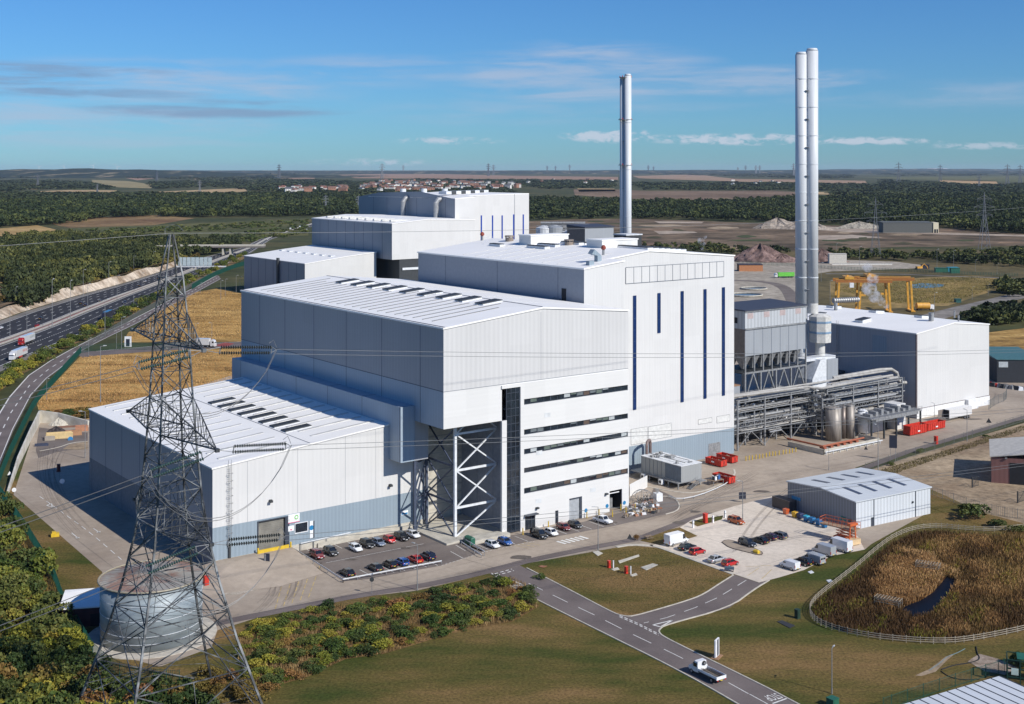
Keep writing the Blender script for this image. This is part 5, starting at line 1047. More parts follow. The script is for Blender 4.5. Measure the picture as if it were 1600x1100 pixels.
for k in range(4):
    b = MB(); lv = [0,9.5,18,25.5,31.5,36.5,41,45.5,50,54.5,58.5,62,65.5,68.5]
    for z0, z1 in zip(lv, lv[1:]):
        A0, B0 = corner(k,lerpR(z0),z0), corner(k+1,lerpR(z0),z0); A1, B1 = corner(k,lerpR(z1),z1), corner(k+1,lerpR(z1),z1)
        rb = .10 if z0 < 30 else .08
        b.tube(A0,B1,rb,4); b.tube(B0,A1,rb,4); b.tube(A1,B1,rb,4)
        w0_, w1_ = (A0-B0).length, (A1-B1).length; tX = w0_/(w0_+w1_); Xp = A0.lerp(B1, tX)
        if z0 < 45:
            for (S, T) in ((A0,A1),(B0,B1)):
                for f_ in (.28,.6,.85):
                    p = S.lerp(T,f_); g_ = f_ if f_ < tX else None
                    if f_ <= tX: q = S.lerp(Xp, f_/tX*.92)
                    else: q = Xp.lerp(T, (f_-tX)/(1-tX))
                    b.tube(p,q,.045,4)
                    if z0 < 26: b.tube(S.lerp(T,max(0,f_-.2)),q,.04,4)
            m = A1.lerp(B1,.5); b.tube(m, A0.lerp(B1,tX), .045, 4)
    b.build('bracing', M_pyl, t)
for z in (31.5, 45.5, 58.5, 18):
    b = MB(); b.tube(corner(0,lerpR(z),z),corner(2,lerpR(z),z),.06,4); b.tube(corner(1,lerpR(z),z),corner(3,lerpR(z),z),.06,4); b.build('diaphragm', M_pyl, t)
ARMS = [(58.8, 12.3, 16.5, 4.4), (45.2, 17.0, 18.5, 5.2), (31.4, 15.0, 15.5, 5.2)]
for (z, Lr, Ll, dh) in ARMS:
    for s, Ln in ((1,Lr),(-1,Ll)):
        b = MB(); tip = Vector((s*Ln,0,z)); rl = lerpR(z)*.7071; rh = lerpR(z+dh)*.7071
        lo = [Vector((s*rl,-rl,z)),Vector((s*rl,rl,z))]; hi = [Vector((s*rh,-rh,z+dh)),Vector((s*rh,rh,z+dh))]
        for p in lo: b.tube(p,tip,.13,4)
        for p in hi: b.tube(p,tip,.10,4)
        for k in range(1,7):
            f_ = k/7; f0 = (k-1)/7
            for i in (0,1): b.tube(lo[i].lerp(tip,f_),hi[i].lerp(tip,f_),.05,4); b.tube(lo[i].lerp(tip,f0),hi[i].lerp(tip,f_),.05,4)
            b.tube(lo[0].lerp(tip,f_),lo[1].lerp(tip,f_),.05,4); b.tube(lo[0].lerp(tip,f0),lo[1].lerp(tip,f_),.05,4); b.tube(hi[0].lerp(tip,f_),hi[1].lerp(tip,f_),.04,4)
        b.bx(tip.x-.35,tip.x+.35,-.3,.3,z-.3,z+.2); b.build('crossarm', M_pyl, t)
b = MB(); b.path([(-1,-.6,75),(-1,-.6,75.9),(0,0,76.5),(1.2,.6,76.4),(2.4,.9,75.7)],.035,4); b.build('earth_wire_horn', M_steel, t)
# conductors, insulator strings and jumper loops
M_ins = mat('green_glass_insulator', (.05,.10,.085), .15, .0, .3, spec=.9); M_insd = mat('dark_glass_insulator', (.035,.045,.04), .15, spec=.9); M_wire = mat('aluminium_conductor', (.20,.20,.20), .5, .5)
def ptip(z, L): return Vector((PX+L*math.cos(aA), PY+L*math.sin(aA), z))
def string(p, q, off_, m, nm, label, grp):
    """a pair of disc strings between p and q"""
    d = (q-p).normalized(); stk = []; sd = Vector((0,0,1)) if abs(d.z) < .8 else Vector((1,0,0)); sd = (sd - d*sd.dot(d)).normalized(); hz = d.cross(sd)
    b2 = MB(); n_ = 22
    for s in (-1, 1):
        o_ = sd*(.45*s)+hz*(.25*s); a = p+(q-p)*.22+o_; c = p+(q-p)*.93+o_; b2.tube(p, a, .06, 4); b2.tube(c, q, .05, 4); b2.tube(a, c, .05, 4)
        b = MB(); b.tube(a, c, .055, 5); stk.append(b)
        for k in range(n_): e = a.lerp(c,(k+.2)/n_); b.tube(e, e+d*.11, .26, 10, 0, .13)
    b2.tube(p+(q-p)*.22-sd*.5, p+(q-p)*.22+sd*.5, .09, 4); b2.tube(p+(q-p)*.93-sd*.5, p+(q-p)*.93+sd*.5, .09, 4)
    b2.path([q+sd*.4, q-d*.6+sd*1.5, q-d*1.3+sd*1.0], .05, 4)
    t = thing(nm, label, 'insulator', tuple(p), 0, grp)
    for b in stk: b.build('disc_stack', m, t, off=tuple(p))
    b2.build('clamp', M_steel, t, off=tuple(p)); return q
uh = Vector((UX, UY, 0)); lh = Vector((-.70, -.714, 0)); wires = MB(); lvl = ['top','middle','lowest']
for i, (z, Lr, Ll, dh) in enumerate(ARMS):
    tp = ptip(z, Lr)
    qr = tp+uh*11.5+Vector((0,0,-1.0)); ql = tp+lh*11.0+Vector((0,0,[-1.2,-1.7,-1.5][i]))
    string(tp, qr, 0, M_insd, 'insulator_string', 'dark double insulator string reaching right from the %s crossarm of the near pylon' % lvl[i], 'insulator strings of the near pylon')
    string(tp, ql, 0, M_ins, 'insulator_string', 'green glass double insulator string reaching left from the %s crossarm of the near pylon' % lvl[i], 'insulator strings of the near pylon')
    for s in (-.35,.35):
        off3 = Vector((0,0,s)); pts = [tp+uh*d+Vector((0,0,-.107*d+.00009*d*d))+off3*1.0 for d in [11.5+k*12 for k in range(30)]]
        w_ = MB(); w_.path(pts, .045, 4)
        o = solo(w_, 'overhead_conductor', M_wire, 'pair of bare conductors running right from the %s crossarm across the works' % lvl[i], 'power cable', group='overhead conductors'); 
        sl3 = [-.13,-.165,-.14][i]; pts = [tp+lh*d+Vector((0,0,sl3*d+.0012*(d-11)**2*(d>11)*.5))+off3 for d in [11+k*6 for k in range(12)]]
        w_ = MB(); w_.path(pts, .05, 4); solo(w_, 'overhead_conductor', M_wire, 'pair of bare conductors dropping left from the %s crossarm out of the picture' % lvl[i], 'power cable', group='overhead conductors')
        # jumper loop
        dp = 8.2; A_, B_ = qr+off3*.6, ql+off3*.6; J = []
        for k in range(15): f_ = k/14; J.append(A_.lerp(B_, f_)+Vector((0,0,-dp*(1-(2*f_-1)**2)**.8))+Vector((.5*s,0,0)))
        w_ = MB(); w_.path(J, .05, 4); solo(w_, 'jumper_cable', M_wire, 'slack jumper cable looping under the %s crossarm' % lvl[i], 'power cable', group='jumper cables')
for (d3, lab, sg) in ((Vector((-.85,-.52,0)),'left',-.05),(Vector((UX,UY,0)),'right',-.03)):
    pts = [Vector((PX,PY,75.2))+d3*d+Vector((0,0,sg*d+(.00012*d*d))) for d in [k*14 for k in range(24 if lab=='right' else 6)]]
    w_ = MB(); w_.path(pts, .04, 4); solo(w_, 'earth_wire', M_wire, 'single earth wire running %s from the top of the near pylon' % lab, 'power cable')
# ================================================================ VEHICLES
M_body = mat('car_body', (.5,.5,.5), .25, .2, .02, coat=.6); M_cglass = mat('car_glass', (.012,.015,.02), .06, spec=.9)
M_tyre = mat('tyre_rubber', (.015,.015,.016), .8); M_rim = mat('alloy_rim', (.42,.43,.45), .35, .7); M_head = mat('headlamp_lens', (.62,.64,.66), .12); M_tail = mat('tail_lamp_lens', (.38,.015,.012), .2)
M_plw = mat('white_plate', (.75,.75,.72), .5); M_ply = mat('yellow_plate', (.72,.52,.06), .5); M_plas = mat('dark_plastic', (.03,.03,.032), .6)
def paintm(n, c, r=.25, mt=.15): return mat(n, c, r, mt, .02, coat=.6)
CP = dict(white=(.74,.75,.76), black=(.010,.011,.014), charcoal=(.035,.038,.044), silver=(.42,.44,.46), blue=(.015,.10,.36), red=(.50,.018,.015), darkred=(.17,.012,.018), navy=(.012,.020,.055), orange=(.42,.095,.02), steelblue=(.16,.20,.28), grey=(.12,.13,.145), purple=(.045,.02,.05))
for k, c in CP.items(): paintm('paint_'+k, c, mt=.0 if k == 'white' else .2)
def ring(x, w, zb, zt, tuck=.84): return [(x,-w*.9,zb),(x,w*.9,zb),(x,w,zb+.14),(x,w,(zb+zt)/2+.05),(x,w*.96,zt-.07),(x,w*tuck,zt),(x,-w*tuck,zt),(x,-w*.96,zt-.07),(x,-w,(zb+zt)/2+.05),(x,-w,zb+.14)]
def wheels(t, xf, xr, w, r=.32, dual=False):
    for x in (xf, xr):
        for s in (-1, 1):
            b = MB(); b.xcyl((x, s*(w-.10), r), r, .24, 18); wh = b.build('wheel', M_tyre, t)
            b = MB(); b.xcyl((x, s*(w+.02), r), r*.62, .03, 14); b.xcyl((x, s*(w+.035), r), r*.2, .03, 8); b.build('rim', M_rim, wh)
def make_car(kind):
    P = dict(hatch=(4.1,.88,1.48,.92, .95,.35,-1.55,-1.95), saloon=(4.7,.91,1.45,.90, .95,.25,-1.25,-1.95), estate=(4.75,.91,1.50,.92,.98,.30,-1.85,-2.25), suv=(4.45,.93,1.66,1.05,.95,.40,-1.75,-2.12), mpv=(4.9,.96,1.95,1.10,1.30,.75,-2.15,-2.38), small=(3.7,.83,1.50,.93,1.0,.45,-1.35,-1.72))[kind]
    L_, w_, h, sh, cf, rf, rr2, cb = P; x0, x1 = -L_/2, L_/2
    t = thing('parked_car', 'car', 'car')
    b = MB(); hd = sh-.10
    b.loft([ring(x0,w_*.86,.42,sh-.22), ring(x0+.10,w_*.94,.28,sh-.05), ring(x0+.5,w_,.22,sh), ring(cf-.4,w_,.20,sh), ring(cf+.15,w_,.20,sh-.02), ring(x1-.75,w_*.98,.22,hd-.02), ring(x1-.25,w_*.92,.28,hd-.14), ring(x1-.02,w_*.78,.40,hd-.30)])
    wr = w_*.74
    for s in (-1, 1):   # pillars
        for (xa, xb, q) in ((cf,rf,.05),(( cf+cb)/2-.1,(rf+rr2)/2-.05,.05),(cb+.05,rr2,.07)): b.tube((xa,s*w_*.86,sh-.04),(xb,s*wr,h-.04),q,4)
    b.loft([[(rf,-wr,h-.07),(rf,wr,h-.07),(rr2,wr,h-.08),(rr2,-wr,h-.08)],[(rf-.12,-wr*.93,h-.01),(rf-.12,wr*.93,h-.01),(rr2+.1,wr*.93,h-.02),(rr2+.1,-wr*.93,h-.02)]])
    for s in (-1, 1): b.bx(cf-.25,cf-.05,min(s*w_,s*(w_+.16)),max(s*w_,s*(w_+.16)),sh+.02,sh+.16)
    o = b.build('body', M_body, t)
    for p in o.data.polygons: p.use_smooth = len(p.vertices) == 4 and abs(p.normal.x) < .98
    b = MB(); g = .015; b.loft([[(cf-g,-w_*.85,sh-.03),(cf-g,w_*.85,sh-.03),(cb+g,w_*.85,sh-.03),(cb+g,-w_*.85,sh-.03)],[(rf-g,-wr+.01,h-.075),(rf-g,wr-.01,h-.075),(rr2+g,wr-.01,h-.085),(rr2+g,-wr+.01,h-.085)]]); b.build('glazing', M_cglass, t)
    wheels(t, x1-.82, x0+.80, w_, .33 if kind != 'suv' else .36)
    for s in (-1, 1):
        b = MB(); b.loft([[(x1-.30,s*w_*.56,hd-.30),(x1-.30,s*w_*.88,hd-.30),(x1-.30,s*w_*.90,hd-.16),(x1-.30,s*w_*.56,hd-.14)],[(x1-.02,s*w_*.50,hd-.36),(x1-.10,s*w_*.84,hd-.36),(x1-.16,s*w_*.86,hd-.21),(x1-.08,s*w_*.52,hd-.21)]]); b.build('headlight', M_head, t)
        b = MB(); b.loft([[(x0-.01,s*w_*.56,sh-.34),(x0+.02,s*w_*.90,sh-.34),(x0+.05,s*w_*.90,sh-.10),(x0+.04,s*w_*.60,sh-.10)],[(x0+.25,s*w_*.56,sh-.34),(x0+.25,s*w_*.97,sh-.34),(x0+.28,s*w_*.96,sh-.08),(x0+.28,s*w_*.60,sh-.08)]]); b.build('tail_light', M_tail, t)
    b = MB(); b.bx(x1-.06,x1+.01,-.26,.26,.42,.53,0); b.build('number_plate', M_plw, t); b = MB(); b.bx(x0-.02,x0+.05,-.26,.26,.55,.66,0); b.build('number_plate', M_ply, t)
    b = MB(); b.bx(x1-.1,x1+.0,-w_*.5,w_*.5,.28,.40); b.build('grille', M_plas, t)
    return t
def make_van(L_=5.4, w_=.98, h=2.3, nose=.95, win=False):
    t = thing('parked_van', 'van', 'van'); x0, x1 = -L_/2, L_/2; b = MB(); wl = 1.15
    xc = x1-nose
    b.loft([ring(x0,w_,.32,h-.03,.90), ring(x0+.08,w_,.28,h,.90), ring(xc-.75,w_,.28,h,.90)])
    b.loft([ring(xc-.75,w_*.998,.28,h-.01,.89), ring(xc-.55,w_*.99,.28,h-.05,.86), ring(xc-.02,w_*.99,.28,wl+.05,.9), ring(x1-.25,w_*.95,.30,wl-.22), ring(x1,w_*.82,.42,wl-.42)])
    for s in (-1,1): b.bx(xc-.2,xc-.05,min(s*w_,s*(w_+.18)),max(s*w_,s*(w_+.18)),wl+.05,wl+.32)
    b.bx(x0-.012,x0,-.01,.01,.5,h-.25); o = b.build('body', M_body, t)
    b = MB(); b.loft([[(xc+.03,-w_*.84,wl+.06),(xc+.03,w_*.84,wl+.06),(xc-.50,w_*.80,h-.13),(xc-.50,-w_*.80,h-.13)],[(xc+.06,-w_*.84,wl+.07),(xc+.06,w_*.84,wl+.07),(xc-.47,w_*.80,h-.12),(xc-.47,-w_*.80,h-.12)]]); b.build('windscreen', M_cglass, t)
    for s in (-1,1):
        b = MB(); y = s*(w_+.012); b.loft([[(xc-.10,y-.01,wl+.05),(xc-.95,y-.01,wl+.05),(xc-.95,y*.985-.01,h-.35),(xc-.48,y*.985-.01,h-.35)],[(xc-.10,y+.01,wl+.05),(xc-.95,y+.01,wl+.05),(xc-.95,y*.985+.01,h-.35),(xc-.48,y*.985+.01,h-.35)]]); b.build('side_window', M_cglass, t)
        b = MB(); b.bx(x1-.35,x1-.04,min(s*w_*.55,s*w_*.92),max(s*w_*.55,s*w_*.92),wl-.50,wl-.30); b.build('headlight', M_head, t)
        b = MB(); b.bx(x0-.03,x0+.06,min(s*w_*.86,s*w_*1.005),max(s*w_*.86,s*w_*1.005),.7,1.3); b.build('tail_light', M_tail, t)
    if win:
        for s in (-1,1): b = MB(); b.bx(x0-.02,x0+.01,min(s*.08,s*.75),max(s*.08,s*.75),1.25,h-.45); b.build('rear_window', M_cglass, t)
    wheels(t, x1-.95, x0+1.0, w_, .35); b = MB(); b.bx(x0-.03,x0+.02,-.26,.26,.45,.56); b.build('number_plate', M_ply, t)
    b = MB(); b.bx(x0-.05,x0+.1,-w_,w_,.28,.45); b.bx(x1-.12,x1+.03,-w_*.8,w_*.8,.28,.42); b.bx(x0+1.4,x1-1.4,-w_-.02,-w_+.02,.45,.55); b.bx(x0+1.4,x1-1.4,w_-.02,w_+.02,.45,.55); b.build('bumper', M_plas, t)
    return t
protos = {k: make_car(k) for k in ('hatch','saloon','estate','suv','mpv','small')}
protos['van'] = make_van(); protos['bigvan'] = make_van(6.0, 1.0, 2.6, 1.0); protos['smallvan'] = make_van(4.4, .90, 1.82, .9); protos['winvan'] = make_van(5.2,.97,2.05,1.0,True)
used = set()
def place(kind, px, py, hd, col, label, group=None, z=.65, cat=None, world=None, zb=.08):
    X, Y = world if world else G(px, py, z)[:2]; p = protos[kind]; m = {'car_body': MATS['paint_'+col]}
    if kind not in used:
        used.add(kind); p.location = (X,Y,zb); p.rotation_euler = (0,0,hd); p['label'] = label
        if group: p['group'] = group
        # the prototype keeps its own default paint slot, overridden on the object
        for ch in [p]+list(p.children):
            for sl_2 in ch.material_slots:
                if sl_2.material.name == 'car_body': sl_2.link = 'OBJECT'; sl_2.material = m['car_body']
        q = p
    else: 
        m2 = dict(m); q = dup(p, (X,Y,zb), hd, label, group, None, None)
        for ch in q.children:
            for sl_2 in ch.material_slots:
                if ch.name.startswith('body'): sl_2.link = 'OBJECT'; sl_2.material = m['car_body']
    return q
dV = HV+math.pi; dU = HU
g1_ = 'cars parked in the bays below the low hall'
for k, px, py, c, l in [('suv',495.3,867,'darkred','dark red car in the back row, under the end of the short crash rail'),('suv',517,862,'black','dark four-wheel-drive next to the dark red car in the back row'),
    ('hatch',555.7,856,'white','white hatchback alone beside two empty bays, back row of the front car park'),('suv',574,850,'black','black tall car between the white hatchback and the grey-blue one'),('hatch',591.5,847.5,'steelblue','grey-blue hatchback between the black tall car and the red one, back row'),
    ('small',608.7,843,'red','small bright red car with black roof in the back row of the front car park'),('suv',627.5,839,'black','black car between the small red car and the white car at the row end'),('hatch',646,835,'white','white car at the right-hand end of the back row by the open bay')]:
    place(k, px, py, dV, c, l, g1_)
for k, px, py, c, l in [('saloon',542,894,'black','black saloon alone at the left corner of the crash rail, front row'),('saloon',586,886,'charcoal','dark grey saloon, first of the five cars along the crash rail'),('hatch',609,881,'black','black hatchback between the dark grey saloon and the blue car'),
    ('hatch',627.5,877.5,'blue','bright blue hatchback in the front row behind the crash rail'),('saloon',648,873,'red','red car in the front row between the blue hatchback and the last black car'),('suv',668,869,'navy','blue-black car at the right end of the front row by the crash rail')]:
    place(k, px, py, HV, c, l, g1_)
g2_ = 'cars parked in front of the office block'
for k, px, py, c, l in [('hatch',769.7,850.6,'white','white car beside the green bin and barrier, in front of the stair glazing'),('hatch',789.4,846,'blue','royal blue car parked in front of the stair glazing'),('mpv',842,835.6,'black','tall black people carrier before the office entrance'),
    ('small',861.6,832,'white','small white car beside the black people carrier'),('hatch',881,823.5,'darkred','dark maroon car between the small white and a black car before the offices'),('hatch',899,819.7,'black','black hatchback in front of the grey roller door of the offices')]:
    place(k, px, py, dV, c, l, g2_)
g3_ = 'vehicles in the concrete car park'
place('bigvan',1057,842,dU,'white','large white panel van at the corner of the concrete car park by the grass', g3_, 1.2)
place('saloon',1074,854,dU,'black','black saloon between the large white van and the red hatchback', g3_)
place('hatch',1090,861,dU,'red','bright red hatchback next to the black saloon on the left edge', g3_)
place('saloon',1120,873,dU,'silver','silver-white saloon on the left edge, beside the second red hatchback', g3_)
place('hatch',1141,879,dU,'red','bright red hatchback nearest the side road mouth', g3_)
place('suv',1150.5,813.7,dV,'orange','burnt orange crossover at the top corner of the concrete car park', g3_)
place('suv',1168,848.5,dV,'charcoal','dark grey crossover nearest the kerbed island', g3_)
place('saloon',1187,843.5,HV,'black','black saloon beside the dark grey crossover by the island', g3_)
place('hatch',1202,838.5,HV,'purple','purplish black hatchback third from the kerbed island', g3_)
place('estate',1216,836,HV,'grey','grey estate car furthest from the kerbed island', g3_)
place('smallvan',1233.8,882,HV,'white','small white van nearest the grass at the lower right of the car park', g3_, .9)
place('suv',1254.5,877.5,HV,'black','black pickup-like car beside the small white van', g3_)
place('winvan',1271,872,HV,'silver','silver van with rear windows next to the black car', g3_, 1)
place('van',1287,858.5,HV,'silver','silver panel van with a ladder rack beside the large white van', g3_, 1.1)
place('bigvan',1311,851,HV,'white','large white panel van at the right end beside the orange lift', g3_, 1.2)
# white pickup
t = thing('pickup_truck', 'white double cab pickup parked by the yellow posts in front of the offices', 'pickup'); b = MB(); w_ = .92
b.loft([ring(-2.6,w_*.95,.5,1.05), ring(-2.5,w_,.42,1.1), ring(-.9,w_,.4,1.1), ring(1.0,w_,.4,1.12), ring(2.2,w_*.96,.42,1.0), ring(2.6,w_*.82,.55,.85)]); b.loft([[(.6,-.7,1.74),(.6,.7,1.74),(-.75,.7,1.74),(-.75,-.7,1.74)],[(.5,-.66,1.8),(.5,.66,1.8),(-.7,.66,1.8),(-.7,-.66,1.8)]])
for s in (-1,1): b.tube((1.1,s*.8,1.1),(.6,s*.7,1.76),.06,4); b.tube((-.9,s*.8,1.1),(-.75,s*.7,1.76),.08,4); b.tube((.1,s*.8,1.1),(.05,s*.7,1.76),.05,4)
b.build('body', paintm('paint_white',CP['white']), t); b = MB(); b.loft([[(1.1,-.8,1.08),(1.1,.8,1.08),(-.9,.8,1.08),(-.9,-.8,1.08)],[(.6,-.69,1.74),(.6,.69,1.74),(-.75,.69,1.74),(-.75,-.69,1.74)]]); b.build('glazing', M_cglass, t); b = MB(); b.bx(-2.45,-1.0,-.75,.75,1.09,1.13); b.build('load_bed', M_plas, t); wheels(t,1.6,-1.6,w_,.38)
for s in (-1,1): b = MB(); b.bx(2.3,2.55,min(s*.5,s*.8),max(s*.5,s*.8),.75,.95); b.build('headlight', M_head, t)
X_, Y_, _ = G(942,813,.7); t.location = (X_,Y_,.08); t.rotation_euler = (0,0,dV+.1)
# flatbed truck on the site road
t = thing('flatbed_truck', 'white flatbed truck with a spare wheel behind the cab, driving up the site road', 'truck'); b = MB()
b.loft([ring(1.1,1.0,.5,2.35,.85), ring(1.9,1.0,.45,2.38,.82), ring(2.6,1.0,.45,1.45,.9), ring(3.3,.95,.45,1.2), ring(3.55,.85,.55,1.0)]); b.build('cab', paintm('paint_white',CP['white']), t)
b = MB(); b.loft([[(1.95,-.8,2.32),(1.95,.8,2.32),(2.62,.82,1.48),(2.62,-.82,1.48)],[(1.99,-.8,2.36),(1.99,.8,2.36),(2.68,.82,1.50),(2.68,-.82,1.50)]])
for s in (-1,1): b.bx(1.3,2.15,min(s*.99,s*1.02),max(s*.99,s*1.02),1.4,2.05)
b.build('window', M_cglass, t)
b = MB(); b.bx(-3.5,.95,-1.05,1.05,.82,.95,1); b.bx(-3.5,.95,-1.08,-1.03,.95,1.35,0); b.bx(-3.5,.95,1.03,1.08,.95,1.35,0); b.bx(-3.56,-3.5,-1.08,1.08,.82,1.35,0); b.bx(.95,1.02,-1.08,1.08,.82,1.6,0); b.build('load_bed', [M_wpaint, M_plas], t)
b = MB(); rr3 = random.Random(3)
for k in range(26): y = rr3.uniform(-.95,.95); b.tube((rr3.uniform(-3.4,-2.5),y,1.0+rr3.uniform(0,.2)),(rr3.uniform(-.2,.85),y+rr3.uniform(-.1,.1),1.02+rr3.uniform(0,.25)),.03,4,mi=k%3)
b.bx(-3.2,-1.0,.55,.98,1.0,1.12,3); b.build('load', [mat('rusty_rods',(.22,.12,.07),.7), M_steel, mat('timber_baulk',(.35,.27,.18),.8), mat('pale_blue_sheet',(.40,.55,.65),.6)], t)
b = MB(); b.tube((1.02,-.35,1.95),(.85,-.35,1.95),.36,18); sw = b.build('spare_wheel', M_tyre, t); b = MB(); b.tube((.85,-.35,1.95),(.82,-.35,1.95),.2,12); b.build('rim', M_rim, sw)
b = MB(); b.bx(-3.4,3.2,-.4,.4,.45,.8); b.build('chassis', M_plas, t); wheels(t,2.6,-2.2,1.0,.38)
for s in (-1,1): b = MB(); b.bx(-3.62,-3.54,min(s*.7,s*1.0),max(s*.7,s*1.0),.62,.8); b.build('tail_light', M_tail, t)
b = MB(); b.bx(-3.6,-3.55,-.26,.26,.62,.74); b.build('number_plate', M_ply, t)
X_, Y_, _ = G(1104,1050,.9); t.location = (X_,Y_,.075); t.rotation_euler = (0,0,math.atan2(.827,-.562)); 
# lorries
def lorry(label, px, py, cabc, boxc, hd, roofc=None, txt=None, txc=None, L_=13.0, grp='lorries on the motorway', curtain=None, world=None, zb=.12):
    t = thing('articulated_lorry', label, 'lorry', (0,0,0), 0, grp)
    X, Y = world if world else G(px,py,1.5)[:2]; t.location = (X,Y,zb); t.rotation_euler = (0,0,hd)
    b = MB(); c = L_/2
    b.loft([ring(c+.6,1.22,.55,3.2,.9), ring(c+1.3,1.24,.5,3.75,.8), ring(c+2.3,1.24,.45,3.45,.8), ring(c+2.75,1.2,.45,2.6,.92), ring(c+2.9,1.15,.5,1.7)]); b.build('cab', cabc, t)
    b = MB(); b.loft([[(c+2.42,-1.05,3.05),(c+2.42,1.05,3.05),(c+2.84,1.08,2.15),(c+2.84,-1.08,2.15)],[(c+2.50,-1.05,3.07),(c+2.50,1.05,3.07),(c+2.94,1.08,2.16),(c+2.94,-1.08,2.16)]])
    for s in (-1,1): b.bx(c+1.5,c+2.4,min(s*1.22,s*1.26),max(s*1.22,s*1.26),2.1,2.9)
    b.build('window', M_cglass, t)
    b = MB(); b.bx(-c,c,-1.27,1.27,1.15,4.1,0); b.bx(-c+.05,c-.05,-1.22,1.22,4.1,4.16,1); b.build('trailer_box', [boxc, roofc or boxc], t)
    b = MB(); b.bx(-c+.2,c+2.3,-.45,.45,.7,1.15); b.bx(-c+6,c-3,-1.2,-1.1,.5,1.1,1); b.bx(-c+6,c-3,1.1,1.2,.5,1.1,1); b.build('chassis', [M_plas, curtain or M_plas], t)
    for x in (c+2.0, c-.6, -c+1.6, -c+2.9, -c+4.2):
        for s in (-1,1):
            b = MB(); b.xcyl((x,s*1.08,.5),.5,.32,14); w2 = b.build('wheel', M_tyre, t); b = MB(); b.xcyl((x,s*1.25,.5),.26,.04,10); b.build('rim', M_rim, w2)
    for s in (-1,1): b = MB(); b.bx(c+2.8,c+2.95,min(s*.75,s*1.08),max(s*.75,s*1.08),.8,1.05); b.build('headlight', M_head, t)
    if txt:
        for s, rz in ((1,math.pi),(-1,0)): text_obj('trailer_lettering', txt, 1.5, txc, t, (-c+3.2, s*1.285, 2.9), (R(90),0,rz))
    return t
hm = lambda Y: math.atan2(40, mwp(.3, Y+20)-mwp(.3, Y-20))
M_wl = paintm('lorry_white',(.72,.72,.72)); M_rl = paintm('lorry_red',(.42,.02,.02))
Y1 = G(30,553,1.8)[1]; lorry('white articulated lorry with red lettering on its side, nearest one on the motorway',0,0,M_wl,M_wl,hm(Y1)+math.pi,txt='RENTAL',txc=M_red,curtain=M_red,world=(G(33,552,1.8)[0],Y1))
Y1 = G(45,530,2)[1]; lorry('white box lorry with a red cab, in the next lane behind the nearest lorry',0,0,M_rl,M_wl,hm(Y1)+math.pi,txt='LOGISTICS',txc=mat('grey_green_lettering',(.15,.22,.20)),world=(G(46,529,2)[0],Y1))
Y1 = G(170,492,2)[1]; t = lorry('dark lorry with a blue roof and pink emblem on its rear, on the near carriageway',0,0,paintm('lorry_dark',(.02,.02,.03)),mat('dark_curtain',(.02,.022,.035)),hm(Y1)+math.pi,roofc=mat('blue_roof',(.05,.20,.38)),world=(G(171,491,2)[0],Y1))
b = MB(); b.tube((6.48,0,2.9),(6.48,0,2.9),.1,3) if 0 else b.bx(-3,-.6,-1.29,-1.272,2.1,3.4); b.build('emblem', mat('pink_emblem',(.6,.2,.25)), t)
lorry('white-cabbed lorry with a bright green trailer by the tank farm, left of the tall chimney',0,0,M_wl,mat('bright_green_trailer',(.14,.52,.06),.5),math.pi+.12,grp=None,world=G(1228,430,2)[:2],txt=None)
t = lorry('white lorry standing at the gatehouse on the entrance road beyond the pylon',0,0,M_wl,M_wl,-.15,grp=None,world=G(317,536,2)[:2],L_=7)
# trailer on its own by the right-hand hall
t = thing('box_trailer', 'white box trailer with an open dark rear, standing by the right-hand hall', 'trailer'); b = MB(); b.bx(-6.5,6.5,-1.27,1.27,1.2,4.0); b.build('box', M_wl, t); b = MB(); b.bx(-6.56,-6.5,-1.1,1.1,1.4,3.9,0); b.bx(-9.2,-6.6,1.2,1.27,1.3,3.9,1); b.build('open_door', [M_dark, M_brown], t)
b = MB(); b.bx(-6,6,-.4,.4,.8,1.2); b.build('chassis', M_plas, t)
for x in (3.5,4.8,6.0-.1+.0):
    for s in (-1,1): b = MB(); b.xcyl((x-1,s*1.1,.5),.5,.3,12); w2 = b.build('wheel', M_tyre, t); b = MB(); b.xcyl((x-1,s*1.26,.5),.25,.03,10); b.build('rim', M_rim, w2)
X_, Y_, _ = G(1496,646,2); t.location = (X_,Y_,.05); t.rotation_euler = (0,0,HU)
# motorway cars
far_cars = [(63.6,497,'charcoal','saloon',1,'dark grey car on the far carriageway near the left edge'),(58.5,509,'red','hatch',1,'bright red car beside the central reserve near the left edge'),(1,512,'white','saloon',1,'white car cut by the left edge, on the far carriageway'),(127,473.5,'charcoal','suv',1,'dark car on the far carriageway, left one of a staggered pair'),(134,476.5,'navy','hatch',1,'blue-black car close behind the pair on the far carriageway'),(156.6,470,'grey','saloon',1,'grey car leading the staggered pair on the far carriageway'),
 (194.8,472.8,'navy','suv',-1,'blue-black car just ahead of the blue-roofed lorry'),(191,485.5,'charcoal','hatch',-1,'dark car between the blue-roofed lorry and the hedge'),(218.5,446,'charcoal','saloon',1,'dark car passing left of the pylon top on the far carriageway'),(226.6,439.6,'silver','suv',1,'pale silver car left of the pylon top'),(225,474,'navy','hatch',-1,'dark blue car on the near carriageway half hidden by shrubs'),(248,434.5,'charcoal','saloon',1,'dark car seen through the top of the pylon'),(319.5,409.5,'white','saloon',1,'white car just beyond the gantry sign')]
for px, py, c, k, dr, l in far_cars:
    X, Y, _ = G(px,py,.7); place(k,0,0,hm(Y)+(0 if dr > 0 else math.pi),c,l,'cars on the motorway',world=(X,Y),zb=.12)
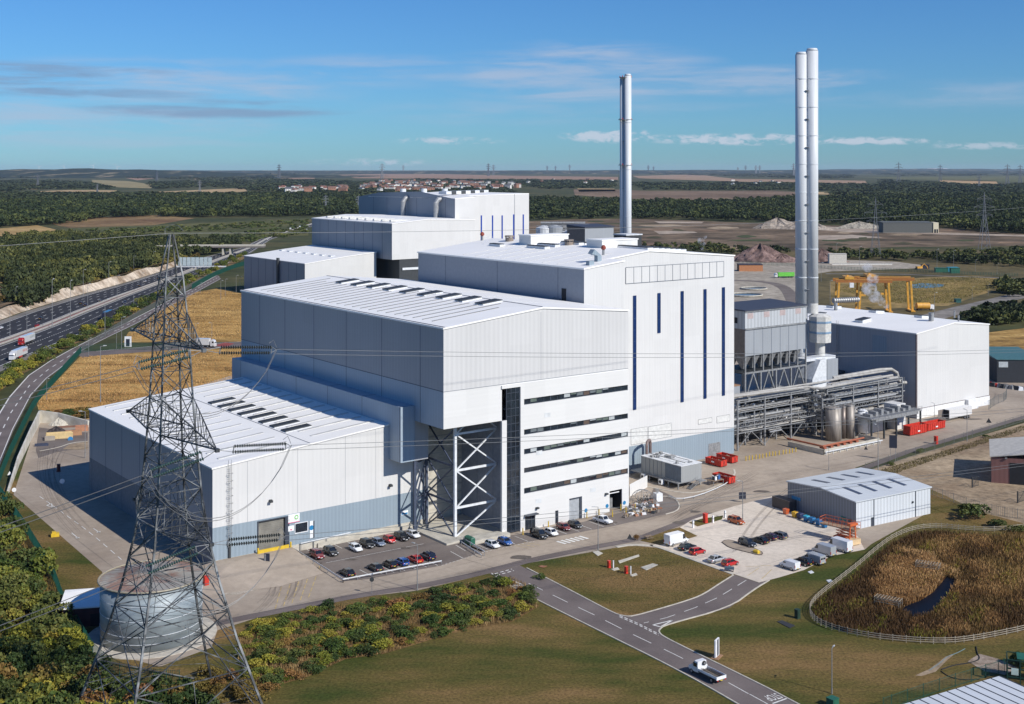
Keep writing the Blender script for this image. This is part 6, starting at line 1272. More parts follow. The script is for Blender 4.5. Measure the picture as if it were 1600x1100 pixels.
for px, py, c, k, l in [(454,358,'white','bigvan','white van furthest but one up the motorway'),(468.7,355,'white','bigvan','white van furthest up the motorway by the far hall'),(440.7,364,'silver','saloon','pale car beyond the bridge, between two white vans'),(418,374,'white','suv','white car just beyond the motorway bridge'),(479,358.5,'white','estate','pale car beside the corner of the far hall'),(0,0,'black','mpv','')][:5]:
    X, Y, _ = G(px,py,.7); place(k,0,0,hm(min(Y,1900))+0,c,l,'cars on the motorway',world=(X,Y),zb=.12)
# ================================================================ STREET AND YARD FURNITURE
def lamp_post(h=9.0, head='side', r=.09):
    t = thing('lamp_post', 'lamp', 'lamp post'); b = MB(); b.tube((0,0,0),(0,0,1.2),r*1.5,8); b.tube((0,0,1.2),(0,0,h),r,8,0,r*.7)
    b.tube((0,0,h),(.9 if head == 'side' else .5,0,h+.12),r*.6,6); b.build('pole', M_steel, t); b = MB(); x = .9 if head == 'side' else .5
    b.loft([[(x-.2,-.14,h+.06),(x+.6,-.10,h+.12),(x+.6,.10,h+.12),(x-.2,.14,h+.06)],[(x-.2,-.12,h+.22),(x+.55,-.08,h+.22),(x+.55,.08,h+.22),(x-.2,.12,h+.22)]]); b.build('lamp_head', mat('lamp_head_grey',(.45,.46,.46),.5), t); return t
LP = lamp_post(); first = [True]
def lamp(px, pyb, pyt, rz, label, grp='lamp posts round the works'):
    X, Y, _ = G(px,pyb); h = zat(pyt, Y); s = h/9.15
    if first[0]: first[0] = False; LP.location = (X,Y,0); LP.rotation_euler = (0,0,rz); LP.scale = (max(.8,s**.5),)*2+(s,); LP['label'] = label; LP['group'] = grp; return
    dup(LP, (X,Y,0), rz, label, grp, (max(.8,s**.5),)*2+(s,))
lamp(652,922.6,849.6,2.5,'slim lamp post on the verge in front of the crash rail'); lamp(1299.8,1084,1012,1,'lamp post on the lawn at the bottom, right of the site road'); lamp(934.5,860,791,3.5,'lamp post on the path opposite the maroon car')
lamp(1160.5,812,751,3.2,'lamp post by the burnt orange crossover'); lamp(133,716,642,3.3,'lamp post at the far left corner of the low hall'); lamp(73,625,592,1.2,'lamp post by the green fence, lowest on the left'); lamp(138.5,556,528,0,'lamp post at the bend of the green fence')
lamp(157,629,540,0,'very tall lamp mast on the golden slope'); lamp(190,545,495,0,'lamp post on the grass by the entrance road'); lamp(182,545,515,0,'short lamp post by the entrance road sign'); lamp(306,539,505,0,'lamp post left of the gatehouse lorry'); lamp(331,537,504,3,'lamp post right of the gatehouse lorry'); lamp(313,458,441,0,'lamp post on the path above the golden slope')
lamp(1372,747,664,2,'lamp post beside the dark yard sign'); lamp(1295,735,700,2,'short lamp post by the bund wall'); lamp(1511,690,640,2,'lamp post beside the brown lot fence near the right-hand hall'); lamp(1460,662,630,2,'lamp post near the red skips')
for i, (px, yb, yt) in enumerate([(345,468,438),(352,462,436),(375,454,432),(369,457,430),(392,450,432),(420,446,425),(410,450,436)]): lamp(px,yb,yt,0,'lamp column %s beyond the golden slope'%['one','two'][0] if 0 else 'thin lamp column among those between the golden slope and the far low hall','lamp columns beyond the golden slope')
for (px, yb, yt) in [(15.5,526,484),(81.5,512,436),(42,535,483),(25,482,448),(110,500,438),(137,485,443),(130,462,421),(164,526,467),(170,444,409),(183,468,430),(209,425,400),(209,483,452),(222,453,426),(240,417,393),(244,445,424),(296,440,417),(313,430,412),(268,441,424),(340,408,396),(1307,398,380),(1343,414,385),(1490,420,391),(1464,418,389),(1524,424,406),(1558,428,412),(1370,452,430),(1460,492,457),(1519,468,448),(1544,462,444),(1283,440,410),(1148,392,380),(1182,392,383),(1297,478,438)]:
    lamp(px,yb,yt,0 if px > 120 else 1.5,'slender motorway lamp column among the row beside the carriageways' if px < 400 else 'thin distant lamp column on the waste ground beyond the works','motorway lamp columns' if px < 400 else 'distant lamp columns')
def pole_sign(px, pyb, pyt, shape, label, cat='road sign', c=None, w_=.9, rz=None, face=None):
    X, Y, _ = G(px,pyb); h = zat(pyt, Y); t = thing('road_sign', label, cat, (X,Y,0), rz if rz is not None else math.atan2(Y,X)-math.pi/2); b = MB(); b.cyl(0,0,0,h,.04,6); b.build('post', M_steel, t); b = MB()
    if shape == 'tri': b.prism([(-w_/2,0),(w_/2,0),(w_/2,.03),(-w_/2,.03)],0,.001); b = MB(); b.loft([[(-w_/2,-.06,h-w_*.9),(w_/2,-.06,h-w_*.9),(0,-.06,h)],[(-w_/2,-.03,h-w_*.9),(w_/2,-.03,h-w_*.9),(0,-.03,h)]],0)
    elif shape == 'disc': b.tube((0,-.03,h-w_/2),(0,-.07,h-w_/2),w_/2,16)
    else: b.bx(-w_/2,w_/2,-.07,-.03,shape,h)
    b.build('plate', c or M_dsteel, t)
    if face: fb, fm = face; fb.build('face', fm, t)
    return t
pole_sign(984,848,834,'tri','dark-backed triangular road sign on the path edge before the offices',w_=1.3); pole_sign(581,929,902,'disc','dark-backed round sign on the verge below the crash rail',w_=.9)
pole_sign(1329.5,747,739,'tri','dark triangular sign just behind the small warehouse',w_=1.4); pole_sign(1353,704,697,'tri','small triangular sign near the bund wall',w_=1.2); pole_sign(1545,663,653,'tri','dark triangular sign beside the brown lot fence',w_=1.8)
pole_sign(97,765,748,'disc','white round sign standing in the shadow of the low hall',c=M_wpaint,w_=1.3); pole_sign(22,774,762,'disc','white round sign at the near end of the retaining wall',c=M_wpaint,w_=1.1); pole_sign(15,745,736,'tri','white warning triangle above the retaining wall',c=M_wpaint,w_=1.2); pole_sign(110,688,682,'disc','blue round sign on the bend of the yard road',c=mat('sign_blue',(.03,.2,.45)),w_=1.6)
X_, Y_, _ = G(1395.5,720); t = thing('yard_board', 'tall dark board on two posts beside the brown lot fence', 'sign', (X_,Y_,0), R(-12)); zt5 = zat(680,Y_); b = MB(); b.bx(-1.1,1.1,-.06,0,zat(700,Y_),zt5); b.build('panel', mat('navy_panel',(.02,.025,.045)), t)
for s in (-.7,.7):
    b = MB(); b.bx(s-.05,s+.05,0,.1,0,zt5); b.build('post', M_steel, t)
X_, Y_, _ = G(1160,785); t = thing('yard_board', 'small dark slatted board in the yard behind the burnt orange crossover', 'sign', (X_,Y_,0), 0); b = MB(); b.bx(-.9,.9,-.06,0,zat(785,Y_)+.8,zat(769,Y_)); b.build('panel', mat('navy_panel',(.02,.025,.045)), t); b = MB(); b.cyl(0,.05,0,zat(769,Y_),.05,6); b.build('post', M_steel, t)
X_, Y_, _ = G(1120,1027); t = thing('totem_sign', 'tall white and dark totem sign on the verge beside the flatbed truck', 'sign', (X_,Y_,0), R(60)); b = MB(); b.bx(-.9,.9,-.12,.12,.2,3.2,0); b.bx(-.2,.2,-.14,-.12,.3,3.1,1); b.bx(.35,.6,-.14,-.12,.3,3.1,1); b.build('panel', [M_wpaint, mat('navy_panel',(.02,.03,.05))], t); b = MB(); b.bx(-1.3,1.3,-.7,.7,0,.12); b.build('base', mat('rusty_soil',(.30,.17,.09)), t)
X_, Y_, _ = G(417,886); t = thing('totem_sign', 'dark totem sign standing on the gravel in front of the roller door', 'sign', (X_,Y_,0), R(-5)); b = MB(); b.bx(-.6,.6,-.1,.1,.1,2.9,0); b.bx(-.5,-.2,-.12,-.1,.3,2.8,1); b.build('panel', [mat('navy_panel',(.02,.03,.05)), M_steel], t)
X_, Y_, _ = G(200,542); t = thing('totem_sign', 'white and navy totem sign on the grass by the entrance road', 'sign', (X_,Y_,0), R(0)); b = MB(); b.bx(-1.6,1.6,-.2,.2,0,5.0,0); b.bx(-.9,.9,-.24,-.2,.3,3.8,1); b.build('panel', [M_wpaint, mat('navy_panel',(.02,.03,.07))], t)
# red cabinets with hydrants
def cabinet(px, py, h, w_, m, label, nm='fire_cabinet', cat='cabinet', grp=None, rz=TH, legs=False, cap=True):
    X, Y, _ = G(px,py); t = thing(nm, label, cat, (X,Y,.05), rz, grp); b = MB(); b.bx(-w_/2,w_/2,-w_/2,w_/2,.1,h); b.build('box', m, t); b = MB(); b.bx(-w_/2-.06,w_/2+.06,-w_/2-.06,w_/2+.06,h,h+.08); b.bx(-w_/2-.1,w_/2+.1,-w_/2-.1,w_/2+.1,0,.1); b.bx(-w_*.3,w_*.3,-w_/2-.03,-w_/2,.4,h-.3); b.build('trim', m if cap else M_steel, t); return t
for (px, py, l) in [(951.5,887,'red hydrant cabinet on the round lawn, upper left of the pair'),(978.5,896,'red hydrant cabinet on the round lawn, lower right of the pair')]:
    cabinet(px,py,1.4,.55,M_red,l,grp='hydrant cabinets'); X,Y,_=G(px+1.5,py); b=MB(); b.cyl(0,0,0,1.6,.14,8); solo(b,'hydrant_post',M_wpaint,l.replace('red hydrant cabinet','white post beside the red cabinet'),'post',(X+.7,Y-.3,.03),group='hydrant posts')
cabinet(1102,817,2.2,.85,M_red,'tall red cabinet on the grass strip between two white posts'); cabinet(322,918,2.2,.9,M_red,'red cabinet standing in the yard right of the round tank'); cabinet(1462.5,694,2.4,.9,M_red,'red cabinet on the verge of the brown lot fence'); cabinet(91.5,737,2.0,.8,mat('dark_red',(.12,.02,.02)),'dark red cabinet in the shade of the low hall')
for (px, py, l) in [(1083,825,'white post left of the tall red cabinet'),(1114,817,'white post right of the tall red cabinet'),(1133,809,'dark-topped short white post behind the burnt orange crossover')]:
    X,Y,_=G(px,py); b=MB(); b.bx(-.18,.18,-.18,.18,0,1.7,0); b.bx(-.19,.19,-.19,.19,.9,1.05,1); solo(b,'marker_post',[M_wpaint,M_steel],l,'post',(X,Y,.05),HU)
cabinet(1246,966,1.6,.8,mat('dark_green_cabinet',(.015,.04,.025)),'dark green kiosk on the lawn left of the pond','utility_kiosk'); cabinet(1301,1103,1.2,1.4,M_green,'green utility cabinet at the bottom edge of the picture','utility_kiosk')
X,Y,_=G(86,838); b=MB(); b.bx(-.9,.9,-.7,.7,0,.8); b.bx(-.7,.2,-.5,.5,.8,1.1); solo(b,'grit_bin',M_yellow,'yellow grit bin on the grass left of the yard road','bin',(X,Y,.02),.4)
X,Y,_=G(1182,865); b=MB(); b.bx(-.7,.7,-.4,.4,0,.5); b.loft([[(-.73,-.43,.5),(.73,-.43,.5),(.73,.43,.5),(-.73,.43,.5)],[(-.5,-.2,.75),(.5,-.2,.75),(.5,.2,.75),(-.5,.2,.75)]]); solo(b,'grit_bin',M_yellow,'yellow grit bin at the tip of the kerbed island','bin',(X,Y,.1),dV)
X,Y,_=G(1139.5,893); b=MB(); b.bx(-1.0,1.0,-.5,.5,.5,.9,0); b.bx(-.9,-.8,-.4,.4,0,.5,1); b.bx(.8,.9,-.4,.4,0,.5,1); solo(b,'low_sign_box',[mat('slate_blue',(.06,.10,.14)),M_brown],'low slate-blue sign box at the mouth of the side road','sign',(X,Y,.06),-.2)
# kerbed parking island
ip = [(1128,848),(1134,844),(1148,846),(1190,862),(1192,867),(1184,868),(1170,864),(1140,857)]
pw = smooth(polyW(ip+[ip[0]]),1)[:-1]; b = MB(); b.prism(pw, .0, .17); o = b.build('island', GM_conc); struct(o); b = MB(); ribbon(b, pw+[pw[0]], .16, 0, .20); struct(b.build('kerb', mat('dark_kerb',(.09,.07,.06))))
for (pl, m) in [([(966,877),(998,867),(999,869.5),(968,880.5)],M_conc),([(1001,887),(1020,881),(1028,883),(1010,891.5)],M_conc),([(926,863),(934,861),(942,865),(934,869)],M_conc),([(1262,894),(1268,892),(1272,895),(1266,896.5)],M_trim),([(1291,907),(1298,906),(1302,909.5),(1295,911)],M_trim),([(1214,972),(1222,970),(1242,978),(1234,982)],M_plas),([(841,885.5),(846,884),(855,885),(848,887.5)],mat('rusty_cover',(.25,.10,.05))),([(955,890),(965,887),(968,890),(959,892)],M_conc),([(984,899),(994,896),(996,899),(988,901)],M_conc)]:
    p = polyW(pl); b = MB(); b.prism([(q.x,q.y) for q in p], .0, .12); o = b.build('drain_cover', m); struct(o)
# picnic bench and litter
X,Y,_=G(1013,843); t=thing('picnic_bench','brown wooden picnic bench on the grass below the footpath','bench',(X,Y,.09),.5); M_wood=mat('weathered_timber',(.22,.16,.11),.85,nscale=3,var=.3)
b=MB(); b.bx(-.9,.9,-.38,.38,.70,.76); b.build('table_top',M_wood,t)
for s in (-1,1):
    b=MB(); b.bx(-.9,.9,s*.78-.14,s*.78+.14,.42,.47); b.build('seat',M_wood,t)
    for x in (-.6,.6): b=MB(); b.tube((x,s*.75,0),(x,s*.2,.7),.05,4); b.bx(x-.04,x+.04,min(0,s*.9),max(0,s*.9),.37,.42); b.build('leg',M_wood,t)
# crash rails
def rail(px, label, h=.75, z0=.08, n_=None, double=False):
    p = smooth(polyW(px),1) if len(px) > 2 else polyW(px); b = MB()
    for a, c in zip(p, p[1:]):
        d = (c-a).normalized(); nn = Vector((-d.y,d.x))*.04
        for (z1,z2) in ((h-.24,h),):
            b.loft([[(a.x-nn.x,a.y-nn.y,z0+z1),(a.x+nn.x,a.y+nn.y,z0+z1+.04),(a.x+nn.x*2,a.y+nn.y*2,z0+z2-.04),(a.x-nn.x,a.y-nn.y,z0+z2)],[(c.x-nn.x,c.y-nn.y,z0+z1),(c.x+nn.x,c.y+nn.y,z0+z1+.04),(c.x+nn.x*2,c.y+nn.y*2,z0+z2-.04),(c.x-nn.x,c.y-nn.y,z0+z2)]])
    t = thing('crash_rail', label, 'barrier', (p[0].x,p[0].y,0)); b.build('beam', M_trim, t, off=(p[0].x,p[0].y,0)); q = resample(p, 3.2); 
    for k in q: b = MB(); b.bx(k.x-.07,k.x+.07,k.y+.02,k.y+.16,0,z0+h); b.build('post', M_steel, t, off=(p[0].x,p[0].y,0))
rail([(536,911),(690,882)],'pale crash rail along the roadside edge of the front car park',.85); rail([(457,861),(536,911)],'crash rail down the left edge of the front car park beside the yellow hatching',.85); rail([(463,862),(505,852)],'short crash rail under the low hall wall behind the dark red car',1.3); rail([(721,852),(752,872)],'crash rail between the ramp to the open bay and the white car',.8); rail([(724,848),(757,869)],'second crash rail beside the green bin',1.1)
rail([(1045,778),(1060,784),(1092,778),(1128,763),(1143,753)],'curved crash rail round the container plant corner',.7); rail([(470,862),(640,824)],'thin handrail along the plinth of the low hall',1.9)
X,Y,_=G(734,851); b=MB(); b.bx(-1.3,1.3,-.6,.6,.2,1.5,0); b.loft([[(-1.35,-.65,1.5),(1.35,-.65,1.5),(1.35,.65,1.5),(-1.35,.65,1.5)],[(-1.2,-.2,1.8),(1.2,-.2,1.8),(1.2,.3,1.8),(-1.2,.3,1.8)]],0); solo(b,'green_bin',M_green,'dark green bin by the crash rails at the open bay','bin',(X,Y,.1),dV)
# yellow posts
for (px,py,l) in [(936,806,'left of the open workshop door'),(957,808,'in front of the open workshop door'),(970,798,'at the right jamb of the open workshop door'),(978,801,'on the apron right of the workshop door'),(992.5,797,'by the wire dome'),(887,812,'left of the office roller door'),(917,810,'right of the office roller door'),(857,825,'near the small white car'),(817,836,'by the stair glazing')]:
    X,Y,_=G(px,py); b=MB(); b.cyl(0,0,0,1.5,.13,10); b.cyl(0,0,1.5,1.58,.13,10,0,.06); solo(b,'yellow_bollard',M_yellow,'yellow bollard '+l,'bollard',(X,Y,.08),group='yellow bollards')
for k in range(16):
    px = 1166+k*5.2+random.uniform(-1,1); py = 720-k*.9+random.uniform(-.6,.6); X,Y,_=G(px,py); b=MB(); b.cyl(0,0,0,1.3,.14,8); solo(b,'yellow_bollard',M_yellow,'yellow bollard in the line along the foot of the pipe rack','bollard',(X,Y,.04),group='bollards along the pipe rack')
# wire dome, white wall, rubbish
X,Y,_=G(1004,785); t=thing('wire_dome','round wire mesh dome cage over scrap, against the right end of the office block','cage',(X,Y,.09)); b=MB(); r=3.2
for k in range(12):
    a=k*math.pi/6; b.path([(r*math.cos(a)*math.cos(e),r*math.sin(a)*math.cos(e),r*math.sin(e)) for e in [i*math.pi/14 for i in range(8)]],.045,4)
for e in (.3,.6,.9,1.2): b.path([(r*math.cos(a)*math.cos(e),r*math.sin(a)*math.cos(e),r*math.sin(e)) for a in [i*math.pi/12 for i in range(25)]],.04,4)
b.build('mesh',M_steel,t); b=MB()
for k in range(30): a=random.uniform(0,6.3); q=random.uniform(0,2); b.tube((q*math.cos(a),q*math.sin(a),.2),(q*math.cos(a)+random.uniform(-1,1),q*math.sin(a)+random.uniform(-1,1),random.uniform(.3,1.8)),.06,4)
b.build('scrap',M_dsteel,t)
b=MB(); p=polyW([(984,776),(1010,762)]); a,c=p; b.prism([a,c,c+Vector((.3,.4)),a+Vector((.3,.4))],0,3.2); p=polyW([(1010,768),(1012,790)]); solo(b,'screen_wall',M_white,'low white screen wall at the right end of the office block','wall')
t=thing('scrap_heap','spread heap of scrap, rubble and planks on the asphalt apron right of the office block','rubbish',(0,0,0)); t['category']='rubbish'; hp=G(1008,797); t.location=(hp[0],hp[1],.08); cols=[M_brown,M_wpaint,M_steel,mat('terracotta_bits',(.32,.14,.07)),mat('cardboard',(.36,.28,.18)),M_dsteel]
b=MB(); rq=random.Random(11)
for k in range(130):
    px=rq.uniform(975,1030); py=rq.uniform(786,806)-(px-1000)*.15; X,Y,_=G(px,py); s_=rq.uniform(.2,.9); h_=rq.uniform(.15,.8); a=rq.uniform(0,3); cs,sn=math.cos(a)*s_,math.sin(a)*s_; l=rq.uniform(.4,1.6)
    x,y=X-hp[0],Y-hp[1]; b.loft([[(x-cs,y-sn,0),(x+cs,y+sn,0),(x+cs-sn*l,y+sn+cs*l,0),(x-cs-sn*l,y-sn+cs*l,0)],[(x-cs*.7,y-sn*.7,h_),(x+cs*.8,y+sn*.8,h_*rq.uniform(.4,1)),(x+cs*.8-sn*l,y+sn*.8+cs*l,h_*rq.uniform(.3,1)),(x-cs*.8-sn*l,y-sn*.8+cs*l,h_)]],rq.randint(0,5))
b.build('scrap_pieces',cols,t)['kind']='stuff'
X,Y,_=G(1028,783); b=MB(); b.bx(-.9,.9,-.9,.9,0,2.0,0)
for k in range(5): b.tube((random.uniform(-.7,.7),random.uniform(-.7,.7),2),(random.uniform(-.8,.8),random.uniform(-.8,.8),3.2),.06,4,1)
solo(b,'waste_cage',[M_wpaint,M_steel],'white waste cage with rods sticking out, above the scrap heap','cage',(X,Y,.09),.4)
# container plant on stilts
X,Y,_=G(1064.4,765); t=thing('container_plant','grey containerised plant room raised on steel stilts, with stairs and two wall units','plant room',(X,Y,.15),HU); cw,cl_=7.6,15.6
b=MB(); b.bx(0,cw,0,cl_,1.7,5.9,0); b.bx(-.03,0,0,6,1.9,5.8,1); b.bx(-.05,-.03,0,.15,1.8,5.9,2); 
for k in range(1,5): b.bx(-.06,-.03,k*1.5-.04,k*1.5+.04,1.9,5.7,2)
for k in range(7): b.bx(-.05,0,6+k*1.55,6.06+k*1.55,1.8,5.8,2)
b.build('container',[cladding('container_grey',(.30,.31,.31),.6,.05,amp=.05),mat('slate_doors',(.11,.14,.18),.5),M_seam,M_trim],t)
b=MB(); b.bx(-.1,cw+.1,-.1,cl_+.1,5.9,6.05,0)
for k in range(9): x=random.uniform(.5,6.5); y=random.uniform(.5,14.5); b.bx(x,x+random.uniform(.4,1.4),y,y+random.uniform(.4,1.6),6.05,6.05+random.uniform(.2,.8),1)
b.tube((2,.5,6.6),(2,15,6.6),.12,6,1); b.tube((5,2,6.5),(5,13,6.5),.1,6,1); b.build('roof',[M_trim,M_steel],t)
b=MB(); b.bx(-1.2,cw,0,cl_+3,1.45,1.7,0); b.build('platform',M_steel,t)
for k in range(5):
    for x in (-.9,cw-.4): b=MB(); b.bx(x,x+.3,.2+k*3.7,.5+k*3.7,0,1.45); b.build('leg',M_steel,t)
for k in (5.5,12.5): b=MB(); b.bx(-1.9,-1.0,k,k+1.2,.3,1.6,0); b.tube((-1.9,k+.6,.95),(-1.95,k+.6,.95),.42,12,1); b.build('cooling_unit',[M_wpaint,M_dsteel],t)
b=MB()
for k in range(9): b.bx(5.4-k*.42-.3,5.4-k*.42+.1,-1.8,-.6,1.5-k*.18,1.56-k*.18,0)
for y in (-1.85,-.55): b.tube((5.6,y,1.6),(1.7,y,0.0),.06,4); b.tube((5.6,y,2.6),(1.7,y,1.0),.04,4); b.tube((5.6,y,1.6),(5.6,y,2.6),.04,4); b.tube((1.7,y,0),(1.7,y,1),.04,4); b.tube((3.6,y,.8),(3.6,y,1.8),.04,4)
b.bx(5.4,7.6,-1.8,-.1,1.45,1.6,0); b.build('stairs',M_steel,t)
b=MB(); b.path([(3,cl_+1,2),(3,cl_+1,8.2),(3.4,cl_+1.2,9.0),(4.6,cl_+2,9.2),(5.8,cl_+2.8,9.0),(6.2,cl_+3,8.2),(6.2,cl_+3,1)],.42,10); b.build('duct',mat('brown_duct',(.17,.12,.11),.5),t)
b=MB(); b.xcyl((8.6,-1.4,.9),.7,1.2,14,0,0); solo(b,'cable_drum',[M_trim],'white round drum beside the stairs of the container plant','drum',W(*uvp(1096,757)),HU)
# skips
def skip(px, py, hd, label, L_=6.2, w_=1.25, h=1.7, grp='red roll-off skips', name='skip_container'):
    X,Y,_=G(px,py); t=thing(name,label,'skip',(X,Y,.05),hd,grp); b=MB(); x0,x1=-L_/2,L_/2; th=.07
    b.bx(x0,x1,-w_+.2,w_-.2,.25,.32)
    for s in (-1,1): b.loft([[(x0,s*(w_-.15),.25),(x1,s*(w_-.15),.25),(x1,s*(w_-.15+th),.25),(x0,s*(w_-.15+th),.25)],[(x0,s*(w_-th),h+.25),(x1,s*(w_-th),h+.25),(x1,s*w_,h+.25),(x0,s*w_,h+.25)]])
    b.bx(x0,x0+th,-w_+.1,w_-.1,.25,h+.25); b.bx(x1-th,x1,-w_+.1,w_-.1,.25,h+.25); b.build('shell',M_red,t)
    b=MB()
    for k in range(9):
        x=x0+.3+k*(L_-.6)/8
        for s in (-1,1): b.loft([[(x-.07,s*(w_-.08),.25),(x+.07,s*(w_-.08),.25),(x+.07,s*(w_+.02),.25),(x-.07,s*(w_+.02),.25)],[(x-.07,s*w_,h+.2),(x+.07,s*w_,h+.2),(x+.07,s*(w_+.09),h+.2),(x-.07,s*(w_+.09),h+.2)]])
    b.bx(x0-.05,x1+.05,w_-.02,w_+.1,h+.15,h+.3); b.bx(x0-.05,x1+.05,-w_-.1,-w_+.02,h+.15,h+.3); b.build('ribs',M_red,t)
    b=MB(); b.bx(x0+.1,x1-.1,-w_+.2,w_-.2,.32,.9); rq=random.Random(int(px))
    for k in range(26): x=rq.uniform(x0+.4,x1-.6); y=rq.uniform(-.8,.6); b.bx(x,x+rq.uniform(.2,.7),y,y+rq.uniform(.2,.5),.8,rq.uniform(1,h))
    b.build('waste',mat('skip_rubble',(.20,.15,.11),.9,nscale=3,var=.5),t)
    b=MB(); b.bx(-.6,.5,-w_-.12,-w_-.10,.95,1.35); b.build('label_plate',M_wpaint,t); b=MB()
    for s in (-.4,.4): b.tube((x1+.02,s,.3),(x1+.02,s*.3,h),.07,4)
    b.build('end_frame',M_dsteel,t); return t
skip(1119,727,dV,'red skip with its long side in shade, standing next to the container plant'); skip(1136,721,dV,'red skip tucked behind another one, nearest the pipe rack'); skip(1131,753,dV,'red skip end-on beside the pallets at the front of the group')
skip(1430,678,HU,'ribbed red skip under the raised walkway platform',9,1.35,2.8); skip(1458,671,HU,'smooth red skip with timber in it, in front of the box trailer',9.5,1.35,2.3)
X,Y,_=G(1118,757); b=MB(); b.bx(-2,2,-1.2,1.2,1.2,1.35,0); 
for x in (-1.9,1.8):
    for y in (-1.1,1.0): b.bx(x,x+.15,y,y+.15,0,1.2,1)
for k in range(7): x=random.uniform(-1.8,1.2); b.bx(x,x+.6,-.9+.2*k,-.4+.2*k,1.35,2.3,2+k%3)
solo(b,'pallet_rack',[M_wood,M_steel,M_wpaint,mat('blue_drum',(.03,.12,.35)),M_dsteel],'low rack of white and blue drums on timber beside the red skips','rack',(X,Y,.05),HU)
# wheeled bins by the small warehouse
for i,(px,py,m,l) in enumerate([(1228,804,paintm('bin_orange',(.62,.12,.03)),'orange wheeled bin on its own at the left of the row'),(1242,809,mat('bin_yellow',(.62,.36,.02),.5),'yellow wheeled bin against the small warehouse'),(1250,811,mat('bin_navy',(.015,.03,.10),.5),'navy wheeled bin next to the yellow one'),(1260,815,mat('bin_blue',(.01,.14,.34),.5),'larger bright blue bin with a turquoise lid'),(1269,818,mat('bin_blue',(.01,.14,.34)),'second bright blue bin counted from the yellow one'),(1279,821,mat('bin_blue',(.01,.14,.34)),'third bright blue bin in the row by the warehouse'),(1288,825,mat('bin_blue',(.01,.14,.34)),'bright blue bin nearest the orange lift')]):
    X,Y,_=G(px,py); t=thing('wheeled_bin',l,'bin',(X,Y,.08),a_+math.pi/2,'wheeled bins by the small warehouse'); b=MB(); b.loft([[(-.5,-.42,.15),(.5,-.42,.15),(.5,.42,.15),(-.5,.42,.15)],[(-.65,-.55,1.2),(.65,-.55,1.2),(.65,.55,1.2),(-.65,.55,1.2)]]); b.build('bin_body',m,t); b=MB(); b.loft([[(-.68,-.58,1.2),(.68,-.58,1.2),(.68,.58,1.2),(-.68,.58,1.2)],[(-.6,-.5,1.42),(.6,-.5,1.42),(.6,.5,1.34),(-.6,.5,1.34)]]); b.build('lid',mat('turquoise_lid',(.03,.35,.5)) if i==3 else m,t)
    for x in (-.4,.4):
        for y in (-.35,.35): b=MB(); b.xcyl((x,y,.08),.08,.06,8); b.build('wheel',M_tyre,t)
# orange scissor lift
X,Y,_=G(1322,846); t=thing('scissor_lift','orange scissor lift platform standing at the corner of the small warehouse','access platform',(X,Y,.08),a_-math.pi/2+.25); t.scale=(1.3,1.3,1.25); M_or=mat('lift_orange',(.55,.12,.035),.5)
b=MB(); b.bx(-2.0,2.0,-.9,.9,.3,.8,0); b.build('base',M_or,t)
for s in (-.7,.7):
    b=MB()
    for k in range(3): b.tube((-1.6,s,.9+k*.5),(1.6,s,1.4+k*.5),.07,4); b.tube((1.6,s,.9+k*.5),(-1.6,s,1.4+k*.5),.07,4)
    b.build('scissor_arm',M_or,t)
b=MB(); b.bx(-4.6,2.2,-1.0,1.0,2.4,2.6,1); b.build('deck',[M_or,mat('timber_deck',(.33,.22,.14))],t); b=MB()
for x in [-4.6+k*.85 for k in range(9)]:
    for y in (-1,1): b.tube((x,y,2.6),(x,y,3.7),.04,4)
for z in (3.15,3.7):
    b.path([(-4.6,-1,z),(2.2,-1,z),(2.2,1,z),(-4.6,1,z),(-4.6,-1,z)],.045,4)
b.build('guard_rail',M_or,t)
for x in (-1.5,1.5):
    for s in (-1,1): b=MB(); b.xcyl((x,s*.9,.38),.38,.3,12); b.build('wheel',M_tyre,t)
b=MB(); X,Y,_=G(1333,852); b.bx(-1.6,1.6,-.8,.8,.2,1.4,0); b.tube((-1.2,0,1.4),(-.9,0,4.6),.16,4,1); b.tube((.8,0,1.4),(.5,0,4.9),.16,4,1); b.bx(-1.4,1,-.5,.5,4.4,5.0,1)
solo(b,'boom_lift',[mat('cream_chassis',(.62,.45,.26)),M_or],'folded orange boom lift on a cream chassis at the car park corner','access platform',(X,Y,.08),a_)
X,Y,_=G(1352,818); b=MB()
for x in (-1.6,0,1.6):
    for y in (-.8,.8): b.tube((x,y,0),(x,y,2.6),.05,4)
for z in (1.3,2.6): b.path([(-1.6,-.8,z),(1.6,-.8,z),(1.6,.8,z),(-1.6,.8,z),(-1.6,-.8,z)],.05,4)
solo(b,'scaffold_frame',M_steel,'small grey scaffold frame by the wall of the small warehouse','scaffold',(X,Y,.05),a_)
b=MB(); X,Y,_=G(1225,795); b.bx(-3,3,-1.2,1.2,0,2.6); solo(b,'storage_container',mat('dark_brown_container',(.06,.05,.05)),'dark storage container against the back of the small warehouse','container',(X,Y,.05),a_+math.pi/2)
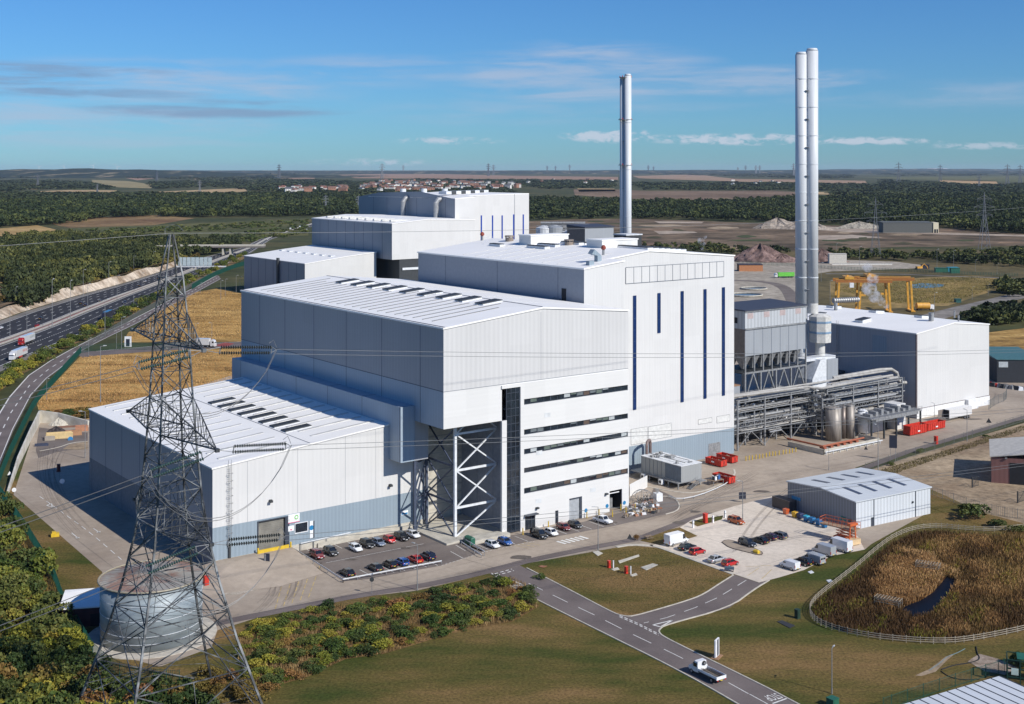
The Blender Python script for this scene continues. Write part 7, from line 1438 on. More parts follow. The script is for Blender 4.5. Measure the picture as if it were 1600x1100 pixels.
# ---------------- fences
def mesh_fence(name, px, h, label, m, step=.5, post=4.0, r=.03, rails=(.1,.95), pale=None, z0=0, world=None, wp=.05):
    p = smooth(polyW(px) if world is None else world, 1); q = resample(p, step); o_=(p[0].x,p[0].y,z0); t = thing(name, label, 'fence', o_); b = MB()
    for k in q: b.face([(k.x-wp/2-o_[0],k.y-o_[1],0),(k.x+wp/2-o_[0],k.y-o_[1],0),(k.x+wp/2-o_[0],k.y-o_[1],h),(k.x-wp/2-o_[0],k.y-o_[1],h)])
    for zz in rails:
        for a, c in zip(p, p[1:]): b.tube((a.x-o_[0],a.y-o_[1],h*zz),(c.x-o_[0],c.y-o_[1],h*zz),r,4)
    b.build('mesh_panel', m, t)
    b = MB()
    b.bx(-.05,.05,-.05,.05,0,h+.1); me = b.mesh('post', [m]); q = resample(p, post)
    for k in q[:100]: o2 = bpy.data.objects.new('post', me); sc.collection.objects.link(o2); o2.parent = t; o2.location = (k.x-o_[0], k.y-o_[1], 0)
    return t
M_gf=mat('green_fence',(.008,.075,.055),.6); M_gyf=mat('grey_fence',(.16,.17,.165),.6,.3)
mesh_fence('palisade_fence',[(-8,775),(10,724),(35,672),(55,632),(78,606),(104,576),(127,551)],3.0,'dark green palisade fence along the right side of the service road',M_gf,.38,wp=.16)
mesh_fence('palisade_fence',[(127,552),(150,548),(190,546),(240,547),(300,542)],3.0,'dark green palisade fence along the entrance road',M_gf,.5,wp=.12)
mesh_fence('palisade_fence',[(128,549),(165,526),(205,500),(250,475),(290,454),(318,438),(352,422)],3.0,'grey-green fence along the top of the golden slope',M_gyf,.6,wp=.07)
mesh_fence('palisade_fence',[(300,452),(330,434),(360,421),(384,414)],3.6,'dark green fence between shrubs and the far low hall',M_gf,.5,wp=.2)
mesh_fence('palisade_fence',[(0,775),(18,800),(40,832),(62,868),(84,905),(96,940)],2.6,'green mesh fence between the thicket and the grass on the left',M_gf,.3,wp=.09)
mesh_fence('palisade_fence',[(96,940),(112,965),(130,1000),(150,1035),(200,1066),(280,1072)],2.6,'green mesh fence curving round the water tank',M_gf,.35,wp=.06)
mesh_fence('chainlink_fence',[(1352,738),(1400,722),(1460,704),(1520,684),(1570,668),(1620,652)],2.6,'grey chain link fence with dark posts between the yard and the brown lot',M_gyf,.6,4.5,wp=.05)
mesh_fence('chainlink_fence',[(1450,772),(1480,782),(1520,796),(1560,806),(1600,812),(1640,818)],2.4,'grey chain link fence with cranked posts beside the small warehouse',M_gyf,.5,4.5,wp=.05)
mesh_fence('chainlink_fence',[(1545,640),(1556,632),(1572,626),(1573,617)],3.2,'short grey mesh enclosure at the far corner of the right-hand hall',M_gyf,.6,3,wp=.06)
mesh_fence('mesh_fence',[(1380,1112),(1430,1094),(1480,1077),(1530,1062),(1570,1050)],2.2,'green mesh fence behind the white panelled roof',M_gf,.3,3.5,wp=.04)
mesh_fence('mesh_fence',[(1150,412),(1240,416),(1290,420),(1400,424),(1480,428),(1590,432)],2.6,'long dark green fence across the waste ground beyond the works',M_gf,1.2,6,wp=.3)
# timber fence round the pond
fp = [(1640,820),(1560,832),(1500,829),(1468,825),(1429,828),(1396,841),(1368,862),(1341,886),(1310,910),(1279,934),(1266,949),(1265,962),(1277,976),(1314,990),(1383,1002),(1472,1008),(1527,1002),(1600,987),(1660,972)]
p = smooth(polyW(fp),2); o_=(p[0].x,p[0].y,0); t=thing('timber_fence','pale timber post and rail fence looping round the reed pond','fence',o_)
M_rail=mat('weathered_rail',(.30,.26,.20),.85,nscale=1.5,var=.25)
for z in (.38,.75,1.12):
    b=MB()
    for a,c in zip(p,p[1:]): 
        d=(c-a).normalized(); nn=Vector((-d.y,d.x))*.025
        b.loft([[(a.x-nn.x-o_[0],a.y-nn.y-o_[1],z-.06),(a.x+nn.x-o_[0],a.y+nn.y-o_[1],z-.06),(a.x+nn.x-o_[0],a.y+nn.y-o_[1],z+.06),(a.x-nn.x-o_[0],a.y-nn.y-o_[1],z+.06)],[(c.x-nn.x-o_[0],c.y-nn.y-o_[1],z-.06),(c.x+nn.x-o_[0],c.y+nn.y-o_[1],z-.06),(c.x+nn.x-o_[0],c.y+nn.y-o_[1],z+.06),(c.x-nn.x-o_[0],c.y-nn.y-o_[1],z+.06)]])
    b.build('rail',M_rail,t)
for k in resample(p,2.9)[:100]: b=MB(); b.bx(k.x-.06-o_[0],k.x+.06-o_[0],k.y-.06-o_[1]+.1,k.y+.06-o_[1]+.1,0,1.3); b.build('post',M_rail,t)
# drains at the pond
for i,(px,py,rz) in enumerate([(1450,893,-.5),(1388,949,-.6)]):
    X,Y,_=G(px,py); b=MB()
    for k in range(3): b.bx(-2.4,2.4,-1.2+k*1.1,-1.15+k*1.1,1.75,1.85,0); b.bx(-2.4,2.4,-1.2+k*1.1,-1.15+k*1.1,1.1,1.2,0); b.bx(-2.4,-2.3,-1.2+k*1.1,-1.1+k*1.1,0,1.85,0); b.bx(2.3,2.4,-1.2+k*1.1,-1.1+k*1.1,0,1.85,0)
    for k in range(9): b.tube((-2.4+k*.6,-1.2,1.9),(-2.4+k*.6,1.1,1.9),.05,4,0)
    solo(b,'pond_headwall',[M_rail],['railed drain headwall at the upper end of the pond','railed drain headwall at the lower left of the pond'][i],'drain',(X,Y,0),rz)
# ================================================================ VEGETATION
def fast_mesh(name, V, Fq, mats, mi=None, nside=4):
    me = bpy.data.meshes.new(name); n = len(V); m = len(Fq)
    me.vertices.add(n); me.vertices.foreach_set('co', np.ascontiguousarray(V, np.float32).ravel())
    me.loops.add(m*nside); me.loops.foreach_set('vertex_index', np.ascontiguousarray(Fq, np.int32).ravel())
    me.polygons.add(m); me.polygons.foreach_set('loop_start', np.arange(0, m*nside, nside, dtype=np.int32)); me.polygons.foreach_set('loop_total', np.full(m, nside, np.int32))
    for k in mats: me.materials.append(k)
    if mi is not None: me.polygons.foreach_set('material_index', np.ascontiguousarray(mi, np.int32))
    me.update(calc_edges=True); me.validate(); return me
def leaf_mat(name, c1, c2, c3, rnd=.25):
    """leaf colour varies clump by clump and from plant to plant"""
    if name in MATS: return MATS[name]
    m = bpy.data.materials.new(name); m.use_nodes = True; MATS[name] = m; nt = m.node_tree; b = nt.nodes['Principled BSDF']; NN = nt.nodes.new; LL = nt.links.new
    b.inputs['Roughness'].default_value = .7; b.inputs['Specular IOR Level'].default_value = .25
    g = NN('ShaderNodeNewGeometry'); r = NN('ShaderNodeValToRGB'); e = r.color_ramp.elements; e[0].color = (*c1,1); e[1].color = (*c3,1); k = e.new(.55); k.color = (*c2,1)
    t = NN('ShaderNodeNewGeometry'); n = NN('ShaderNodeTexNoise'); n.inputs['Scale'].default_value = .09; n.inputs['Detail'].default_value = 5; LL(t.outputs['Position'], n.inputs['Vector'])
    mx = NN('ShaderNodeMath'); mx.operation = 'MULTIPLY_ADD'; LL(g.outputs['Random Per Island'], mx.inputs[0]); mx.inputs[1].default_value = .3
    n9 = NN('ShaderNodeTexNoise'); n9.inputs['Scale'].default_value = .012; n9.inputs['Detail'].default_value = 4; LL(t.outputs['Position'], n9.inputs['Vector']); av = NN('ShaderNodeMath'); av.operation = 'MULTIPLY_ADD'; LL(n9.outputs[0], av.inputs[0]); av.inputs[1].default_value = .55; h9 = NN('ShaderNodeMath'); h9.operation = 'MULTIPLY'; LL(n.outputs[0], h9.inputs[0]); h9.inputs[1].default_value = .45; LL(h9.outputs[0], av.inputs[2])
    mr = NN('ShaderNodeMapRange'); mr.inputs['From Min'].default_value = .36; mr.inputs['From Max'].default_value = .64; mr.inputs['To Max'].default_value = .8; LL(av.outputs[0], mr.inputs[0]); LL(mr.outputs[0], mx.inputs[2]); LL(mx.outputs[0], r.inputs[0])
    oi = NN('ShaderNodeObjectInfo'); h = NN('ShaderNodeHueSaturation'); a = NN('ShaderNodeMapRange'); a.inputs['To Min'].default_value = 1-rnd; a.inputs['To Max'].default_value = 1+rnd; LL(oi.outputs['Random'], a.inputs[0]); LL(a.outputs[0], h.inputs['Value'])
    a2 = NN('ShaderNodeMapRange'); a2.inputs['To Min'].default_value = .53; a2.inputs['To Max'].default_value = .47; LL(oi.outputs['Random'], a2.inputs[0]); LL(a2.outputs[0], h.inputs['Hue'])
    LL(r.outputs[0], h.inputs['Color']); LL(h.outputs[0], b.inputs['Base Color']); return m
L_wood = leaf_mat('woodland_leaf', (.012,.022,.010), (.034,.050,.015), (.13,.14,.035))
L_far = leaf_mat('far_woodland_leaf', (.014,.025,.011), (.030,.044,.016), (.085,.098,.032))
L_shrub = leaf_mat('shrub_leaf', (.028,.05,.012), (.07,.105,.02), (.20,.19,.03), .35)
L_yel = leaf_mat('yellowing_leaf', (.08,.11,.015), (.20,.20,.025), (.34,.28,.04), .3)
L_thick = leaf_mat('thicket_leaf', (.022,.042,.012), (.05,.078,.02), (.13,.13,.03), .35)
L_aut = leaf_mat('autumn_leaf', (.09,.055,.02), (.18,.11,.03), (.28,.21,.05), .3)
def quads(rng, C, size, tilt=1.0):
    """leaf quads of given size at centres C, randomly turned"""
    n = len(C); a = rng.normal(size=(n,3)); a /= np.linalg.norm(a,axis=1,keepdims=True); a[:,2] = np.abs(a[:,2])*.6+.1
    b_ = rng.normal(size=(n,3)); b_ -= a*(a*b_).sum(1,keepdims=True)/(a*a).sum(1,keepdims=True); b_ /= np.linalg.norm(b_,axis=1,keepdims=True); c = np.cross(a,b_); c /= np.linalg.norm(c,axis=1,keepdims=True)
    s = (size*rng.uniform(.6,1.4,n))[:,None]; V = np.stack([C-b_*s-c*s*.7, C+b_*s-c*s*.5, C+b_*s*.8+c*s*.7, C-b_*s*.9+c*s*.6],1).reshape(-1,3)
    return V, np.arange(n*4).reshape(n,4)
def crown_pts(rng, n, lumps=7, flat=.8):
    """points on the shells of several lumps inside a unit crown (z 0..1.6)"""
    P = []; cs = [(rng.normal(0,.38),rng.normal(0,.38),rng.uniform(.35,1.15),rng.uniform(.38,.66)) for _ in range(lumps)]
    for (x,y,z,r) in cs:
        d = rng.normal(size=(n//lumps,3)); d /= np.linalg.norm(d,axis=1,keepdims=True); d[:,2] = np.where(d[:,2]<-.35,-d[:,2],d[:,2]); P.append(np.array([x,y,z])+d*r*np.array([1,1,flat])*rng.uniform(.72,1.05,(n//lumps,1)))
    P = np.concatenate(P); P[:,2] = np.maximum(P[:,2],.05); return P
def wood(name, polys, n, hfun, rfun, leafs, mats, label, nleaf=60, seed=1, z0=0, lsz=.24):
    """one mass of wood: many small crowns of leaf clumps spread over the given ground"""
    rng = np.random.default_rng(seed); T = [quads(rng, crown_pts(rng, nleaf, 5), lsz) for _ in range(8)]; Vs = []; nv = 0; cnt = 0
    pts = []
    areas = []
    for pl in polys:
        a = np.array(pl, float); areas.append(abs(np.dot(a[:,0],np.roll(a[:,1],1))-np.dot(a[:,1],np.roll(a[:,0],1)))/2)
    tot = sum(areas)
    for pl, ar in zip(polys, areas):
        a = np.array(pl, float); want = int(n*ar/tot); lo, hi = a.min(0), a.max(0); got = 0
        while got < want:
            q = rng.uniform(lo,hi,(want*2,2)); ins = np.zeros(len(q),bool); j = len(a)-1
            for i in range(len(a)):
                c = ((a[i,1]>q[:,1])!=(a[j,1]>q[:,1])); den = (a[j,1]-a[i,1]) or 1e-9; c &= q[:,0] < (a[j,0]-a[i,0])*(q[:,1]-a[i,1])/den+a[i,0]; ins ^= c; j = i
            q = q[ins][:want-got]; got += len(q); pts.append(q)
    pts = np.concatenate(pts)
    for px, py in pts:
        D = H*F/(py-HY); X = (px-800)*D/F; V = T[rng.integers(8)][0]; r = rfun(D)*rng.uniform(.7,1.3); h = hfun(D)*rng.uniform(.75,1.2)/1.7; a = rng.uniform(0,6.28); ca, sa = math.cos(a), math.sin(a)
        Vs.append(np.stack([X+(V[:,0]*ca-V[:,1]*sa)*r, D+(V[:,0]*sa+V[:,1]*ca)*r, z0+V[:,2]*h],1))
    V = np.concatenate(Vs); me = fast_mesh(name, V, np.arange(len(V)).reshape(-1,4), mats); o = bpy.data.objects.new(name, me); sc.collection.objects.link(o); return tag(o, label, 'woodland', kind='stuff')
# near wood beyond the motorway
wood('woodland', [[(-20,384),(60,374),(140,372),(230,378),(300,381),(370,384),(384,386),(360,391),(300,405),(262,412),(200,428),(110,456),(62,474),(30,488),(20,476),(22,440),(-20,440)]], 1500, lambda D: 12, lambda D: 6.0, None, [L_wood], 'dense green wood on the bank beyond the motorway', 190, 3, lsz=.12)
wood('woodland', [[(-20,322),(60,316),(200,312),(330,308),(470,306),(600,312),(620,330),(600,334),(480,338),(300,340),(230,338),(150,342),(110,350),(60,352),(-20,356)]], 2300, lambda D: 13+D*.001, lambda D: 6+D*.0022, None, [L_wood], 'wide dark wood in the middle distance on the left', 130, 4, lsz=.15)
wood('woodland', [[(822,312),(900,314),(1000,318),(1120,319),(1230,312),(1300,312),(1400,308),(1640,306),(1640,366),(1560,366),(1480,356),(1380,352),(1290,350),(1200,347),(1100,345),(960,341),(824,345)]], 3000, lambda D: 12+D*.001, lambda D: 5.5+D*.002, None, [L_wood], 'wide dark wood across the right middle distance', 130, 5, lsz=.15)
wood('scrub_belt', [[(985,380),(1040,386),(1090,384),(1160,392),(1240,394),(1240,400),(1150,398),(1000,388)],[(1282,394),(1340,396),(1420,398),(1480,396),(1620,392),(1640,420),(1560,416),(1480,411),(1420,409),(1330,407),(1284,403)],[(1555,446),(1600,440),(1640,440),(1640,462),(1580,466),(1560,458)],[(1500,500),(1560,484),(1640,486),(1640,500),(1560,510),(1520,506)]], 420, lambda D: 6.5, lambda D: 4.5, None, [L_wood], 'belts of dark scrub round the waste ground on the right', 90, 6, lsz=.2)
wood('scrub_belt', [[(120,360),(260,354),(480,344),(484,352),(300,362),(180,366)],[(320,368),(430,358),(480,352),(484,364),(440,372),(384,380)],[(0,380),(80,372),(110,366),(100,372),(30,382)]], 330, lambda D: 3.2, lambda D: 4.5, None, [L_thick], 'low green scrub between the two woods on the left', 40, 8, lsz=.28)
wood('woodland', [[(-20,269),(130,268),(150,272),(300,272),(420,271),(430,278),(350,282),(240,280),(140,276),(-20,280)],[(-20,284),(60,282),(140,286),(180,296),(60,296),(-20,302)],[(230,286),(300,283),(440,280),(560,284),(640,282),(780,290),(800,304),(700,304),(560,304),(420,300),(330,292),(245,296)],[(420,268.5),(530,267.5),(640,267.6),(700,269),(528,270.6),(440,273)],[(640,280.5),(800,281.5),(960,283),(960,293),(860,296),(800,290),(700,284)],[(760,268.5),(1000,270),(1240,271.5),(1340,274),(1330,279),(1240,279),(1120,275),(1000,272)],[(990,286),(1200,286),(1380,289),(1400,298),(1240,298),(1010,297)],[(1330,270.5),(1470,269),(1640,269.5),(1640,274),(1400,275)],[(1380,282),(1460,286),(1540,290),(1640,288),(1640,312),(1380,306),(1300,306),(1300,300),(1375,300)],[(-20,303),(180,303),(340,304),(470,303),(600,304),(780,306),(600,312),(330,308),(60,314),(-20,318)]], 6800, lambda D: 9+D*.00035, lambda D: 6+D*.0032, None, [L_far], 'patchwork of distant woods and hedges out to the horizon', 40, 9, lsz=.26)
wood('rough_verge', [[(0,466),(30,486),(62,476),(110,458),(200,430),(300,406),(318,404),(300,398),(240,410),(150,440),(60,472)]], 160, lambda D: 4, lambda D: 3, None, [L_aut], 'brown weedy bushes above the chalk cutting', 40, 12, lsz=.3)
# ---- shrubs as things
def shrub_mesh(seed, leaf, n=650, lumps=8, lsz=.10, stem=True, tall=1.0):
    rng = np.random.default_rng(seed); V, Q = quads(rng, crown_pts(rng, n, lumps)*np.array([1,1,tall]), lsz); return fast_mesh('foliage', V, Q, [leaf])
shr_v = {}
for k, lf in (('green',L_shrub),('yellow',L_yel),('thicket',L_thick),('autumn',L_aut)): shr_v[k] = [shrub_mesh(20+i+len(k), lf, 760 if k != 'thicket' else 900, 9, .085) for i in range(4)]
stem_b = MB()
for k in range(6): a = k*1.05; stem_b.tube((0,0,0),(.5*math.cos(a),.5*math.sin(a),.9),.035,4,0,.012)
stem_me = stem_b.mesh('stems', [mat('bark',(.10,.075,.05),.9)])
def shrub(X, Y, kind, r, h, name, label, grp, z=0, stems=True):
    rt = thing(name, label, 'shrub', (X,Y,z), random.uniform(0,6.3), grp); rt.scale = (r,r,h/1.6)
    o = bpy.data.objects.new('foliage', random.choice(shr_v[kind])); sc.collection.objects.link(o); o.parent = rt
    if stems: s = bpy.data.objects.new('stems', stem_me); sc.collection.objects.link(s); s.parent = rt
    return rt
def inpoly(px, py, pl):
    ins = False; j = len(pl)-1
    for i in range(len(pl)):
        if (pl[i][1]>py) != (pl[j][1]>py) and px < (pl[j][0]-pl[i][0])*(py-pl[i][1])/(pl[j][1]-pl[i][1])+pl[i][0]: ins = not ins
        j = i
    return ins
def scatter(pl, n, fn, rs, mind=5):
    xs = [p[0] for p in pl]; ys = [p[1] for p in pl]; out = []; tries = 0
    while len(out) < n and tries < n*60:
        tries += 1; x = rs.uniform(min(xs),max(xs)); y = rs.uniform(min(ys),max(ys))
        if inpoly(x,y,pl) and all((x-a)**2+((y-b2)*1.8)**2 > mind**2 for a, b2 in out): out.append((x,y))
    for x, y in out: fn(x, y)
rs = random.Random(42)
bed = [(372,990),(430,972),(500,952),(600,938),(660,930),(740,910),(800,902),(832,920),(842,948),(800,972),(720,985),(660,1004),(600,1022),(540,1030),(480,1058),(420,1075),(385,1062),(372,1030)]
sheet('planting_bed', bed, .05, g_mat('rough_bed_soil', (.075,.055,.02), (.27,.16,.07), .12, (.16,.10,.04), fine=1.1))
def f1(x, y):
    X, Y, _ = G(x,y); k = rs.choice(['green']*6+['yellow']*3+['thicket']*3+['autumn']); r = rs.uniform(.7,1.7); shrub(X,Y,k,r,r*rs.uniform(.8,1.25),'shrub','young %s shrub in the rough planting bed between lawn and footpath' % {'green':'mid-green','yellow':'yellow-green','thicket':'dark green','autumn':'russet'}[k],'shrubs in the planting bed')
scatter(bed, 235, f1, rs, 8.5)
thk = [(-20,800),(12,800),(40,835),(66,880),(90,925),(108,965),(120,1010),(150,1060),(190,1085),(300,1095),(330,1130),(330,1180),(-40,1180)]
sheet('thicket_floor', thk, .04, g_mat('thicket_soil', (.05,.04,.016), (.15,.10,.04), .1, fine=1))
def f2(x, y):
    X, Y, _ = G(x,y); k = rs.choice(['thicket']*6+['green']*2+(['yellow','autumn','yellow'] if y > 1010 else [])); r = rs.uniform(1.8,3.2); shrub(X,Y,k,r,r*rs.uniform(1.3,1.9),'bush','%s bush in the dense thicket at the lower left' % {'green':'mid-green','yellow':'yellowing','thicket':'dark green','autumn':'orange-brown'}[k],'bushes of the lower left thicket')
scatter(thk, 150, f2, rs, 15)
under = [(330,1050),(420,1080),(400,1110),(300,1110),(260,1090)]
scatter(under, 14, lambda x, y: shrub(*G(x,y)[:2],'autumn',rs.uniform(1.2,2),2.2,'shrub','russet shrub under the legs of the lattice pylon','shrubs under the pylon'), rs, 14)
# hedge between motorway and service road
hp = [(-20,628),(10,604),(40,582),(70,567),(90,553),(112,540),(133,531),(165,513),(200,497),(240,474),(280,455),(310,441),(345,424),(384,403),(384,396),(345,414),(312,430),(285,444),(245,463),(205,484),(165,504),(135,521),(110,530),(84,546),(60,560),(36,574),(0,597),(-20,606)]
scatter(hp, 95, lambda x, y: shrub(*G(x,y)[:2],rs.choice(['thicket','green','green','yellow']),rs.uniform(2.2,3.6),rs.uniform(3.0,5.5)*(1.3 if x > 240 else 1),'hedge_shrub','hedge shrub in the strip between the motorway and the service road','hedge shrubs by the motorway',0,False), rs, 7)
sheet('verge', hp, .11, g_mat('weedy_verge', (.10,.07,.025),(.26,.17,.08),.06,fine=.5))
# brambles by the retaining wall and odd bushes
for (x,y,k,r,h,l) in [(1524,812,'thicket',3.8,5,'round dark bush against the chain link fence right of the small warehouse'),(1506,800,'thicket',2.4,3,'small dark bush left of the round one by the chain link fence'),(1560,824,'thicket',2.4,2.5,'low dark bush at the fence corner'),(1592,832,'thicket',2.4,2.5,'low dark bush at the right edge above the pond'),(1596,1040,'thicket',2.6,3.2,'dark bush at the right edge beside the green frame'),(1438,708,'green',1.5,2,'small bush on the brown lot fence line'),(1392,728,'green',1.2,1.4,'small weed clump behind the small warehouse'),(1540,684,'green',1.2,1.4,'small weed clump by the brown lot fence'),(993,844,'autumn',.9,1.8,'small bare sapling beside the picnic bench'),(846,905,'green',1.3,1.6,'lone shrub at the corner of the site road'),(380,870,'thicket',.1,.1,'')][:-1]:
    shrub(*G(x,y)[:2],k,r*.8,h*.8,'bush',l,None)
scatter([(64,650),(140,640),(142,655),(100,652)],16,lambda x,y: shrub(*G(x,y)[:2],rs.choice(['autumn','thicket']),1.8,1.6,'bush','brown bramble clump on the slope above the retaining wall','brambles above the retaining wall',0,False),rs,6)
# reeds and long grass as stuff
def blades(name, pl, n, h, wd, mats, label, seed, pick=None, lean=.25, z0=0):
    rng = np.random.default_rng(seed); a = np.array(pl,float); lo, hi = a.min(0), a.max(0); P = []
    while sum(map(len,P)) < n:
        q = rng.uniform(lo,hi,(n,2)); ins = np.zeros(len(q),bool); j = len(a)-1
        for i in range(len(a)):
            c = ((a[i,1]>q[:,1])!=(a[j,1]>q[:,1])); den = (a[j,1]-a[i,1]) or 1e-9; c &= q[:,0] < (a[j,0]-a[i,0])*(q[:,1]-a[i,1])/den+a[i,0]; ins ^= c; j = i
        q = q[ins]; q = q[pick(q,rng)] if pick is not None else q; P.append(q)
    q = np.concatenate(P)[:n]; D = H*F/(q[:,1]-HY); X = (q[:,0]-800)*D/F; ang = rng.uniform(0,np.pi,n); w_ = wd*rng.uniform(.5,1.5,n); hh = h*rng.uniform(.4,1.3,n); dx, dy = np.cos(ang)*w_, np.sin(ang)*w_; lx, ly = rng.normal(0,lean,n)*hh, rng.normal(0,lean,n)*hh
    Z = np.full(n,z0); V = np.stack([np.stack([X-dx,D-dy,Z],1),np.stack([X+dx,D+dy,Z],1),np.stack([X+lx+dx*.35,D+ly+dy*.35,Z+hh],1),np.stack([X+lx-dx*.35,D+ly-dy*.35,Z+hh],1)],1).reshape(-1,3)
    o = bpy.data.objects.new(name, fast_mesh(name, V, np.arange(n*4).reshape(n,4), mats)); sc.collection.objects.link(o); return tag(o, label, 'grass', kind='stuff')
L_reed = leaf_mat('reed_brown', (.045,.018,.010), (.13,.055,.027), (.29,.15,.06)); L_reed2 = leaf_mat('reed_gold', (.14,.08,.025), (.34,.23,.075), (.56,.42,.18)); L_straw = leaf_mat('dry_straw', (.26,.14,.045), (.46,.28,.10), (.64,.44,.19))
pond = [(1640,826),(1560,838),(1500,835),(1468,831),(1432,834),(1400,847),(1372,868),(1345,892),(1314,916),(1283,938),(1271,950),(1271,961),(1282,973),(1316,986),(1384,998),(1472,1003),(1525,998),(1598,983),(1660,966)]
sheet('pond_bank', pond, .04, GM_pond)
wat = [(1408,955),(1414,948),(1440,938),(1458,926),(1472,910),(1478,902),(1492,905),(1494,914),(1482,934),(1466,950),(1450,964),(1426,966)]
sheet('pond_water', wat, .10, mat('dark_pond_water', (.005,.008,.016), .5, spec=.08))
notw = lambda q, rng: ~np.array([inpoly(x,y,wat) for x, y in q])
blades('reeds', pond, 70000, 1.0, .07, [L_reed], 'dense brown reeds and dead weeds filling the fenced pond hollow', 31, notw)
def patchy(cut, sd, near=None):
    r_ = np.random.default_rng(sd); K = r_.normal(0,.055,(9,2))*np.array([1,1.7]); ph = r_.uniform(0,6.3,9)
    def f(q, rng):
        v = np.sin(q@K.T+ph).sum(1)/3
        if near: v = v+1.6-((q[:,0]-near[0])**2/near[2]**2+(q[:,1]-near[1])**2/near[3]**2)*1.6
        return (v+rng.normal(0,.35,len(q)) > cut) & notw(q,rng)
    return f
blades('reeds', pond, 34000, 1.0, .07, [L_reed2], 'golden reeds on the island inside the pond hollow', 32, patchy(.35, 3, (1415,905,62,40)))
blades('reeds', pond, 9000, .9, .07, [L_yel], 'yellow-green reeds among the brown ones in the pond hollow', 41, patchy(.9, 8))
blades('reeds', [(1440,840),(1600,840),(1640,930),(1600,975),(1520,995),(1400,990),(1480,940)], 20000, 1.0, .07, [leaf_mat('reed_tawny',(.14,.07,.025),(.30,.17,.06),(.46,.30,.12))], 'patches of tawny reeds on the right side of the pond', 33, patchy(.3, 12))
blades('rough_grass', bed, 16000, .6, .06, [leaf_mat('bed_straw',(.10,.065,.025),(.22,.14,.055),(.42,.29,.14))], 'straw-coloured rough grass between the young shrubs', 34)
blades('rough_grass', thk, 9000, .9, .08, [L_aut], 'brown weeds on the floor of the thicket', 35)
blades('dry_grass_tufts', [(62,640),(60,628),(80,606),(128,557),(240,552),(380,546),(384,585),(142,652),(100,648)], 30000, .38, .09, [L_straw], 'long golden grass on the slope behind the low hall', 36)
blades('dry_grass_tufts', [(200,530),(210,516),(250,486),(300,458),(345,452),(384,462),(384,530)], 22000, .4, .12, [L_straw], 'long golden grass on the upper slope beyond the entrance road', 37)
blades('weeds', [(1352,742),(1400,728),(1460,710),(1560,678),(1620,658),(1620,666),(1560,686),(1470,716),(1400,740)], 4000, .4, .08, [leaf_mat('weed_blade',(.06,.06,.02),(.14,.11,.04),(.25,.19,.09))], 'weeds along the foot of the brown lot fence', 38)
blades('field_stubble', [(1300,452),(1340,442),(1400,438),(1520,432),(1585,440),(1556,450),(1480,474),(1400,474)], 20000, .4, .2, [leaf_mat('ochre_blade',(.13,.10,.03),(.26,.18,.06),(.40,.28,.10))], 'ochre rough grass round the far pond', 39)
blades('lawn_grass', [(826,884),(931,860),(1020,856),(1140,900),(1070,938),(986,962)], 16000, .12, .05, [leaf_mat('lawn_blade',(.05,.06,.015),(.09,.085,.03),(.16,.13,.05))], 'short dry grass on the round lawn beside the junction', 40)
# ================================================================ BACKGROUND THINGS
def far_pylon(px, yb, yt, label):
    X, Y, _ = G(px, yb); h = zat(yt, Y); s = h/50; th = max(.14, Y*.00022); t = MB()
    for sx_ in (-1,1):
        for sy in (-1,1): t.tube((sx_*4*s,sy*4*s,0),(sx_*1*s,sy*1*s,30*s),th,4); t.tube((sx_*1*s,sy*1*s,30*s),(0,0,50*s),th*.8,4)
    for k in range(5): z = k*6*s; w1_=4-3*k/5; w2_=4-3*(k+1)/5; t.tube((-w1_*s,-w1_*s,z),(w2_*s,-w2_*s,z+6*s),th*.6,4); t.tube((w1_*s,-w1_*s,z),(-w2_*s,-w2_*s,z+6*s),th*.6,4)
    for z, a in ((30,7),(37,9),(44,6)):
        for s2 in (-1,1): t.tube((0,0,z*s),(s2*a*s,0,z*s),th*.8,4); t.tube((0,0,(z+3)*s),(s2*a*s,0,z*s),th*.6,4); t.tube((s2*a*s,0,z*s),(s2*a*s,0,(z-2.5)*s),th*.5,4)
    return solo(t,'transmission_pylon',mat('distant_pylon_steel',(.16,.17,.19),.6,.2),label,'pylon',(X,Y,0),random.uniform(-.5,.5),'distant pylons')
for px, yb, yt, l in [(59,291,272,'grey distant pylon near the left edge above the tan field'),(152,300,287,'small distant pylon left of the golden strip field'),(312,300,281,'distant pylon over the tan strip field on the left'),(245,285,266,'faint distant pylon beyond the wood on the left'),(436,279,256,'distant pylon standing on the skyline left of the village'),(509,332,304,'taller distant pylon left of the second distant one before the village'),(560,332,305,'distant pylon right of a similar one before the village'),(597,279,255,'thin skyline pylon above the pink field'),(763,275,255,'left one of two close skyline pylons above the far hall'),(771,274,257,'right one of two close skyline pylons above the far hall'),(630,270,258,'tiny skyline pylon left of the far hall'),(855,269,259,'tiny skyline pylon left of the slim chimney'),(868,269,259,'second tiny skyline pylon left of the slim chimney'),(890,270,257,'skyline pylon just left of the slim chimney'),(1013,270,258,'skyline pylon right of the slim chimney'),(1021,269,260,'tiny pylon beside the one right of the slim chimney'),(1153,271,261,'tiny skyline pylon, leftmost of five between the chimneys'),(1165,271,258,'skyline pylon second of five between the chimneys'),(1181,272,258,'skyline pylon third of five between the chimneys'),(1187,272,258,'skyline pylon fourth of five between the chimneys'),(1240,276,255,'skyline pylon hard against the tall chimney'),(1404,286,253,'tall distant pylon right of the tall chimney'),(1574,288,256,'tall distant pylon near the right edge'),(1594,286,257,'distant pylon at the right edge'),(1469,283,257,'distant pylon below the white skyline shed'),(1530,294,272,'distant pylon against the dark wood near the right'),(1368,402,308,'big dark pylon standing in front of the right-hand wood'),(1538,390,300,'big dark pylon in front of the wood near the right edge')]: far_pylon(px,yb,yt,l)
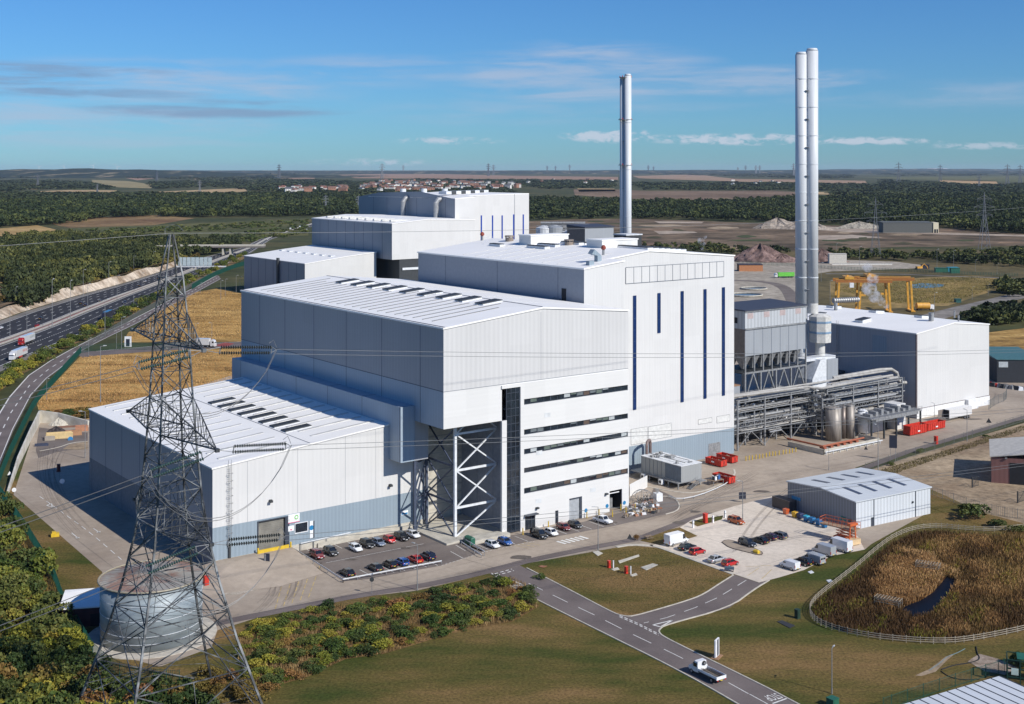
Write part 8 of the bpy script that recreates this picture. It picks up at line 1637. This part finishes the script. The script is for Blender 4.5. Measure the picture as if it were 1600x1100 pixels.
for i,(px,yc,a0) in enumerate([(61,260.5,.3),(100,259,1.2),(146,258.5,.9),(183,260.5,2.2)]):
    Y=15500; X=(px-800)*Y/F; t=thing('wind_turbine','white wind turbine on the far left skyline, %s of four' % ['first','second','third','fourth'][i],'wind turbine',(X,Y,30),0,'wind turbines'); hz=zat(yc,Y)-30; b=MB(); b.tube((0,0,-30),(0,0,hz),2.6,8,0,1.8); b.build('tower',M_wpaint,t)
    for k in range(3): a=a0+k*2.094; b=MB(); b.loft([[(0,-4,hz-2),(0,-4,hz+2),(0,-3,hz)],[(45*math.cos(a),-4,hz+45*math.sin(a)-1),(45*math.cos(a),-4,hz+45*math.sin(a)+1),(45*math.cos(a),-3,hz+45*math.sin(a))]]); b.build('blade',M_wpaint,t)
# village
rv=random.Random(9); hw=[mat('house_render',(.74,.70,.64),.8),mat('house_brick',(.34,.17,.11),.8),mat('house_pale',(.72,.70,.66),.8)]; hr=[mat('red_tile_roof',(.19,.085,.06),.8),mat('brown_tile_roof',(.16,.09,.07),.8),mat('slate_roof',(.10,.10,.11),.7)]
hms=[]
for i in range(9):
    b=MB(); w_,d_,h=rv.uniform(10,20),rv.uniform(8,11),rv.uniform(7,10); b.bx(-w_/2,w_/2,-d_/2,d_/2,0,h,0); b.loft([[(-w_/2-.2,-d_/2-.2,h),(-w_/2-.2,d_/2+.2,h),(-w_/2-.2,0,h+2.6)],[(w_/2+.2,-d_/2-.2,h),(w_/2+.2,d_/2+.2,h),(w_/2+.2,0,h+2.6)]],1); b.bx(-w_/2+1,-w_/2+2,-.5,.5,h+1,h+3.8,1)
    for k in range(4): x=-w_/2+1.5+k*(w_-3)/3.5; b.bx(x,x+1.3,-d_/2-.1,-d_/2,1,2.4,2); b.bx(x,x+1.3,-d_/2-.1,-d_/2,h-2.4,h-1,2)
    hms.append((b.mesh('house',[hw[i%3],hr[i%3],M_glass]),i%3))
vill=[(560,292),(600,284),(660,284),(740,286),(800,288),(812,294),(780,298),(700,299),(640,303),(590,303),(560,300)]
def hs(x,y,sc_=1.5,g='houses of the village beyond the far halls',wh='in the village beyond the far white halls'):
    me,i=rv.choice(hms); o=bpy.data.objects.new('house',me); sc.collection.objects.link(o); X,Y,_=G(x,y); o.location=(X,Y,0); o.rotation_euler=(0,0,rv.uniform(-.5,.5)+rv.choice([0,1.57])); o.scale=(sc_,sc_,sc_*1.1)
    tag(o, '%s %s' % (['cream house with a red tiled roof','brick house with a brown tiled roof','pale house with a slate roof'][i],wh),'house',g)
cnt=0
while cnt<150:
    x,y=rv.uniform(560,812),rv.uniform(284,303)
    if inpoly(x,y,vill): hs(x,y,1.6); cnt+=1
for k in range(22): hs(rv.uniform(440,545),rv.uniform(296,303),1.7,'scattered houses left of the village','scattered among trees left of the village')
for k in range(12): hs(rv.choice([rv.uniform(820,960),rv.uniform(1130,1230)]),rv.uniform(281,291),1.5,'scattered houses right of the village','scattered among trees right of the village')
# far sheds
def shed(px0,px1,yt,yb,m,label,dep=20,nm='shed',roof=None,rz=0):
    X0,Y,_=G(px0,yb); X1=(px1-800)*Y/F; h=zat(yt,Y); t=thing(nm,label,'shed',(X0,Y,0),rz); b=MB(); L2=X1-X0; b.bx(0,L2,0,dep,0,h); b.build('wall',m,t); b=MB(); b.loft([[(-.3,-.3,h),(L2+.3,-.3,h),(L2+.3,dep,h),(-.3,dep,h)],[(-.3,-.3,h+.2),(L2+.3,-.3,h+.2),(L2+.3,dep,h+dep*.06),(-.3,dep,h+dep*.06)]]); b.build('roof',roof or m,t); return t,Y,L2,h
t,Y,L2,h=shed(1380,1458,348,364,mat('grey_green_shed',(.10,.105,.10),.8),'long dark grey shed before the right-hand wood with a cream gable',22)
b=MB(); b.bx(L2,L2+7,-1,20,0,h+.3,0); b.bx(L2+1,L2+3.5,-1.1,-1,0,5,1); b.bx(L2+4.2,L2+6.2,-1.1,-1,0,5,1); b.build('gable',[mat('cream_gable',(.62,.56,.40)),M_dark],t)
shed(1452,1482,263.5,267,M_wpaint,'tiny white shed on the skyline right of the tall chimney',300); shed(695,722,306,309.5,M_wpaint,'low pale shed roof beyond the far boiler house',60); shed(1155,1192,414,424,mat('orange_brick',(.42,.18,.08),.8),'small orange brick building with dark roof left of the tall chimney',10,'brick_building',mat('dark_brown_roof',(.05,.035,.035)))
for (a,c,yt,yb,m,l) in [(1462,1481,419,425.5,M_green,'dark green container, left of the turquoise one'),(1482,1497,418,425,mat('turquoise_container',(.03,.30,.42)),'turquoise container between two dark green ones'),(1486,1500,419,427,M_green,'small dark green container at the right of the group'),(1441,1452,414,420,mat('navy_container',(.015,.02,.04)),'navy container behind the orange digger'),(1494,1502,468,473,mat('green_tank',(.02,.10,.09)),'small green tank by the far road bend')]: shed(a,c,yt,yb,m,l,4,'storage_container')
t,Y,L2,h=shed(1558,1625,562,598,mat('dark_navy_shed',(.018,.022,.03),.7),'dark shed with a teal roof at the right edge',26,'shed',mat('teal_roof',(.06,.15,.16),.6),-.05); b=MB(); b.bx(.6,4.2,-.15,0,h-3,h-.8); b.build('wall_sign',mat('grey_sign',(.42,.46,.48)),t)
# brick hut right edge
X,Y,_=G(1549,754); t=thing('brick_building','dull red steel clad building with a pale gable roof at the right edge','building',(X,Y,0),-.36); h=zat(714,Y); b=MB(); b.bx(0,26,0,22,0,h,0); b.build('wall',cladding('dull_red_cladding',(.20,.10,.09),1.2,.06,amp=.06),t)
b=MB(); b.loft([[(-.4,-.4,h),(13,-.4,h+2.0),(26.4,-.4,h),(26.4,-.4,h+.2),(13,-.4,h+2.3),(-.4,-.4,h+.25)],[(-.4,22.4,h),(13,22.4,h+2.0),(26.4,22.4,h),(26.4,22.4,h+.2),(13,22.4,h+2.3),(-.4,22.4,h+.25)]]); b.build('roof',mat('pale_fibre_roof',(.48,.46,.42),.8),t); b=MB(); b.bx(4.6,16,-.1,0,0,h-1.2); b.build('door_opening',M_dark,t); b=MB(); b.bx(3.4,4.0,-.4,0,h-.2,h+.2); b.build('floodlight',M_steel,t)
for (px,py,l) in [(1519,762,'open steel gate leaf left of the dull red building'),(1590,786,'open steel gate leaf at the right edge')]:
    X,Y,_=G(px,py); b=MB(); 
    for k in range(9): b.tube((k*.42,0,.1),(k*.42,0,2.6),.04,4)
    b.tube((0,0,.15),(3.4,0,.15),.06,4); b.tube((0,0,2.5),(3.4,0,2.5),.06,4); b.tube((0,0,.15),(3.4,0,2.5),.05,4); b.bx(-.12,.12,-.12,.12,0,3)
    solo(b,'steel_gate',M_dsteel,l,'gate',(X,Y,0),.7)
# rows of low bales/cars at the right edge
for k in range(22):
    px=1548+k*2.6; py=603+k*.35+rv.uniform(-.6,.6); X,Y,_=G(px,py); b=MB(); s_=rv.uniform(.8,1.5); b.loft([[(-s_,-s_*.7,0),(s_,-s_*.8,0),(s_*.9,s_*.7,0),(-s_,s_*.8,0)],[(-s_*.7,-s_*.5,s_*1.1),(s_*.6,-s_*.5,s_*.9),(s_*.6,s_*.5,s_*1.2),(-s_*.8,s_*.5,s_)]]); solo(b,'scrap_bale',rv.choice([M_wpaint,M_brown,M_red,M_steel,M_dsteel]),'rough scrap bale in the line along the dark shed','bale',(X,Y,0),rv.uniform(0,3),'scrap bales by the dark shed')
rd2=MB(); ribbon(rd2, smooth(polyW([(1140,438),(1180,439),(1212,443),(1230,452),(1240,472)]),2), 9, 0); o=rd2.build('access_road',GM_park); o.location.z=.08; struct(o)
rd2=MB(); ribbon(rd2, smooth(polyW([(1290,428),(1400,428),(1480,432),(1560,434),(1640,438)]),1), 6, 0); ribbon(rd2, smooth(polyW([(1440,500),(1500,484),(1560,470),(1600,460),(1640,455)]),1), 16, 0); o=rd2.build('access_road',g_mat('grey_lane',(.16,.145,.13),(.26,.24,.215),.02,fine=.1)); o.location.z=.12; struct(o)
for px,py,r,l in [(1165,462,11,'round open settling tank left of the filter house roof'),(1178,452,9,'second round settling tank further back')]:
    X,Y,_=G(px,py); b=MB(); b.path([(r*math.cos(a),r*math.sin(a),.7) for a in [k*math.pi/12 for k in range(25)]],.5,6); b.cyl(0,0,0,.5,r,24,1); solo(b,'settling_tank',[M_conc,mat('dull_water',(.04,.06,.07),.2)],l,'tank',(X,Y,.05))
# spoil heaps
def heap(px,py,rx,ry,h,m,label,seed):
    X,Y,_=G(px,py); n1,n2=40,14; b=MB(); rings=[]; rz=random.Random(seed); ph=[rz.uniform(0,6) for _ in range(8)]
    for j in range(n2):
        f=j/(n2-1); rings.append([((1-f)*rx*math.cos(a)*(1+.18*math.sin(3*a+ph[0])+.08*math.sin(9*a+ph[1]+j)),(1-f)*ry*math.sin(a)*(1+.15*math.sin(2*a+ph[2])+.08*math.sin(11*a+ph[3]+j)),h*1.45*(1-(1-f)**1.2)*(1+.16*math.sin(5*a+ph[4])+.08*math.sin(13*a+ph[5]))+rz.uniform(-.04,.04)*h) for a in [2*math.pi*i/n1 for i in range(n1)]])
    b.loft(rings); return solo(b,'spoil_heap',m,label,'heap',(X,Y,-.1))
M_spo=g_mat('pinkish_spoil',(.11,.07,.062),(.27,.185,.165),.12,fine=.4); M_spw=g_mat('pale_chalk_spoil',(.24,.20,.165),(.42,.36,.30),.05,fine=.3)
heap(1188,408,32,18,9.5,M_spo,'largest pinkish spoil heap left of the tall chimney',1); heap(1222,409,20,12,4.5,M_spo,'lower spoil heap just left of the tall chimney',2); heap(1284,409,22,12,7,M_spo,'dark pinkish spoil heap just right of the tall chimney',3)
heap(1215,357,38,20,9,M_spw,'pale chalk heap left of the tall chimney by the wood',4); heap(1243,358,22,12,6,M_spw,'small pale chalk heap behind the tall chimney',5); heap(1278,359,24,12,5,M_spw,'pale chalk heap just right of the tall chimney by the wood',6); heap(1342,357,40,14,6,mat('crushed_stone',(.30,.27,.22),.95,nscale=.3,var=.5),'rough stone heap left of the long dark shed',7)
t,Y,L2,h=shed(1296,1323,397,412,mat('pale_concrete_bay',(.55,.52,.46),.9),'pale concrete storage bay beside the dark spoil heap',6,'storage_bay'); shed(1300,1394,411.5,414,mat('pale_wall',(.62,.60,.56)),'long low white wall beyond the yellow gantry cranes',.6,'low_wall')
# yellow gantry cranes
M_cr=mat('crane_yellow',(.66,.34,.05),.45,nscale=.4,var=.2); M_cr2=mat('crane_orange_brown',(.34,.13,.03),.5)
def crane(px0,px1,pyb,pyt,dep,label,hd):
    X0,Y,_=G(px0,pyb); X1=(px1-800)*Y/F; h=zat(pyt,Y); Ls=X1-X0; t=thing('gantry_crane',label,'crane',(X0,Y,0),hd,'yellow gantry cranes')
    for x in (0,Ls):
        for y in (0,dep):
            b=MB(); dx=.9*(1 if x else -1); b.loft([[(x-.6+dx,y-.5,.8),(x+.6+dx,y-.5,.8),(x+.6+dx,y+.5,.8),(x-.6+dx,y+.5,.8)],[(x-.55,y-.5,h-2),(x+.55,y-.5,h-2),(x+.55,y+.5,h-2),(x-.55,y+.5,h-2)]]); b.build('leg',M_cr,t)
        b=MB(); b.bx(x-1.2+(.9 if x else -.9),x+1.2+(.9 if x else -.9),-2,dep+2,.2,1.0); b.build('sill_beam',M_cr,t)
        b=MB(); b.bx(x-.6,x+.6,-.5,dep+.5,h-2,h-.9); b.build('end_beam',M_cr,t)
    for y in (0,dep): b=MB(); b.bx(-2,Ls+2,y-.5,y+.5,h-.9,h+.8,0); b.bx(-2,Ls+2,y-.55,y+.55,h+.8,h+.95,1); b.build('girder',[M_cr2,M_cr],t)
    b=MB(); b.bx(Ls*.12,Ls*.3,-.8,dep+.8,h+1.0,h+2.6); b.bx(Ls*.16,Ls*.2,1,3,h+2.6,h+3.4); b.build('trolley',M_cr,t); b=MB(); b.bx(Ls*.2,Ls*.2+2.4,-2.8,-.9,h-3.6,h-.9,0); b.build('cab',[M_wpaint],t); b=MB(); b.tube((Ls*.5,dep/2,h),(Ls*.5,dep/2,h*.55),.1,4); b.bx(Ls*.5-2,Ls*.5+2,dep/2-.3,dep/2+.3,h*.5,h*.56); b.build('hoist',M_cr,t); return t
crane(1311,1387,488,439,9,'nearer yellow gantry crane with smoke drifting across it',-.08); crane(1345,1422,487,436,9,'further yellow gantry crane, its right legs standing clear',-.06)
X,Y,_=G(1442,485); t=thing('tipper_drum','yellow tanker drum on wheels right of the gantry cranes','vehicle',(X,Y,0),.1); b=MB(); b.xcyl((0,0,2.8),1.9,8,16,0,0); b.build('drum',M_cr,t); b=MB(); b.bx(4.2,6.6,-1.2,1.2,.8,3.4); b.build('cab',M_wpaint,t)
for x in (-3,-1.5,5):
    for s in (-1,1): b=MB(); b.xcyl((x,s*1.1,.6),.6,.35,12); b.build('wheel',M_tyre,t)
X,Y,_=G(1436,421); t=thing('digger','orange digger beside the navy container on the far waste ground','digger',(X,Y,0),.3); b=MB(); b.bx(-2.5,2.5,-1.5,1.5,1,2.6); b.build('body',M_cr,t); b=MB(); b.path([(2,0,2.2),(5,0,4.6),(8,0,2.2),(8.6,0,.6)],.35,6); b.build('arm',M_cr,t); b=MB(); b.bx(-3,3,-1.8,-1,0,1); b.bx(-3,3,1,1.8,0,1); b.build('track',M_dsteel,t)
t=thing('works_van','yellow van on the far road left of the far boiler house','van',(*G(594,337,2)[:2],0),.2); b=MB(); b.bx(-7,7,-3,3,1,8); b.build('body',mat('bright_yellow',(.70,.36,.02)),t); b=MB(); b.bx(-12,-7.2,-2.5,2.5,1,6); b.build('cab',mat('blue_cab',(.03,.12,.3)),t)
# bridge over the motorway and gantry sign
Yb=G(300,386,8)[1]; t=thing('road_bridge','flat concrete road bridge crossing the motorway on slim piers','bridge',((290-800)*Yb/F,Yb,0),.03); Lb=(392-290)*Yb/F; b=MB(); b.bx(-30,Lb+12,0,12,7.2,8.6,0); b.bx(-30,Lb+12,-.2,.1,8.6,9.8,1); b.bx(-30,Lb+12,12,12.3,8.6,9.8,1); b.build('deck',[mat('bridge_concrete',(.16,.14,.13),.9),M_conc],t)
for x in (Lb*.10,Lb*.55,Lb*.66): 
    b=MB(); b.bx(x,x+1.5,1,11,0,7.2); b.build('pier',M_conc,t)
X,Y,_=G(281,443); Y=(G(281,420)[1]); X=(278-800)*Y/F; Lg=(331-278)*Y/F; t=thing('gantry_sign','pale panelled motorway gantry sign seen from behind','road sign',(X,Y,0),0); z1,z2=zat(417,Y),zat(402,Y); b=MB()
for k in range(8): b.bx(.5+k*Lg/8,.3+(k+1)*Lg/8-.3,-.3,0,z1+1,z2,0)
b.build('panel',mat('pale_blue_back',(.42,.50,.52),.5),t); b=MB(); b.bx(-2,Lg+12,0,.8,z1-.2,z1+.8); b.build('beam',M_trim,t)
for x in (-1.5,Lg+11): b=MB(); b.bx(x,x+.6,0,.8,0,z1); b.build('post',M_steel,t)
# yard clutter: timber, sleepers and pipes by the retaining wall; turning sign; green frame bottom right
for i,(px,py,l,w_,h,m,lab,nm) in enumerate([(93,685,8,1.6,2.0,mat('cream_sack',(.62,.47,.24)),'cream wrapped bale stack at the yard edge','bale_stack'),(115,680,5,1.6,1.6,mat('orange_timber',(.40,.22,.12)),'orange-brown timber stack beside the cream bales','timber_stack'),(122,661,15,.6,.5,M_conc,'long pale beams stacked against the retaining wall, upper ones','beam_stack'),(122,667,15,.6,.5,mat('rust_beam',(.20,.10,.07)),'long rusty beams lying below the pale ones','beam_stack'),(128,673,4,2,1.8,mat('brick_pallet',(.42,.20,.12)),'pallet of orange bricks by the far lamp post','brick_pallet'),(78,688,3,1.4,1.3,mat('grey_sack',(.35,.31,.26)),'grey sacks at the left end of the stacks','sack_pile'),(65,697,4,.8,.8,mat('blue_black_pile',(.04,.05,.09)),'dark pile at the foot of the retaining wall','sack_pile')]):
    X,Y,_=G(px,py); b=MB()
    for k in range(4): b.bx(-l/2+(k%2)*.3,l/2-(k//2)*.4,-w_/2+k*w_/4,-w_/2+(k+.85)*w_/4,0,h*(.8+.1*(k%3)))
    solo(b,nm,m,lab,'stack',(X,Y,.06),.30)
t=heap(88,676,4,2.5,1.3,mat('dark_scrap',(.05,.04,.04),.8,nscale=2,var=.6),'dark tangled scrap pile under the retaining wall',21); heap(92,664,3.5,2.2,1.5,M_conc,'pale rubble hump behind the dark scrap pile',22)
sheet('gravel_patch',[(98,702),(108,695),(137,690),(137,702),(118,703)],.09,GM_dirt)
sheet('gravel_patch',[(330,905),(360,880),(450,868),(440,885),(452,896),(430,915),(370,930),(334,930)],.075,g_mat('pale_gravel',(.36,.31,.25),(.50,.44,.36),.4,fine=3))
X,Y,_=G(1574,1068); t=thing('steel_enclosure','dark green steel frame enclosure at the bottom right corner','enclosure',(X,Y,0),-.35); b=MB()
for x in (0,2,4,6,8):
    for y in (0,3.5): b.bx(x-.08,x+.08,y-.08,y+.08,0,4.0)
for z in (1.2,2.6,4.0):
    for y in (0,3.5): b.bx(0,8,y-.06,y+.06,z-.07,z+.07)
    for x in (0,8): b.bx(x-.06,x+.06,0,3.5,z-.07,z+.07)
b.build('frame',mat('dark_green_steel',(.01,.045,.03)),t); b=MB(); b.bx(1.5,8,.3,3.3,4.1,4.2); b.build('cover',M_green,t); b=MB(); b.bx(.6,1.7,-.15,-.08,1.6,2.7); b.build('notice',mat('pale_notice',(.5,.6,.55)),t)
# hoses on the lawn
for i,(pl,m,l,r) in enumerate([([(1525,1011),(1527,1022),(1532,1030),(1520,1036),(1490,1040),(1471,1047)],M_black,'black hose looping over the lawn below the timber fence',.10),([(1470,1049),(1482,1058),(1500,1063),(1530,1062)],M_black,'black hose running towards the white panelled roof',.08),([(1508,1014),(1495,1021),(1480,1026),(1470,1036),(1452,1048)],mat('blue_hose',(.12,.20,.22)),'pale blue hose beside the bare earth trench',.06)]):
    b=MB(); b.path([(p.x,p.y,r) for p in smooth(polyW(pl),2)],r,6); solo(b,'hose',m,l,'hose')
sheet('bare_trench',[(1430,1056),(1452,1046),(1468,1034),(1478,1026),(1490,1024),(1480,1032),(1470,1042),(1462,1050),(1440,1057)],.07,GM_dirt)
sheet('gravel_patch',[(1512,1034),(1530,1022),(1560,1030),(1590,1044),(1570,1055),(1540,1050)],.07,g_mat('brown_gravel',(.20,.15,.11),(.40,.33,.27),.5,fine=2.5))
# ================================================================ STEAM AND HAZE
def plume(px,py,Y,pts,dens,label):
    dens*=.5
    X=(px-800)*Y/F; z=zat(py,Y); b=MB(); 
    for (dx,dz,r) in pts:
        b2=[]; n1,n2=14,9
        for j in range(n2,-1,-1):
            th=math.pi*j/n2; b2.append([(dx+r*1.1*math.sin(th)*math.cos(2*math.pi*i/n1)+1e-3,r*math.sin(th)*math.sin(2*math.pi*i/n1),dz+r*math.cos(th)) for i in range(n1)])
        b.loft(b2)
    m=bpy.data.materials.new('steam'); m.use_nodes=True; nt=m.node_tree; nt.nodes.clear(); o_=nt.nodes.new('ShaderNodeOutputMaterial'); v=nt.nodes.new('ShaderNodeVolumePrincipled'); v.inputs['Color'].default_value=(.95,.95,.97,1); v.inputs['Anisotropy'].default_value=.2
    t=nt.nodes.new('ShaderNodeTexCoord'); n=nt.nodes.new('ShaderNodeTexNoise'); n.inputs['Scale'].default_value=.35; n.inputs['Detail'].default_value=5; n.inputs['Roughness'].default_value=.65; nt.links.new(t.outputs['Object'],n.inputs['Vector'])
    mr=nt.nodes.new('ShaderNodeMapRange'); mr.inputs['From Min'].default_value=.46; mr.inputs['From Max'].default_value=.66; mr.inputs['To Max'].default_value=dens; nt.links.new(n.outputs[0],mr.inputs[0]); nt.links.new(mr.outputs[0],v.inputs['Density']); nt.links.new(v.outputs[0],o_.inputs['Volume'])
    return solo(b,'steam_plume',m,label,'steam',(X,Y,z),kind='stuff')
plume(1385,478,640,[(0,0,1.5),(-2.5,2.2,2.4),(-6,5,3.4),(-9,9,3.8),(-7,14,3.0),(-10,20,2.6)],1.1,'drift of grey steam in front of the yellow gantry cranes')
plume(1097,388,400,[(0,0,.6),(.3,1.3,.9),(-.5,2.6,1.2),(.8,3.8,.8)],1.6,'small white steam wisp at the edge of the tallest roof')
plume(755,380,345,[(0,0,.6),(.8,1.0,.9),(2.0,1.6,1.0)],1.2,'faint steam puff over the roof by the blue slot windows')
m=bpy.data.materials.new('haze_air'); m.use_nodes=True; nt=m.node_tree; nt.nodes.clear(); o_=nt.nodes.new('ShaderNodeOutputMaterial'); v=nt.nodes.new('ShaderNodeVolumePrincipled'); v.inputs['Color'].default_value=(.62,.76,.95,1); v.inputs['Density'].default_value=HAZE; v.inputs['Anisotropy'].default_value=.0
nt.links.new(v.outputs[0],o_.inputs['Volume']); b=MB(); b.bx(-32000,32000,-250,40000,-3,190); o=b.build('haze',m); o['kind']='stuff'; o['label']='thin blue haze over the far land'; o['category']='haze'
# ================================================================ LABELS OF REPEATS: say which one by its place among its like
ONES = ['','first','second','third','fourth','fifth','sixth','seventh','eighth','ninth','tenth','eleventh','twelfth','thirteenth','fourteenth','fifteenth','sixteenth','seventeenth','eighteenth','nineteenth','twentieth']
PLACE = {'shrubs in the planting bed': 'planting bed', 'bushes of the lower left thicket': 'left thicket', 'hedge shrubs by the motorway': 'motorway hedge', 'houses of the village beyond the far halls': 'far village', 'scattered houses left of the village': 'hamlet left of the village',
 'scattered houses right of the village': 'hamlet right of the village', 'motorway lamp columns': 'motorway', 'distant lamp columns': 'far waste ground', 'bollards along the pipe rack': 'pipe rack line', 'scrap bales by the dark shed': 'bale line', 'shrubs under the pylon': 'pylon base',
 'brambles above the retaining wall': 'retaining wall slope', 'lamp columns beyond the golden slope': 'far slope', 'overhead conductors': '', 'jumper cables': ''}
BASE = {'shrub': lambda l: l.split(' bush')[0]+' bush' if ' bush in' in l else ('brown bramble clump' if 'bramble' in l else l.split(' shrub')[0].replace('young ','')+' shrub'), 'house': lambda l: l.split(' with')[0], 'lamp post': lambda l: 'slender lamp column', 'bollard': lambda l: 'yellow bollard', 'bale': lambda l: 'scrap bale'}
bpy.context.view_layer.update()
sets = {}
for o in sc.objects:
    if o.parent is None and 'group' in o and o['group'] in PLACE: sets.setdefault((o['group'], o['label']), []).append(o)
for (g, l), os_ in sets.items():
    if len(os_) < 2: continue
    pl = PLACE[g]
    if not pl:
        for o, wd in zip(os_, ('upper', 'lower') if 'running' in l or 'dropping' in l else ('front', 'rear')): o['label'] = wd + ' of two ' + l.replace('pair of bare', 'bare').replace('slack jumper cable looping', 'slack jumper cables looping')
        continue
    P = [(800+F*o.location.x/o.location.y, HY+F*(H-o.location.z)/o.location.y, o) for o in os_]
    base = BASE.get(os_[0]['category'], lambda l: l)(l); nr = 3 if len(P) > 20 else (2 if len(P) > 11 else 1); nc = 1 if len(P)/nr <= 9 else (3 if len(P)/nr <= 36 else 5)
    P.sort(key=lambda p: p[1]); rows = [P[len(P)*i//nr:len(P)*(i+1)//nr] for i in range(nr)]
    for i, row in enumerate(rows):
        row.sort(key=lambda p: p[0]); cells = [row[len(row)*j//nc:len(row)*(j+1)//nc] for j in range(nc)]
        for j, c in enumerate(cells):
            for k, (px, py, o) in enumerate(c):
                rn = {1: '', 2: (' back', ' front')[i] if nr == 2 else '', 3: (' back', ' middle', ' front')[i] if nr == 3 else ''}[nr]
                cn = '' if nc == 1 else (['left', 'central', 'right'] if nc == 3 else ['far left', 'left', 'central', 'right', 'far right'])[j]+' part of the '
                o['label'] = '%s %s from the left,%s %s%s' % (ONES[min(k+1, 20)], base, (rn+' row,') if rn else '', cn or 'the ', pl)

for o in sc.objects:
    if o.parent is None and 'label' in o and len(o['label'].replace(',', ' ').split()) > 16: o['label'] = o['label'].replace(' from the left,', ',').replace(' part of the ', ' of the ')
